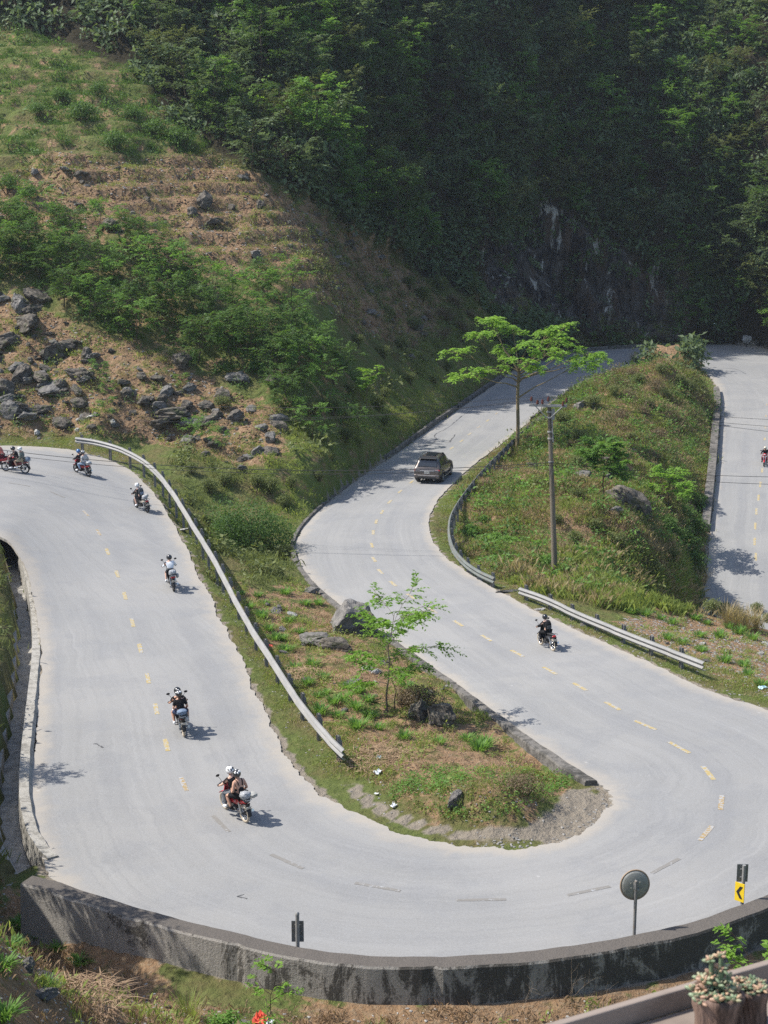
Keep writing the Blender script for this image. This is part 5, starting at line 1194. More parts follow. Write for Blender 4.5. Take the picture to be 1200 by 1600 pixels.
def strawheap(base, r, n, seed, label, L=.55):
    rg_ = np.random.default_rng(seed); a = rg_.uniform(0, 6.28, n); q = r * np.sqrt(rg_.random(n)); x = q * np.cos(a); y = q * np.sin(a); z = .22 * r * np.exp(-(q / r) ** 2 * 2) * rg_.random(n) + .02
    yaw = rg_.uniform(0, 6.28, n); D = unit(np.stack([np.cos(yaw), np.sin(yaw), rg_.normal(size=n) * .18], 1)); Nn = np.tile([0, 0, 1.0], (n, 1)); Nn = unit(Nn - D * (Nn * D).sum(1)[:, None])
    V_, F_ = quads_leaf(np.stack([x, y, z], 1), D, Nn, rg_.uniform(.3, 1, n) * L, np.full(n, .022)); o = link('straw_heap', npmesh('straw_heap', V_, F_, rg_.random(n)), None, M_STRAW); o.location = base; tag(o, label, 'straw heap')
strawheap(hits(598, 1188), 1.1, 900, 1, 'heap of dead straw at the end of the long guardrail'); strawheap(hits(125, 1562), .8, 800, 2, 'heap of dead straw in the bottom left corner'); strawheap(hits(470, 1055), .8, 500, 3, 'dead straw spread among the tufts beside the guardrail'); strawheap(hits(205, 1540), .8, 400, 4, 'dead straw spread at the foot of the wall, right of the corner heap')
M_TRW = pm('white_plastic', (.75, .76, .76), .5, 0, .1, 6); M_TRR = pm('red_plastic', (.65, .10, .06), .5, 0, .2, 6); M_TRB = pm('pale_blue_plastic', (.45, .62, .66), .5, 0, .1, 6)
def litter(a, b, s, m, label, seed=0):
    rg_ = np.random.default_rng(seed + int(a)); mb = MB(); n = 7; V_ = [Vector(((i / n - .5) * s, (j / n - .5) * s * .7, .03 + abs(rg_.normal()) * s * .16)) for i in range(n + 1) for j in range(n + 1)]
    mb.add(V_, [(i * (n + 1) + j, (i + 1) * (n + 1) + j, (i + 1) * (n + 1) + j + 1, i * (n + 1) + j + 1) for i in range(n) for j in range(n)], False); o = mb.obj('plastic_litter', m); o.location = hits(a, b) + Vector((0, 0, .02)); o.rotation_euler = (0, 0, rg_.uniform(0, 6)); tag(o, label, 'litter')
    sm = o.modifiers.new('thick', 'SOLIDIFY'); sm.thickness = .004
litter(407, 1598, .4, M_TRR, 'red and crumpled plastic wrapper at the foot of the wall'); litter(421, 1602, .22, M_TRW, 'small white scrap beside the red wrapper'); litter(590, 1210, .26, M_TRW, 'white plastic bag by the straw heap on the island'); litter(592, 1186, .2, M_TRB, 'pale blue plastic scrap on the straw heap'); litter(588, 1243, .12, M_TRW, 'tiny white scrap near the dirt path on the island'); litter(1192, 1078, .3, M_TRB, 'pale blue plastic scrap in the clearing at the right edge'); litter(87, 666, .25, M_TRW, 'white round scrap on the soil above the left road'); litter(615, 1262, .2, M_TRW, 'white scrap of paper on the dirt path'); litter(422, 1012, .25, M_TRR, 'reddish scrap beside the long guardrail')

# ------------------------------------------------------------------ the wooded cliff: every tree that reads as one
cliffp = [make_tree(80 + k, 'cliff_tree', (5.5, 6.5, 4.8, 6.0, 5.0)[k], (2.6, 2.9, 2.4, 2.3, 2.6)[k], (M_LF_JUNGLE, M_LF_MID, M_LF_OLIVE, M_LF_FRESH, M_LF_JUNGLE)[k], M_BARKD, 'tree growing on the wooded cliff', trunk_r=.09, crown0=.25, nlimb=12, nspray=9, leaf=(.30, .28, .26, .34, .36)[k], nleaf=14, sprayL=1.1, flat=(.5, .7, .4, .9, .8)[k], multi=1 + (k == 2)) for k in range(5)]
regs = [('left part of the cliff above the terraces', [(-60,-60),(150,-60),(240,110),(330,220),(330,-60)], 34), ('middle spur of the wooded cliff', [(330,-60),(620,-60),(760,180),(760,300),(700,440),(640,400),(430,290),(330,230)], 95), ('upper right part of the shaded cliff', [(620,-60),(1260,-60),(1260,230),(770,230)], 80), ('lower right part of the shaded cliff', [(760,230),(1260,230),(1260,520),(1070,500),(1060,400),(860,360),(760,370)], 70)]
rg = np.random.default_rng(77)
NMZ = {0: 'dark green tree', 1: 'mid green tree', 2: 'olive green many stemmed tree', 3: 'fresh green layered tree', 4: 'dark tree with big leaves'}
for rn, poly, n in regs:
    P_, N_ = sample(poly, .4, rg, extra=OFF & (clmask < .5)); k = rg.permutation(len(P_)); got = []
    for i in k:
        p = P_[i]
        if all((p[0] - g_[0]) ** 2 + (p[1] - g_[1]) ** 2 + (p[2] - g_[2]) ** 2 > 2.6 ** 2 for g_ in got): got.append(p)
        if len(got) >= n: break
    for p in got:
        q = int(rg.choice(5, p=(.20, .22, .16, .24, .18))); place(cliffp[q], p - np.array([0, 0, .3]), rg.uniform(.55, 1.1), rg.uniform(0, 6.28), '%s on the %s' % (NMZ[q], rn), '%ss, %s' % (NMZ[q], rn))
# palm with fan of fronds
def palm(base, n, L, label, mat, trunkh=1.2, w=.16):
    rg_ = np.random.default_rng(9); root = empty('palm', base); tag(root, label, 'palm'); mb = MB(); mb.tube([(0, 0, -.3), (0, 0, trunkh)], [.12, .08], 7); mb.obj('trunk', M_BARKD, root); lf = Leaves()
    for k in range(n):
        a = 6.28 * k / n + rg_.normal() * .15; el = rg_.uniform(.1, 1.2); d = (math.cos(a) * math.cos(el), math.sin(a) * math.cos(el), math.sin(el)); lf.add(spray(rg_, (0, 0, trunkh), d, L * rg_.uniform(.7, 1.1), w * 2.2, 30, .55, .7), rg_)
    link('crown', lf.mesh('crown'), root, mat)
palm(hits(467, 208), 16, 2.3, 'pale green palm on the spur of the wooded cliff', M_LF_FRESH)
palm(hits(385, 175), 9, 3.0, 'bright fern like palm left of the pale palm', M_LF_BRIGHT, 1.0)
palm(hits(895, 240), 7, 2.6, 'bright fern like palm in the middle of the shaded cliff', M_LF_BRIGHT, 1.5)
# trees beyond the left edge that shade the drain and the road edge
for a, b, s in [(-150,1070,.5),(-170,1262,.55),(-240,1150,.8)]:
    place(belt[1], hits(a, b), s * 1.25, label='leafy tree on the bank left of the drainage channel', group='trees on the bank left of the drain')
# ------------------------------------------------------------------ motorbikes
M_TYRE = pm('black_tyre', (.022, .022, .022), .85, 0, .2, 20); M_TYRED = pm('dusty_tyre', (.42, .36, .28), .9, 0, .2, 20); M_CHR = pm('chrome', (.55, .55, .55), .25, .9, .1, 6); M_DKM = pm('dark_engine_metal', (.07, .07, .072), .5, .5, .3, 20, .1); M_SEATV = pm('black_vinyl', (.02, .02, .021), .45, 0, .2, 10)
M_BPL = pm('black_plastic', (.025, .025, .026), .5, 0, .2, 10); M_LAMP = pm('red_lamp_lens', (.45, .02, .02), .2, 0, .1, 5, spec=.6); M_PLATE = pm('white_number_plate', (.62, .60, .55), .5, 0, .08, 20); M_LENS = pm('headlamp_glass', (.75, .76, .78), .1, .2, .05, 5, spec=.7)
def paintm(name, c): return pm(name, c, .3, 0, .06, 5, 0, .5, coat=.5)
PT = {'red': paintm('red_paint', (.45, .012, .02)), 'black': paintm('black_paint', (.02, .02, .024)), 'maroon': paintm('maroon_paint', (.14, .015, .02)), 'grey': paintm('grey_paint', (.25, .24, .22)), 'beige': paintm('beige_paint', (.42, .37, .30)), 'white': paintm('white_paint', (.72, .70, .68))}
def bike(paint, rim_m, tyre_m, rearbox=False, scooter=False):
    root = empty('motorbike'); A = lambda mb, n, m, par=root, **k: mb.obj(n, m, par, **k)
    wr = .255 if not scooter else .225
    for wx in (-.62, .62):
        mb = MB(); c = (wx, 0, wr + .04); mb.tube([(wx, -.07, c[2]), (wx, .07, c[2])], .045, 12)
        if wx < 0: mb.tube([(wx, -.05, c[2]), (wx, -.02, c[2])], .085, 16)
        w = A(mb, 'wheel', M_DKM); mb = MB(); mb.torus(c, (0, 1, 0), wr, .042, 36, 10, 1.05); A(mb, 'tyre', tyre_m, w)
        mb = MB(); mb.torus(c, (0, 1, 0), wr - .035, .016, 36, 6, 1.4)
        for k in range(14):
            a = k * math.pi / 7; s_ = .03 * (-1) ** k; mb.tube([(wx + .04 * math.cos(a + .2), s_, c[2] + .04 * math.sin(a + .2)), (wx + (wr - .04) * math.cos(a), 0, c[2] + (wr - .04) * math.sin(a))], .0045, 4, False)
        A(mb, 'rim', rim_m, w)
    for s_ in (-1, 1):
        mb = MB(); mb.tube([(.62, s_ * .085, wr + .04), (.52, s_ * .085, .55), (.42, s_ * .07, .85)], [.024, .024, .03], 8); A(mb, 'fork', M_CHR)
        mb = MB(); mb.tube([(-.62, s_ * .11, wr + .06), (-.50, s_ * .12, .66)], [.032, .032], 8); A(mb, 'shock_absorber', M_CHR)
        mb = MB(); mb.tube([(-.62, s_ * .09, wr + .04), (-.05, s_ * .07, .33)], .022, 6); A(mb, 'swing_arm', M_DKM)
        mb = MB(); mb.tube([(.40, s_ * .17, 1.06), (.40, s_ * .24, 1.2), (.38, s_ * .30, 1.27)], .007, 6); mt = A(mb, 'mirror_stalk', M_BPL); mb = MB(); mb.ell((.37, s_ * .32, 1.32), (.018, .07, .045), seg=12, lat=6); A(mb, 'mirror', M_BPL, mt)
    mb = MB(); mb.tube([(.33, .36, 1.02), (.38, .22, 1.06), (.41, 0, 1.04), (.38, -.22, 1.06), (.33, -.36, 1.02)], .014, 8); mb.tube([(.33, .37, 1.02), (.345, .25, 1.04)], .021, 8); mb.tube([(.33, -.37, 1.02), (.345, -.25, 1.04)], .021, 8); A(mb, 'handlebar', M_BPL)
    mb = MB(); mb.rings([[Vector((.30 + .17 * t_, y * (1 - .25 * t_ * t_), 1.0 + z * (1 - .3 * t_))) for y, z in ((-.17, -.03), (-.13, .05), (0, .08), (.13, .05), (.17, -.03), (.10, -.09), (-.10, -.09))] for t_ in (0, .35, .7, 1)]); A(mb, 'handlebar_cover', paint)
    mb = MB(); mb.ell((.47, 0, 1.0), (.03, .085, .055), seg=14, lat=6); A(mb, 'headlight', M_LENS)
    # front shield: wraps round the steering head and widens to the knees
    wt = .20 if scooter else .16
    rs = []
    for t_, x, z, w in ((0, .44, .98, .09), (.2, .46, .88, wt), (.45, .42, .72, wt + .03), (.7, .33, .52, wt + .01), (1, .20, .36, .13)):
        o = [(x - .13, -w), (x - .03, -w * .75), (x + .02, 0), (x - .03, w * .75), (x - .13, w)]; i_ = [(a - .025, b_ * .93) for a, b_ in reversed(o)]
        rs.append([Vector((a, b_, z)) for a, b_ in o + i_])
    mb = MB(); mb.rings(rs); sh = A(mb, 'leg_shield', paint, sub=1)
    if scooter:
        for s_ in (-1, 1):
            mb = MB(); mb.add([(.475, s_ * .03, .84), (.45, s_ * .16, .92), (.43, s_ * .19, .82), (.465, s_ * .03, .68)], [(0, 1, 2, 3)]); mb.add([(.465, s_ * .03, .84), (.44, s_ * .16, .92), (.42, s_ * .19, .82), (.455, s_ * .03, .68)], [(0, 1, 2, 3)]); A(mb, 'white_panel', PT['white'], sh)
        mb = MB(); mb.box((.05, 0, .33), (.42, .30, .07)); A(mb, 'footboard', M_BPL, bevel=.02)
    mb = MB(); mb.rings([[Vector((.62 + (wr + .075) * math.cos(a), y, wr + .04 + (wr + .075 - abs(y) * .25) * math.sin(a))) for y in (-.06, -.03, .03, .06)] + [Vector((.62 + (wr + .06) * math.cos(a), y, wr + .04 + (wr + .06) * math.sin(a))) for y in (.055, -.055)] for a in [R(35 + 125 * k / 8) for k in range(9)]]); A(mb, 'front_fender', paint)
    mb = MB(); mb.rings([[Vector((-.62 + (wr + .09) * math.cos(a), y, wr + .04 + (wr + .09) * math.sin(a))) for y in (-.07, .07)] + [Vector((-.62 + (wr + .075) * math.cos(a), y, wr + .04 + (wr + .075) * math.sin(a))) for y in (.065, -.065)] for a in [R(60 + 120 * k / 8) for k in range(9)]]); A(mb, 'rear_fender', M_BPL)
    mb = MB(); mb.rings([[Vector((x, y * w, z0 + (z1 - z0) * q)) for y, q in ((-.7, 0), (-1, .45), (-.85, 1), (.85, 1), (1, .45), (.7, 0))] for x, w, z0, z1 in ((.22, .05, .40, .54), (.05, .08, .42, .62), (-.12, .12, .44, .72), (-.40, .135, .50, .76), (-.66, .10, .62, .80), (-.80, .06, .72, .82))]); A(mb, 'body_panel', paint, sub=1)
    mb = MB(); mb.rings([[Vector((x, y * w, z + q)) for y, q in ((-1, -.05), (-1, .0), (-.7, .035), (.7, .035), (1, 0), (1, -.05))] for x, w, z in ((.08, .07, .73), (.0, .11, .76), (-.25, .13, .765), (-.35, .135, .79), (-.62, .12, .81), (-.74, .08, .80))]); A(mb, 'seat', M_SEATV, sub=1)
    mb = MB(); mb.box((.05, 0, .34), (.26, .17, .20)); mb.tube([(.12, 0, .36), (.28, 0, .36)], .07, 12); mb.tube([(.0, -.13, .32), (.0, .13, .32)], .085, 14); A(mb, 'engine', M_DKM, bevel=.01)
    mb = MB(); mb.tube([(.24, -.05, .30), (.16, -.10, .22), (-.2, -.15, .24), (-.42, -.17, .30), (-.82, -.19, .42)], [.016, .018, .022, .045, .05], 10); A(mb, 'exhaust', M_CHR)
    for s_ in (-1, 1):
        mb = MB(); mb.tube([(.10, s_ * .08, .29), (.10, s_ * .27, .29)], .016, 6); A(mb, 'footrest', M_BPL)
        mb = MB(); mb.tube([(-.28, s_ * .1, .34), (-.28, s_ * .25, .36)], .016, 6); A(mb, 'footrest', M_BPL)
    mb = MB()
    for s_ in (-1, 1): mb.tube([(-.55, s_ * .10, .80), (-.75, s_ * .12, .86), (-.98, s_ * .10, .87)], .010, 6)
    mb.tube([(-.98, -.10, .87), (-1.02, 0, .87), (-.98, .10, .87)], .010, 6); mb.tube([(-.86, -.12, .865), (-.86, .12, .865)], .008, 6); A(mb, 'rack', M_CHR)
    mb = MB(); mb.ell((-.80, 0, .74), (.06, .11, .055), seg=14, lat=6); A(mb, 'tail_light', M_LAMP)
    q = Matrix.Rotation(R(-28), 3, 'Y'); mb = MB(); mb.box((-.90, 0, .56), (.008, .19, .14), q); pl = A(mb, 'number_plate', M_PLATE); mb = MB()
    for r_ in (0, 1):
        for k in range(4): mb.box(Vector((-.90, 0, .56)) + q @ Vector((-.0065, -.06 + .04 * k, .03 - .06 * r_)), (.003, .018, .035), q)
    A(mb, 'plate_characters', M_SB, pl)
    mb = MB(); mb.box((-.84, 0, .56), (.02, .14, .34), Matrix.Rotation(R(-20), 3, 'Y')); A(mb, 'mudguard', M_BPL)
    return root
# ------------------------------------------------------------------ people
SKIN = pm('skin', (.52, .30, .21), .55, 0, .08, 8); SKINP = pm('pale_skin', (.66, .42, .32), .55, 0, .08, 8)
CL = {k: pm('cloth_' + k, c, .85, 0, .14, 14, .2, .1) for k, c in dict(black=(.018, .018, .02), white=(.72, .74, .76), grey=(.13, .14, .155), jeans=(.26, .34, .45), olive=(.15, .17, .15), pale=(.42, .41, .40), salmon=(.62, .20, .16), khaki=(.34, .29, .20), navy=(.03, .04, .08), maroon=(.10, .02, .03)).items()}
HM = {k: pm('helmet_' + k, c, .22, 0, .05, 6, 0, .6, coat=.6) for k, c in dict(black=(.015, .015, .017), white=(.75, .75, .74), blue=(.03, .12, .30), beige=(.60, .52, .40), grey=(.25, .27, .28)).items()}
M_HAIR = pm('brown_hair', (.07, .035, .02), .6, 0, .3, 30)
def skinned(name, V_, E_, r_, sub=2, root=0):
    me_ = bpy.data.meshes.new(name); me_.from_pydata([tuple(v) for v in V_], E_, []); ob = bpy.data.objects.new(name, me_); COL.objects.link(ob)
    sk_m = ob.modifiers.new('skin', 'SKIN'); sk_m.use_smooth_shade = True
    for v, q in zip(me_.skin_vertices[0].data, r_): v.radius = (q, q) if not hasattr(q, '__len__') else q; v.use_root = False
    me_.skin_vertices[0].data[root].use_root = True
    ss = ob.modifiers.new('sub', 'SUBSURF'); ss.levels = sub; ss.render_levels = sub
    dg = bpy.context.evaluated_depsgraph_get(); dg.update(); out = bpy.data.meshes.new_from_object(ob.evaluated_get(dg)); bpy.data.objects.remove(ob)
    return out
def chain(parts):
    """parts: lists of (point, radius) that share points by position"""
    V_, r_, E_ = [], [], []; key = {}
    for pts in parts:
        last = None
        for p, q in pts:
            k = tuple(round(c, 3) for c in p)
            if k not in key: key[k] = len(V_); V_.append(p); r_.append(q)
            if last is not None and last != key[k]: E_.append((last, key[k]))
            last = key[k]
    return V_, E_, r_
def person(role, shirt, legs, helmet, label, sleeves='short', shorts=False, skin=None, shoe='white', hair=False, helmet2=None, lean=0.0, turn=0.0, tank=False, parent=None, scale=1.0):
    skin = skin or SKIN; root = empty('person'); tag(root, label, 'person'); dr = role == 'driver'
    if dr: pel, wai, che, nek, hed = (-.12, 0, .88), (-.09, 0, 1.03), (-.01 + lean, 0, 1.24), (.04 + lean * 1.3, 0, 1.40), (.08 + lean * 1.4, 0, 1.50)
    else: pel, wai, che, nek, hed = (-.45, 0, .93), (-.44, 0, 1.07), (-.38 + lean, 0, 1.27), (-.34 + lean, 0, 1.43), (-.30 + lean, 0, 1.53)
    pel, wai, che, nek, hed = map(Vector, (pel, wai, che, nek, hed)); hd2 = hed + Vector((.025, 0, .085))
    parts = [[(pel, .135), (wai, .118), (che, .14), (nek, .055), (hed, .082), (hd2, .088)]]; J = {}
    fing = MB()
    for s_ in (-1, 1):
        sh_ = che + Vector((0, s_ * .165, .095))
        if dr: el, wr_, hn = Vector((.17 + lean * .5, s_ * .275, 1.12)), Vector((.30, s_ * .315, 1.06)), Vector((.335, s_ * .315, 1.055)); hip, kn, an, to = pel + Vector((.02, s_ * .09, -.03)), Vector((.30, s_ * .19, .78)), Vector((.14, s_ * .215, .37)), Vector((.27, s_ * .22, .315))
        else: el, wr_, hn = Vector((-.44, s_ * .25, 1.10)), Vector((-.27, s_ * .20, .98)), Vector((-.21, s_ * .175, .985)); hip, kn, an, to = pel + Vector((.02, s_ * .10, -.03)), Vector((-.05, s_ * .27, .83)), Vector((-.23, s_ * .245, .45)), Vector((-.11, s_ * .255, .40))
        J[s_] = (sh_, el, wr_, hn, hip, kn, an, to)
        ua = sh_.lerp(el, .5); fa = el.lerp(wr_, .4); th = hip.lerp(kn, .5); cf = kn.lerp(an, .35)
        parts.append([(che, .14), (sh_, .062), (ua, .052), (el, .042), (fa, .042), (wr_, .028), (hn, .036)])
        parts.append([(pel, .135), (hip, .095), (th, .085), (kn, .060), (cf, .058), (an, .036), (to, .034)])
        # fingers curled round the grip, thumb under it
        for k in range(4):
            if dr:
                y = hn.y + (k - 1.5) * .022 * s_; L_ = (.9, 1.05, 1, .8)[k]; c = Vector((.345, 0, 1.03)); rr_ = .034
                pts = [Vector((hn.x + .01, y, hn.z + .012))] + [Vector((c.x + rr_ * math.sin(a), y, c.z + rr_ * math.cos(a))) for a in (.5, 1.4 * L_, 2.3 * L_, 3.0 * L_)]
            else:
                pts = [hn + Vector((.0, -s_ * .01, (k - 1.5) * .02)), hn + Vector((.045, -s_ * .012, (k - 1.5) * .021)), hn + Vector((.08, -s_ * .03, (k - 1.5) * .02)), hn + Vector((.10, -s_ * .05, (k - 1.5) * .019))]
            fing.tube(pts, [.010, .0098, .009, .0085, .007][:len(pts)], 6)
        t0_ = hn + Vector((-.02, -s_ * .03, -.005)); fing.tube([t0_, t0_ + Vector((.02, -s_ * .02, -.02)), t0_ + Vector((.05, -s_ * .018, -.04))], [.013, .011, .008], 6)
    V_, E_, r_ = chain(parts); bm_ = skinned('body', V_, E_, r_)
    mb = MB(); mb.add([v.co[:] for v in bm_.vertices], [tuple(p.vertices) for p in bm_.polygons], True); mb.add(fing.v, fing.f, True)
    # face: nose, ears, chin; eyes and mouth as shallow forms
    hc = hed.lerp(hd2, .5); mb.ell(hc + Vector((.092, 0, -.01)), (.02, .012, .022), seg=8, lat=5); mb.ell(hc + Vector((.07, 0, -.065)), (.03, .032, .022), seg=8, lat=5)
    for s_ in (-1, 1): mb.ell(hc + Vector((.0, s_ * .082, .0)), (.02, .01, .03), seg=8, lat=5)
    n0 = len(mb.f); mb.mi = 1
    for s_ in (-1, 1): mb.ell(hc + Vector((.082, s_ * .03, .018)), (.008, .012, .007), seg=8, lat=4)
    mb.ell(hc + Vector((.088, 0, -.045)), (.008, .022, .005), seg=8, lat=4)
    mb.obj('body', [skin, M_HAIR], root)
    g = .016
    # shirt
    if tank: sp_ = [[(pel + Vector((0, 0, .02)), .135 + g), (wai, .118 + g), (che.lerp(wai, .25), .138 + g * .6)]]
    else: sp_ = [[(pel + Vector((0, 0, -.01)), .138 + g), (wai, .122 + g), (che, .142 + g), (che.lerp(nek, .7), .07 + g)]]
    if not tank:
        for s_ in (-1, 1):
            sh_, el, wr_ = J[s_][:3]; arm = [(che, .142 + g), (sh_, .064 + g), (sh_.lerp(el, .5), .056 + g)]
            if sleeves == 'long': arm += [(el, .046 + g), (el.lerp(wr_, .5), .042 + g * .8), (el.lerp(wr_, .92), .032 + g * .6)]
            elif sleeves == 'short': arm += [(sh_.lerp(el, .72), .052 + g)]
            sp_.append(arm)
    V_, E_, r_ = chain(sp_); link('shirt' if sleeves == 'short' else 'jacket', skinned('shirt', V_, E_, r_), root, shirt)
    if tank:
        mb = MB()
        for s_ in (-1, 1): mb.tube([che + Vector((-.13, s_ * .06, -.02)), che + Vector((-.10, s_ * .085, .11)), che + Vector((-.0, s_ * .10, .165)), che + Vector((.10, s_ * .08, .08))], .016, 6)
        mb.obj('strap', shirt, root)
    lp = []
    for s_ in (-1, 1):
        hip, kn, an, to = J[s_][4:]
        L_ = [(pel, .14 + g), (hip, .098 + g), (hip.lerp(kn, .55), .088 + g)]
        L_ += [(hip.lerp(kn, .85), .072 + g)] if shorts else [(kn, .063 + g), (kn.lerp(an, .4), .060 + g), (kn.lerp(an, .9), .044 + g)]
        lp.append(L_)
    V_, E_, r_ = chain(lp); link('shorts' if shorts else 'trousers', skinned('trousers', V_, E_, r_), root, legs)
    for s_ in (-1, 1):
        an, to = J[s_][6:]; mb = MB(); d = (to - an); q = Matrix.Rotation(-math.atan2(d.z + .02, d.x), 3, 'Y')
        mb.ell(an.lerp(to, .55) + Vector((.01, 0, -.012)), (.14, .05, .048), q, 12, 7, -.6, 1); mb.ell(an + Vector((-.005, 0, 0)), (.052, .046, .06), None, 10, 6); mb.obj('shoe', CL[shoe], root)
    # helmet
    mb = MB(); tq = Matrix.Rotation(turn, 3, 'Z') @ Matrix.Rotation(R(8), 3, 'Y'); hq = hc + Vector((-.005, 0, .03))
    mb.ell(hq, (.150, .128, .142), tq, 22, 12, -.62, 1.0); hm = mb.obj('helmet', HM[helmet], root)
    mb = MB(); mb.ell(hq + tq @ Vector((.035, 0, -.015)), (.128, .118, .075), tq, 18, 8, -.9, .9); mb.obj('visor', HM['black'], hm)
    mb = MB(); mb.ell(hq + tq @ Vector((0, 0, -.088)), (.124, .108, .02), tq, 22, 5, -1, 1); mb.obj('helmet_rim', HM['black'], hm)
    if helmet2:
        for k, (ax_, ay, az) in enumerate([(-.9, .2, .35), (-.6, -.6, .5), (-.5, .75, .4), (.1, 0, .97), (-.75, -.25, .62)]):
            n = Vector((ax_, ay, az)).normalized(); qq = Vector((0, 0, 1)).rotation_difference(n).to_matrix(); mb = MB(); mb.ell(hq + tq @ Vector((n.x * .138, n.y * .116, n.z * .130)), (.045, .028 + .012 * (k % 2), .02), tq @ qq, 10, 5); mb.obj('helmet_mark', HM[helmet2], hm)
    if hair:
        mb = MB(); mb.tube([hc + Vector((-.07, 0, -.03)), hc + Vector((-.11, 0, -.13)), hc + Vector((-.13, .01, -.26)), hc + Vector((-.14, .02, -.36))], [.06, .06, .045, .015], 10); mb.obj('hair', M_HAIR, root)
    return root
def lump(name, c, r, mat, label, cat, seed=0, parent_like=None, extra=()):
    """soft bundle; extra: more lumps (centre, radii, material) as parts"""
    root = empty(name); tag(root, label, cat)
    for k, (cc, rr_, mm) in enumerate([(c, r, mat)] + list(extra)):
        rr_ = tuple(q * .84 for q in rr_); cc = (cc[0], cc[1] * .85, cc[2] - .03)
        b_ = bmesh.new(); bmesh.ops.create_icosphere(b_, subdivisions=4, radius=1); Vv_ = np.array([v.co[:] for v in b_.verts])
        Vv_ = np.sign(Vv_) * np.abs(Vv_) ** .8; Vv_ *= (1 + .14 * fbm(Vv_[:, 0] * 1.6 + seed + k, Vv_[:, 1] * 1.6, Vv_[:, 2] * 1.6, 3) + .05 * np.abs(fbm(Vv_[:, 0] * 5, Vv_[:, 1] * 5 + seed, Vv_[:, 2] * 5, 2)))[:, None]
        for v, q in zip(b_.verts, Vv_): v.co = Vector(q * np.array(rr_)) + Vector(cc)
        m_ = bpy.data.meshes.new('bundle'); b_.to_mesh(m_); b_.free()
        for p in m_.polygons: p.use_smooth = True
        link('bundle' if k else 'bag_body', m_, root, mm)
    return root
def backpack(label, mat, mat2, c=(-.22, 0, 1.20)):
    root = empty('backpack'); tag(root, label, 'backpack'); c = Vector(c)
    mb = MB(); mb.rings([[c + Vector((x * sx, y * sy, z)) for x, y in ((.08, -.15), (-.05, -.16), (-.10, -.10), (-.10, .10), (-.05, .16), (.08, .15))] for z, sx, sy in ((-.21, .8, .85), (-.15, 1.1, 1), (0, 1.15, 1.02), (.14, .95, .95), (.21, .5, .7))]); mb.obj('pack', mat, root, sub=2)
    mb = MB(); mb.box(c + Vector((-.11, 0, -.07)), (.05, .20, .17)); mb.obj('pocket', mat2, root, .02)
    for s_ in (-1, 1):
        mb = MB(); mb.tube([c + Vector((.07, s_ * .09, .17)), c + Vector((.18, s_ * .10, .235)), c + Vector((.36, s_ * .11, .12)), c + Vector((.36, s_ * .12, -.02))], .014, 6); mb.obj('strap', mat2, root)
    return root
def seat_on(objs, rear, front, roll=0.0, sc=.87):
    a, b_ = rhit(*rear), rhit(*front)
    a = a or hits(*rear); b_ = b_ or (a + Vector((1, 0, 0)))
    d = b_ - a; yaw = math.atan2(d.y, d.x); hz = Vector((d.x, d.y, 0)).normalized(); pitch = math.atan2(d.z, Vector((d.x, d.y)).length)
    cen = a + hz * .62 * sc; g_ = rdown(cen.x, cen.y, cen.z + 1.5); cen.z = (g_.z if g_ else cen.z) + .003
    M = Matrix.Translation(cen) @ Matrix.Rotation(yaw, 4, 'Z') @ Matrix.Rotation(-max(min(pitch, .12), -.12), 4, 'Y') @ Matrix.Rotation(roll, 4, 'X')
    for o in objs: o.matrix_world = M @ Matrix.Diagonal((sc, sc, sc * (.95 if o.name.startswith('person') or o.name.startswith('backpack') else 1), 1))
GBK = 'motorbikes on the road'
def outfit(b_, label, *people):
    tag(b_, label, 'motorbike', GBK); return [b_] + list(people)
M_PLB = pm('crumpled_clear_plastic', (.30, .31, .32), .35, 0, .6, 22, .7, .6); M_BLUEB = pm('blue_bag_cloth', (.15, .20, .28), .6, 0, .7, 20, .5); M_DKB = pm('dark_bag_cloth', (.05, .055, .06), .7, 0, .3, 9, .3); M_GYB = pm('grey_sack_cloth', (.33, .325, .30), .7, 0, .4, 18, .5)
# 1 nearest pair
seat_on(outfit(bike(PT['red'], M_CHR, M_TYRED), 'red motorbike with dusty wheels carrying two riders, nearest of the convoy',
   person('driver', CL['black'], CL['grey'], 'white', 'person in black shirt and white spotted helmet driving the nearest red motorbike', helmet2='black', skin=SKINP, lean=.03),
   person('passenger', CL['black'], CL['black'], 'black', 'person in black tank top riding behind on the nearest red motorbike', tank=True, shorts=True, helmet2='white', skin=SKIN, shoe='black'),
   lump('luggage', (-.78, .02, 1.0), (.20, .20, .14), M_PLB, 'white wrapped bundle and dark sack on the rack of the nearest motorbike', 'luggage', 1, extra=[((-.86, -.24, .98), (.17, .15, .09), M_GYB), ((-.86, .02, .88), (.10, .14, .12), M_DKB)])),
   (383, 1284.5), (349, 1261.5), R(-3))
seat_on(outfit(bike(PT['black'], M_DKM, M_TYRED), 'black motorbike seen from behind with two riders in black shirts',
   person('driver', CL['black'], CL['white'], 'black', 'person in black shirt and white shorts driving, plain black helmet', shorts=True, skin=SKIN, turn=.2),
   person('passenger', CL['black'], CL['navy'], 'black', 'person with long brown hair and black and white helmet sitting behind a driver', hair=True, helmet2='white', shorts=True, skin=SKIN),
   lump('luggage', (-.80, 0, 1.02), (.17, .21, .12), M_BLUEB, 'blue and dark luggage strapped behind the long haired rider', 'luggage', 2, extra=[((-.82, -.04, .86), (.13, .19, .12), M_DKB), ((-.86, -.16, .76), (.07, .09, .13), M_PLB)])),
   (287.5, 1150.5), (279, 1128), R(-4))
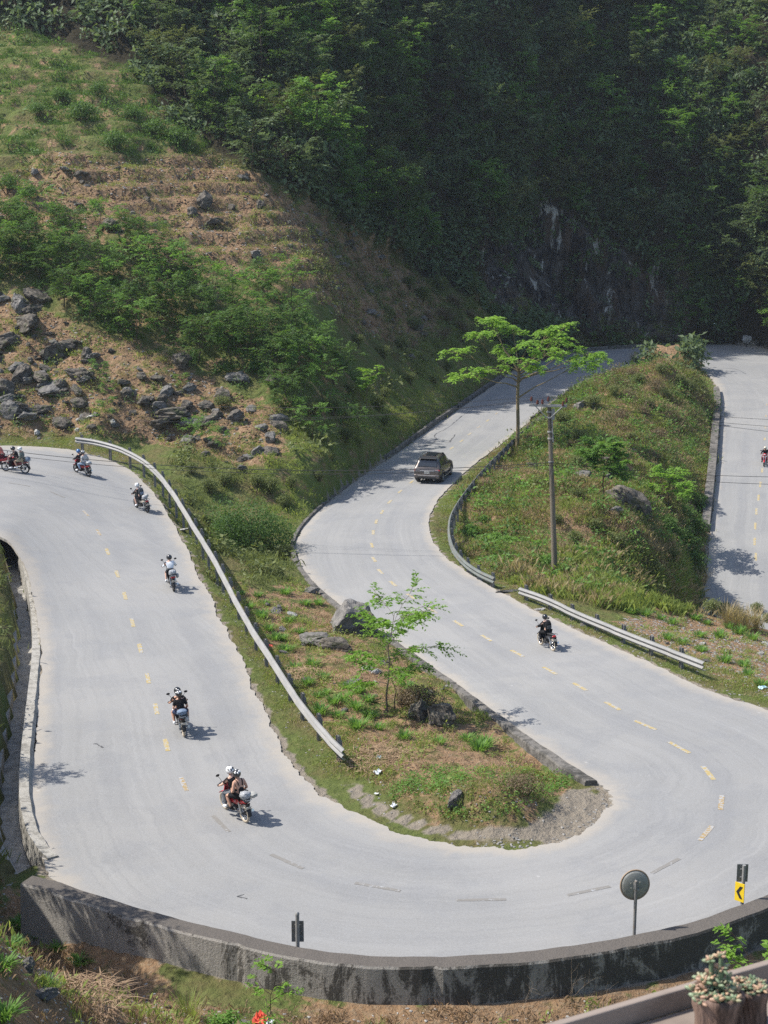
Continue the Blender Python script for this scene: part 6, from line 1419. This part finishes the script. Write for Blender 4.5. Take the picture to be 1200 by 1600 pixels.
seat_on(outfit(bike(PT['black'], M_DKM, M_TYRE), 'dark motorbike ridden by the person in white, seen from behind',
   person('driver', CL['white'], CL['black'], 'black', 'person in white top with bare legs riding alone, black helmet turned left', sleeves='long', shorts=True, skin=SKINP, turn=.5),
   lump('luggage', (-.70, 0, .98), (.17, .21, .16), M_PLB, 'clear wrapped luggage behind the rider in white', 'luggage', 3, extra=[((-.72, 0, .90), (.16, .19, .08), M_DKB), ((-.62, -.27, .80), (.12, .08, .14), M_PLB)]),
   lump('shoulder_bag', (-.20, .06, 1.02), (.09, .17, .07), M_DKB, 'black shoulder bag across the back of the rider in white', 'bag', 5)),
   (271.5, 924), (265, 911.5), R(-3))
seat_on(outfit(bike(PT['beige'], M_DKM, M_TYRE, scooter=True), 'beige scooter with a rider in a black jacket, rounding the guardrail bend',
   person('driver', CL['black'], CL['black'], 'white', 'person in bulky black jacket with bare legs riding the beige scooter', sleeves='long', shorts=True, helmet2='black', skin=SKINP, lean=.06, turn=.3),
   lump('luggage', (-.62, .04, .98), (.18, .18, .15), M_PLB, 'grey wrapped luggage on the beige scooter', 'luggage', 6, extra=[((-.60, -.16, 1.04), (.11, .11, .10), M_GYB)]),
   backpack('black and blue backpack on the rider of the beige scooter', M_DKB, M_BLUEB, (-.20, 0, 1.24))),
   (230, 801), (212, 792.5), R(-8))
seat_on(outfit(bike(PT['red'], M_DKM, M_TYRE, scooter=True), 'red and black scooter with two riders at the start of the guardrail',
   person('driver', CL['black'], CL['black'], 'blue', 'person in black jacket and blue helmet driving the scooter at the guardrail start', sleeves='long', lean=.08),
   person('passenger', CL['pale'], CL['jeans'], 'black', 'person in pale jacket and light blue jeans riding behind the blue helmet', sleeves='long', helmet2='white', lean=.04, shoe='black'),
   lump('luggage', (-.80, 0, .98), (.18, .22, .13), M_PLB, 'grey wrapped bundle on the scooter at the guardrail start', 'luggage', 7)),
   (138, 745), (109, 734), R(-7))
seat_on(outfit(bike(PT['maroon'], M_CHR, M_TYRE), 'dark maroon motorbike crossing at the left edge with two riders',
   person('driver', CL['black'], CL['black'], 'black', 'person in black shirt driving at the left edge, dark helmet', skin=SKINP, lean=.05),
   person('passenger', CL['olive'], CL['khaki'], 'white', 'person in grey green jacket and shorts riding behind at the left edge', sleeves='long', shorts=True, helmet2='black', skin=SKIN),
   lump('luggage', (-.80, 0, .98), (.18, .20, .14), M_BLUEB, 'blue and white bundle on the motorbike at the left edge', 'luggage', 8, extra=[((-.84, .02, .86), (.10, .13, .10), M_PLB)])),
   (39, 740), (3, 735.5), R(-4))
seat_on(outfit(bike(PT['red'], M_CHR, M_TYRE), 'pale red motorbike mostly hidden behind the pair at the left edge',
   person('driver', CL['salmon'], CL['maroon'], 'beige', 'person in salmon shirt and beige helmet partly out of view at the left edge', skin=SKINP, lean=.05)),
   (16, 733), (-20, 730), R(-3))
seat_on(outfit(bike(PT['black'], M_CHR, M_TYRED), 'black motorbike with cream dusty wheels and a lone rider on the right road',
   person('driver', CL['black'], CL['black'], 'black', 'person dressed all in black riding alone past the right guardrail', sleeves='long', shoe='black', skin=SKINP),
   backpack('black backpack on the lone rider dressed in black', CL['black'], M_DKB)),
   (864, 1017), (841, 1005.5), R(-2), .80)
seat_on(outfit(bike(PT['red'], M_CHR, M_TYRE, scooter=True), 'red and white scooter coming down the far right road',
   person('driver', CL['black'], CL['maroon'], 'beige', 'person in black jacket and pale helmet riding the red and white scooter towards the camera', sleeves='long', shoe='black')),
   (1195.5, 723), (1193.5, 729), R(0))

# ------------------------------------------------------------------ the car
M_CARP = paintm('dark_brown_metallic', (.105, .088, .078)); M_CARP.node_tree.nodes['Principled BSDF'].inputs['Metallic'].default_value = .4
M_GLASSC = pm('dark_car_glass', (.02, .024, .028), .08, 0, .1, 3, spec=.8); M_ALLOY = pm('alloy_rim', (.40, .40, .41), .35, .7, .1, 6); M_TRIM = pm('chrome_strip', (.6, .6, .62), .2, .9, .05, 6)
def suv():
    root = empty('car'); tag(root, 'dark brown suv driving up the road behind the convoy, seen from behind', 'car')
    # stations: x, bottom z, widest half, belt half, belt z, roof half, roof z
    S_ = [(-2.38, .50, .80, .80, .80, .78, .84), (-2.34, .42, .87, .86, .98, .82, 1.02), (-2.24, .36, .92, .90, 1.06, .78, 1.14), (-2.05, .34, .93, .91, 1.08, .72, 1.46), (-1.88, .34, .935, .91, 1.08, .68, 1.70), (-1.2, .34, .94, .915, 1.07, .67, 1.765), (-.4, .34, .935, .91, 1.05, .67, 1.775), (.25, .34, .935, .91, 1.04, .66, 1.73),
          (.70, .34, .935, .91, 1.03, .70, 1.42), (1.12, .34, .935, .91, 1.02, .80, 1.12), (1.6, .34, .935, .89, 1.0, .70, 1.09), (2.1, .36, .90, .86, .92, .62, 1.02), (2.34, .42, .80, .78, .80, .58, .88), (2.42, .48, .68, .66, .70, .5, .74)]
    def sec(s): x, zb, w, bw, bz, rw, rz = s; return [(-w * .86, zb), (-w, zb + .18), (-w, (zb + .18 + bz) / 2 + .04), (-bw, bz), (-(bw * .08 + rw * .92), bz + (rz - bz) * .88), (-rw * .86, rz), (0, rz + .025), (rw * .86, rz), (bw * .08 + rw * .92, bz + (rz - bz) * .88), (bw, bz), (w, (zb + .18 + bz) / 2 + .04), (w, zb + .18), (w * .86, zb)]
    mb = MB(); mb.rings([[Vector((s[0], y, z)) for y, z in sec(s)] for s in S_], True, True, True); bd = mb.obj('body', M_CARP, root); m_ = bd.modifiers.new('sub', 'SUBSURF'); m_.levels = 2; m_.render_levels = 2
    def at(x, side, f, off=.012):
        xs = [s[0] for s in S_]; v = [np.interp(x, xs, [s[k] for s in S_]) for k in range(7)]; _, zb, w, bw, bz, rw, rz = v; y = bw + (rw - bw) * (.06 + f * .86); return Vector((x, side * (y + off), bz + (rz - bz) * (.06 + f * .84)))
    for s_ in (-1, 1):
        for x0, x1, f0, f1 in ((-2.0, -1.42, .0, 0), (-1.34, -.52, 0, 0), (-.44, .62, 0, 0)):
            n = 6; V_ = []
            for i in range(n + 1):
                x = x0 + (x1 - x0) * i / n; top = .86 if not (x0 < -1.9 and i == 0) else .3
                if x > .25: top = .86
                for f in (.06, top): V_.append(at(x, s_, f, .018))
                for f in (top, .06): V_.append(at(x, s_, f, -.02))
            mb = MB(); mb.rings([V_[4 * i:4 * i + 4] for i in range(n + 1)], True, True, False); mb.obj('side_window', M_GLASSC, root)
        mb = MB(); mb.tube([(-1.95, s_ * .60, 1.78), (-1.7, s_ * .60, 1.84), (-.2, s_ * .60, 1.86), (.1, s_ * .60, 1.80)], .02, 8); mb.obj('roof_rail', M_TRIM, root)
        mb = MB(); mb.box((-2.25, s_ * .70, .93), (.20, .36, .13)); lt = mb.obj('tail_light', M_LAMP, root, .03); mb = MB(); mb.box((-2.352, s_ * .66, .965), (.012, .26, .03)); mb.obj('light_strip', M_TRIM, lt)
        mb = MB(); mb.box((.55, s_ * 1.03, 1.10), (.12, .20, .15)); mb.tube([(.55, s_ * .88, 1.06), (.55, s_ * .98, 1.08)], .03, 6); mb.obj('wing_mirror', M_CARP, root, .03)
        mb = MB(); mb.box((-.1, s_ * .93, .36), (1.9, .12, .05)); mb.obj('side_step', M_TRIM, root, .015)
        mb = MB(); mb.box((2.30, s_ * .62, .82), (.16, .30, .12)); mb.obj('headlight', M_LENS, root, .03)
        for k, (xa) in enumerate((-.95, .05)): mb = MB(); mb.box((xa, s_ * .945, .92), (.16, .03, .03)); mb.obj('door_handle', M_TRIM, root, .008)
        for wx in (-1.42, 1.38):
            mb = MB(); c = Matrix.Translation((wx, s_ * .80, .385)) @ Matrix.Rotation(-s_ * math.pi / 2, 4, 'X'); mb.lathe([(.20, -.13), (.36, -.13), (.385, -.09), (.385, .09), (.36, .13), (.25, .14), (.24, .09)], c, 32); w = mb.obj('wheel', M_TYRE, root)
            mb = MB(); mb.lathe([(.02, .11), (.07, .115), (.08, .08), (.22, .085), (.245, .135), (.25, .10), (.25, .02)], c, 28)
            for k in range(6): mb.box(c @ (Matrix.Rotation(k * math.pi / 3, 4, 'Z') @ Vector((.14, 0, .105))), (.19, .045, .03), (c @ Matrix.Rotation(k * math.pi / 3, 4, 'Z')).to_3x3())
            mb.obj('rim', M_ALLOY, w)
            mb = MB(); rs = []
            for k in range(13):
                a = math.pi * k / 12; ca_, sa = math.cos(a), math.sin(a)
                rs.append([Vector((wx + q * ca_, s_ * y, .385 + q * sa)) for q, y in ((.41, .90), (.41, .955), (.47, .955), (.49, .92))])
            mb.rings(rs); mb.obj('wheel_arch', M_BPL, root)
            mb = MB(); mb.box((wx - .44, s_ * .82, .30), (.02, .22, .22)); mb.obj('mud_flap', M_BPL, root)
    # rear window, spoiler, plate, bumper
    mb = MB(); f = [Vector((-2.235, -.66, 1.17)), Vector((-2.235, .66, 1.17)), Vector((-1.97, .60, 1.60)), Vector((-1.97, -.60, 1.60))]; nrm = Vector((-.85, 0, .52)).normalized()
    mb.add([p + nrm * .045 for p in f] + [p - nrm * .03 for p in f], [(0, 1, 2, 3), (7, 6, 5, 4), (0, 4, 5, 1), (1, 5, 6, 2), (2, 6, 7, 3), (3, 7, 4, 0)]); rw = mb.obj('rear_window', M_GLASSC, root, .02)
    mb = MB(); mb.tube([(-2.33, .0, 1.22), (-2.29, .30, 1.24)], .010, 5); mb.obj('wiper', M_BPL, rw)
    mb = MB(); mb.add([Vector(p) for p in ((.26, -.60, 1.735), (.26, .60, 1.735), (1.08, .76, 1.15), (1.08, -.76, 1.15), (.24, -.60, 1.70), (.24, .60, 1.70), (1.06, .76, 1.11), (1.06, -.76, 1.11))], [(0, 1, 2, 3), (7, 6, 5, 4), (0, 4, 5, 1), (1, 5, 6, 2), (2, 6, 7, 3), (3, 7, 4, 0)])
    mb.v = [(x + .02, y, z + .03) for x, y, z in mb.v]; mb.obj('windscreen', M_GLASSC, root, .02)
    mb = MB(); mb.prism([(-1.75, 1.80), (-2.14, 1.74), (-2.17, 1.70), (-1.8, 1.73)], -.62, .62); sp_ = mb.obj('spoiler', M_BPL, root, .02)
    mb = MB(); mb.box((-.8, 0, 1.79), (1.1, .70, .02)); mb.obj('sunroof', M_GLASSC, root, .01)
    mb = MB(); mb.box((-2.33, 0, .52), (.22, 1.74, .26)); bp_ = mb.obj('rear_bumper', M_CARP, root, .07, 3)
    mb = MB(); mb.box((-2.445, 0, .60), (.02, 1.2, .035)); mb.obj('chrome_strip', M_TRIM, bp_)
    mb = MB(); mb.box((-2.43, 0, .44), (.03, 1.3, .10)); mb.obj('lower_trim', M_BPL, bp_)
    mb = MB(); mb.box((-2.36, 0, .92), (.05, .95, .045)); mb.obj('tailgate_strip', M_TRIM, root)
    mb = MB(); mb.box((-2.385, 0, .80), (.02, .36, .16)); pl = mb.obj('number_plate', M_PLATE, root); mb = MB()
    for r_ in (0, 1):
        for k in range(4): mb.box((-2.397, -.12 + .08 * k, .835 - .07 * r_), (.003, .035, .045))
    mb.obj('plate_characters', M_SB, pl)
    mb = MB(); mb.tube([(-2.1, -.5, .30), (-2.4, -.5, .30)], .03, 8); mb.obj('exhaust', M_CHR, root)
    mb = MB(); mb.box((2.40, 0, .74), (.06, .75, .22)); mb.obj('grille', M_BPL, root, .02)
    mb = MB(); mb.box((0, 0, .36), (4.0, 1.5, .16)); mb.obj('underbody', M_BPL, root)
    return root
car = suv(); a = rhit(655.5, 752.5); b_ = rhit(687.5, 752.5); c_ = rhit(702, 740.5)
d = Vector((c_.x - b_.x, c_.y - b_.y, 0)).normalized(); d = (d + tangent_at(b_) * (1 if tangent_at(b_).y > 0 else -1) * .4).normalized(); car.scale = (.91, .91, .91); mid = (a + b_) / 2 + d * 1.29; g_ = rdown(mid.x, mid.y, 3); car.location = (mid.x, mid.y, (g_.z if g_ else mid.z) + .002); car.rotation_euler = (0, 0, math.atan2(d.y, d.x))
gz0 = rdown(mid.x - d.x * 1.4, mid.y - d.y * 1.4, 3); gz1 = rdown(mid.x + d.x * 1.4, mid.y + d.y * 1.4, 3)
if gz0 and gz1: car.rotation_euler[1] = -math.atan2(gz1.z - gz0.z, 2.8)
# ------------------------------------------------------------------ wooden planter shelf of the viewpoint and its succulents
t = NT('weathered_shelf_wood'); co = t.coord(); gr = t.noise(t.mapping(co, (1.2, 14, 14)), 2.0, 6, .65, .4)
col = t.mix(gr, (.17, .135, .11), (.33, .275, .235)); col = t.mix(t.math('MULTIPLY', t.ramp(t.noise(co, 5, 5), .5, .68), .5), col, (.10, .08, .07)); t.bump(gr, .5, .004); M_WOOD = t.fin(col, .75, 0, .2)
M_STUMP = None
t = NT('brown_stump_bark'); co = t.coord(); n = t.noise(t.mapping(co, (5, 5, 1.2)), 3, 6, .7, 1.0); col = t.mix(t.ramp(n, .35, .65), (.05, .03, .022), (.26, .17, .13)); t.bump(n, 1.0, .012); M_STUMP = t.fin(col, .7, 0, .35)
# the near edge of the shelf runs from (850,1600) up to (1200,1497)
pa, pb = Vector(P(850, 1597, d=2.30)), Vector(P(1200, 1503, d=2.75)); pb.z = pa.z = (pa.z + pb.z) / 2
a_, b_ = P(848, 1600, z=15.86), P(1204, 1497, z=15.86); pa, pb = Vector(a_), Vector(b_)
dv = (pb - pa).normalized(); nv = Vector((dv.y, -dv.x, 0)); L_ = 3.2; mid = (pa + pb) / 2; rot = math.atan2(dv.y, dv.x)
root = empty('planter_shelf', (mid.x, mid.y, mid.z), rot); tag(root, 'weathered wooden shelf with a raised lip crossing the bottom right corner', 'shelf')
mb = MB(); mb.box((0, -.008, -.0225), (L_, .016, .045)); mb.obj('lip', M_WOOD, root, .003)
for k in range(3): mb = MB(); mb.box((0, -.088 - k * .142, -.050 - .001 * k), (L_, .138, .02)); mb.obj('plank', M_WOOD, root, .003)
for x in (-1.3, 0, 1.3): mb = MB(); mb.box((x, -.25, -.09), (.06, .44, .045)); mb.obj('bearer', M_WOOD, root, .003)
for x in (-1.3, 1.3): mb = MB(); mb.box((x, -.22, -2.2), (.08, .08, 4.2)); mb.obj('support_post', M_WOOD, root, .004)
rg = np.random.default_rng(5); zt = mid.z - .040
SUC = [pm('succulent_%d' % k, c, .45, 0, .15, 30, 0, .35) for k, c in enumerate([(.20, .25, .15), (.30, .29, .18), (.40, .27, .17), (.36, .23, .16), (.13, .18, .10)])]
def stump(px, py, rad, h, label, lean=0):
    b = Vector(P(px, py, z=zt)); root = empty('stump_planter', b); tag(root, label, 'planter'); mb = MB(); rs = []
    for k, (z, s) in enumerate([(0, .9), (.02, .95), (.05, .96), (.08, 1.0), (.105, 1.06), (.125, 1.08), (.125, .9), (.10, .84)]):
        rs.append([Vector((rad * s * (1 + .22 * float(perlin(math.cos(a) * 1.5 + 4, math.sin(a) * 1.5 + px, z * 9)) + .10 * float(perlin(math.cos(a) * 5, math.sin(a) * 5 + px, z * 20))) * math.cos(a), rad * s * (1 + .22 * float(perlin(math.cos(a) * 1.5 + 4, math.sin(a) * 1.5 + px, z * 9)) + .10 * float(perlin(math.cos(a) * 5, math.sin(a) * 5 + px, z * 20))) * math.sin(a), z * h / .125)) for a in [2 * math.pi * j / 40 for j in range(40)]])
    mb.rings(rs, True, True, True); mb.obj('stump', M_STUMP, root)
    mb = MB(); mb.lathe([(rad * .88, h * .78), (rad * .5, h * .84), (.005, h * .85)], Matrix(), 20); mb.obj('soil', M_DKB, root); return root, b
def rosette(mbs, c, r, tilt, n=11):
    for k in range(n):
        a = k * 2.399; f = (k + 1) / n; el = R(78) - f * R(60); d = Vector((math.cos(a) * math.cos(el), math.sin(a) * math.cos(el), math.sin(el))); d = tilt @ d; q = Vector((0, 0, 1)).rotation_difference(d).to_matrix(); ln = r * (.45 + .55 * f)
        mbs[int(rg.integers(0, 5))].ell(c + d * ln * .55, (ln * .26, ln * .18, ln * .55), q, 7, 5)
def succulent(b, spots, label):
    root = empty('succulent', b); tag(root, label, 'succulent'); mbs = [MB() for _ in SUC]; st = MB()
    for x, y, z, r in spots:
        c = Vector((x, y, z)); st.tube([(x * .6, y * .6, .07), c], .004, 5); rosette(mbs, c, r, Matrix.Rotation(rg.normal() * .3, 3, 'X') @ Matrix.Rotation(rg.normal() * .3, 3, 'Y'))
    st.obj('stem', SUC[4], root)
    for m, mt in zip(mbs, SUC):
        if m.v: m.obj('fleshy_leaves', mt, root)
s1, b1 = stump(1116, 1618, .040, .085, 'rough brown stump planter, the larger left one'); s2, b2 = stump(1170, 1602, .029, .075, 'rough brown stump planter, the smaller right one')
SCL = .64
sp1 = [(.03 * math.cos(a) * (1 + k % 2), .03 * math.sin(a) * (1 + k % 2), .120 + .01 * (k % 3), .026) for k, a in enumerate(np.arange(0, 6.2, .42))] + [(-.05, -.02, .125, .03), (.05, .0, .13, .028), (0, 0, .15, .03), (-.01, .01, .175, .028), (.012, .0, .20, .026), (-.018, .005, .22, .024), (.008, .0, .235, .022), (-.03, 0, .16, .028), (.03, .0, .17, .024)]
succulent(b1, [tuple(q * SCL for q in p) for p in sp1], 'tall pale green and orange succulent in the left stump planter')
succulent(b2, [(.015 * math.cos(a) * (1 + .5 * (k % 2)), .015 * math.sin(a) * (1 + .5 * (k % 2)), .070 + .004 * (k % 3), .014) for k, a in enumerate(np.arange(0, 6.2, .5))] + [(0, 0, .078, .014)], 'low orange and green succulent in the right stump planter')
# ------------------------------------------------------------------ light
SUN_EL, SUN_AZ = R(52), math.atan2(.07, -.99)     # from the left and a little from behind the scene
sd = Vector((math.cos(SUN_EL) * math.cos(SUN_AZ), math.cos(SUN_EL) * math.sin(SUN_AZ), math.sin(SUN_EL)))
sl = bpy.data.lights.new('sun', 'SUN'); sl.energy = 4.6; sl.angle = R(.55); sl.color = (1, .955, .88)
so = bpy.data.objects.new('sun', sl); COL.objects.link(so); so.rotation_euler = sd.to_track_quat('Z', 'Y').to_euler(); so.location = (0, 0, 150)
W = bpy.data.worlds.new('World'); SC.world = W; W.use_nodes = True
wn = W.node_tree.nodes; wn.clear()
bg = wn.new('ShaderNodeBackground'); wo = wn.new('ShaderNodeOutputWorld'); sk_ = wn.new('ShaderNodeTexSky')
sk_.sky_type = 'NISHITA'; sk_.sun_disc = False; sk_.sun_elevation = SUN_EL
sk_.sun_rotation = math.pi / 2 - SUN_AZ; sk_.altitude = 600; sk_.dust_density = 2.0
W.node_tree.links.new(sk_.outputs[0], bg.inputs[0]); W.node_tree.links.new(bg.outputs[0], wo.inputs[0]); bg.inputs[1].default_value = .15
SC.view_settings.view_transform = 'Standard'; SC.view_settings.look = 'None'; SC.view_settings.exposure = 0.62; SC.view_settings.gamma = 1
SC.view_settings.use_curve_mapping = False
SC.cycles.max_bounces = 6; SC.cycles.transparent_max_bounces = 8; SC.cycles.diffuse_bounces = 3; SC.cycles.glossy_bounces = 2; SC.cycles.transmission_bounces = 3
SC.cycles.use_denoising = False
SC.cycles.use_adaptive_sampling = False
# ------------------------------------------------------------------ hazy air
zmax = float(Vg[:, 2].max()) + 12; zmin = float(min(Vg[:, 2].min(), -16)) - 1
hb = MB(); hb.box((0, (GY[0] + GY[-1]) / 2, (zmax + zmin) / 2), (GX[-1] - GX[0] + 12, GY[-1] - GY[0] + 12, zmax - zmin))
hm_ = bpy.data.materials.new('haze_air'); hm_.use_nodes = True; hn = hm_.node_tree.nodes; hn.clear()
ho = hn.new('ShaderNodeOutputMaterial'); hv = hn.new('ShaderNodeVolumePrincipled'); hm_.node_tree.links.new(hv.outputs[0], ho.inputs['Volume'])
hv.inputs['Color'].default_value = (.80, .88, 1, 1); hv.inputs['Density'].default_value = .0002; hv.inputs['Anisotropy'].default_value = .35
hz = hb.obj('haze', hm_); tag(hz, kind='stuff')
SC.cycles.volume_bounces = 0
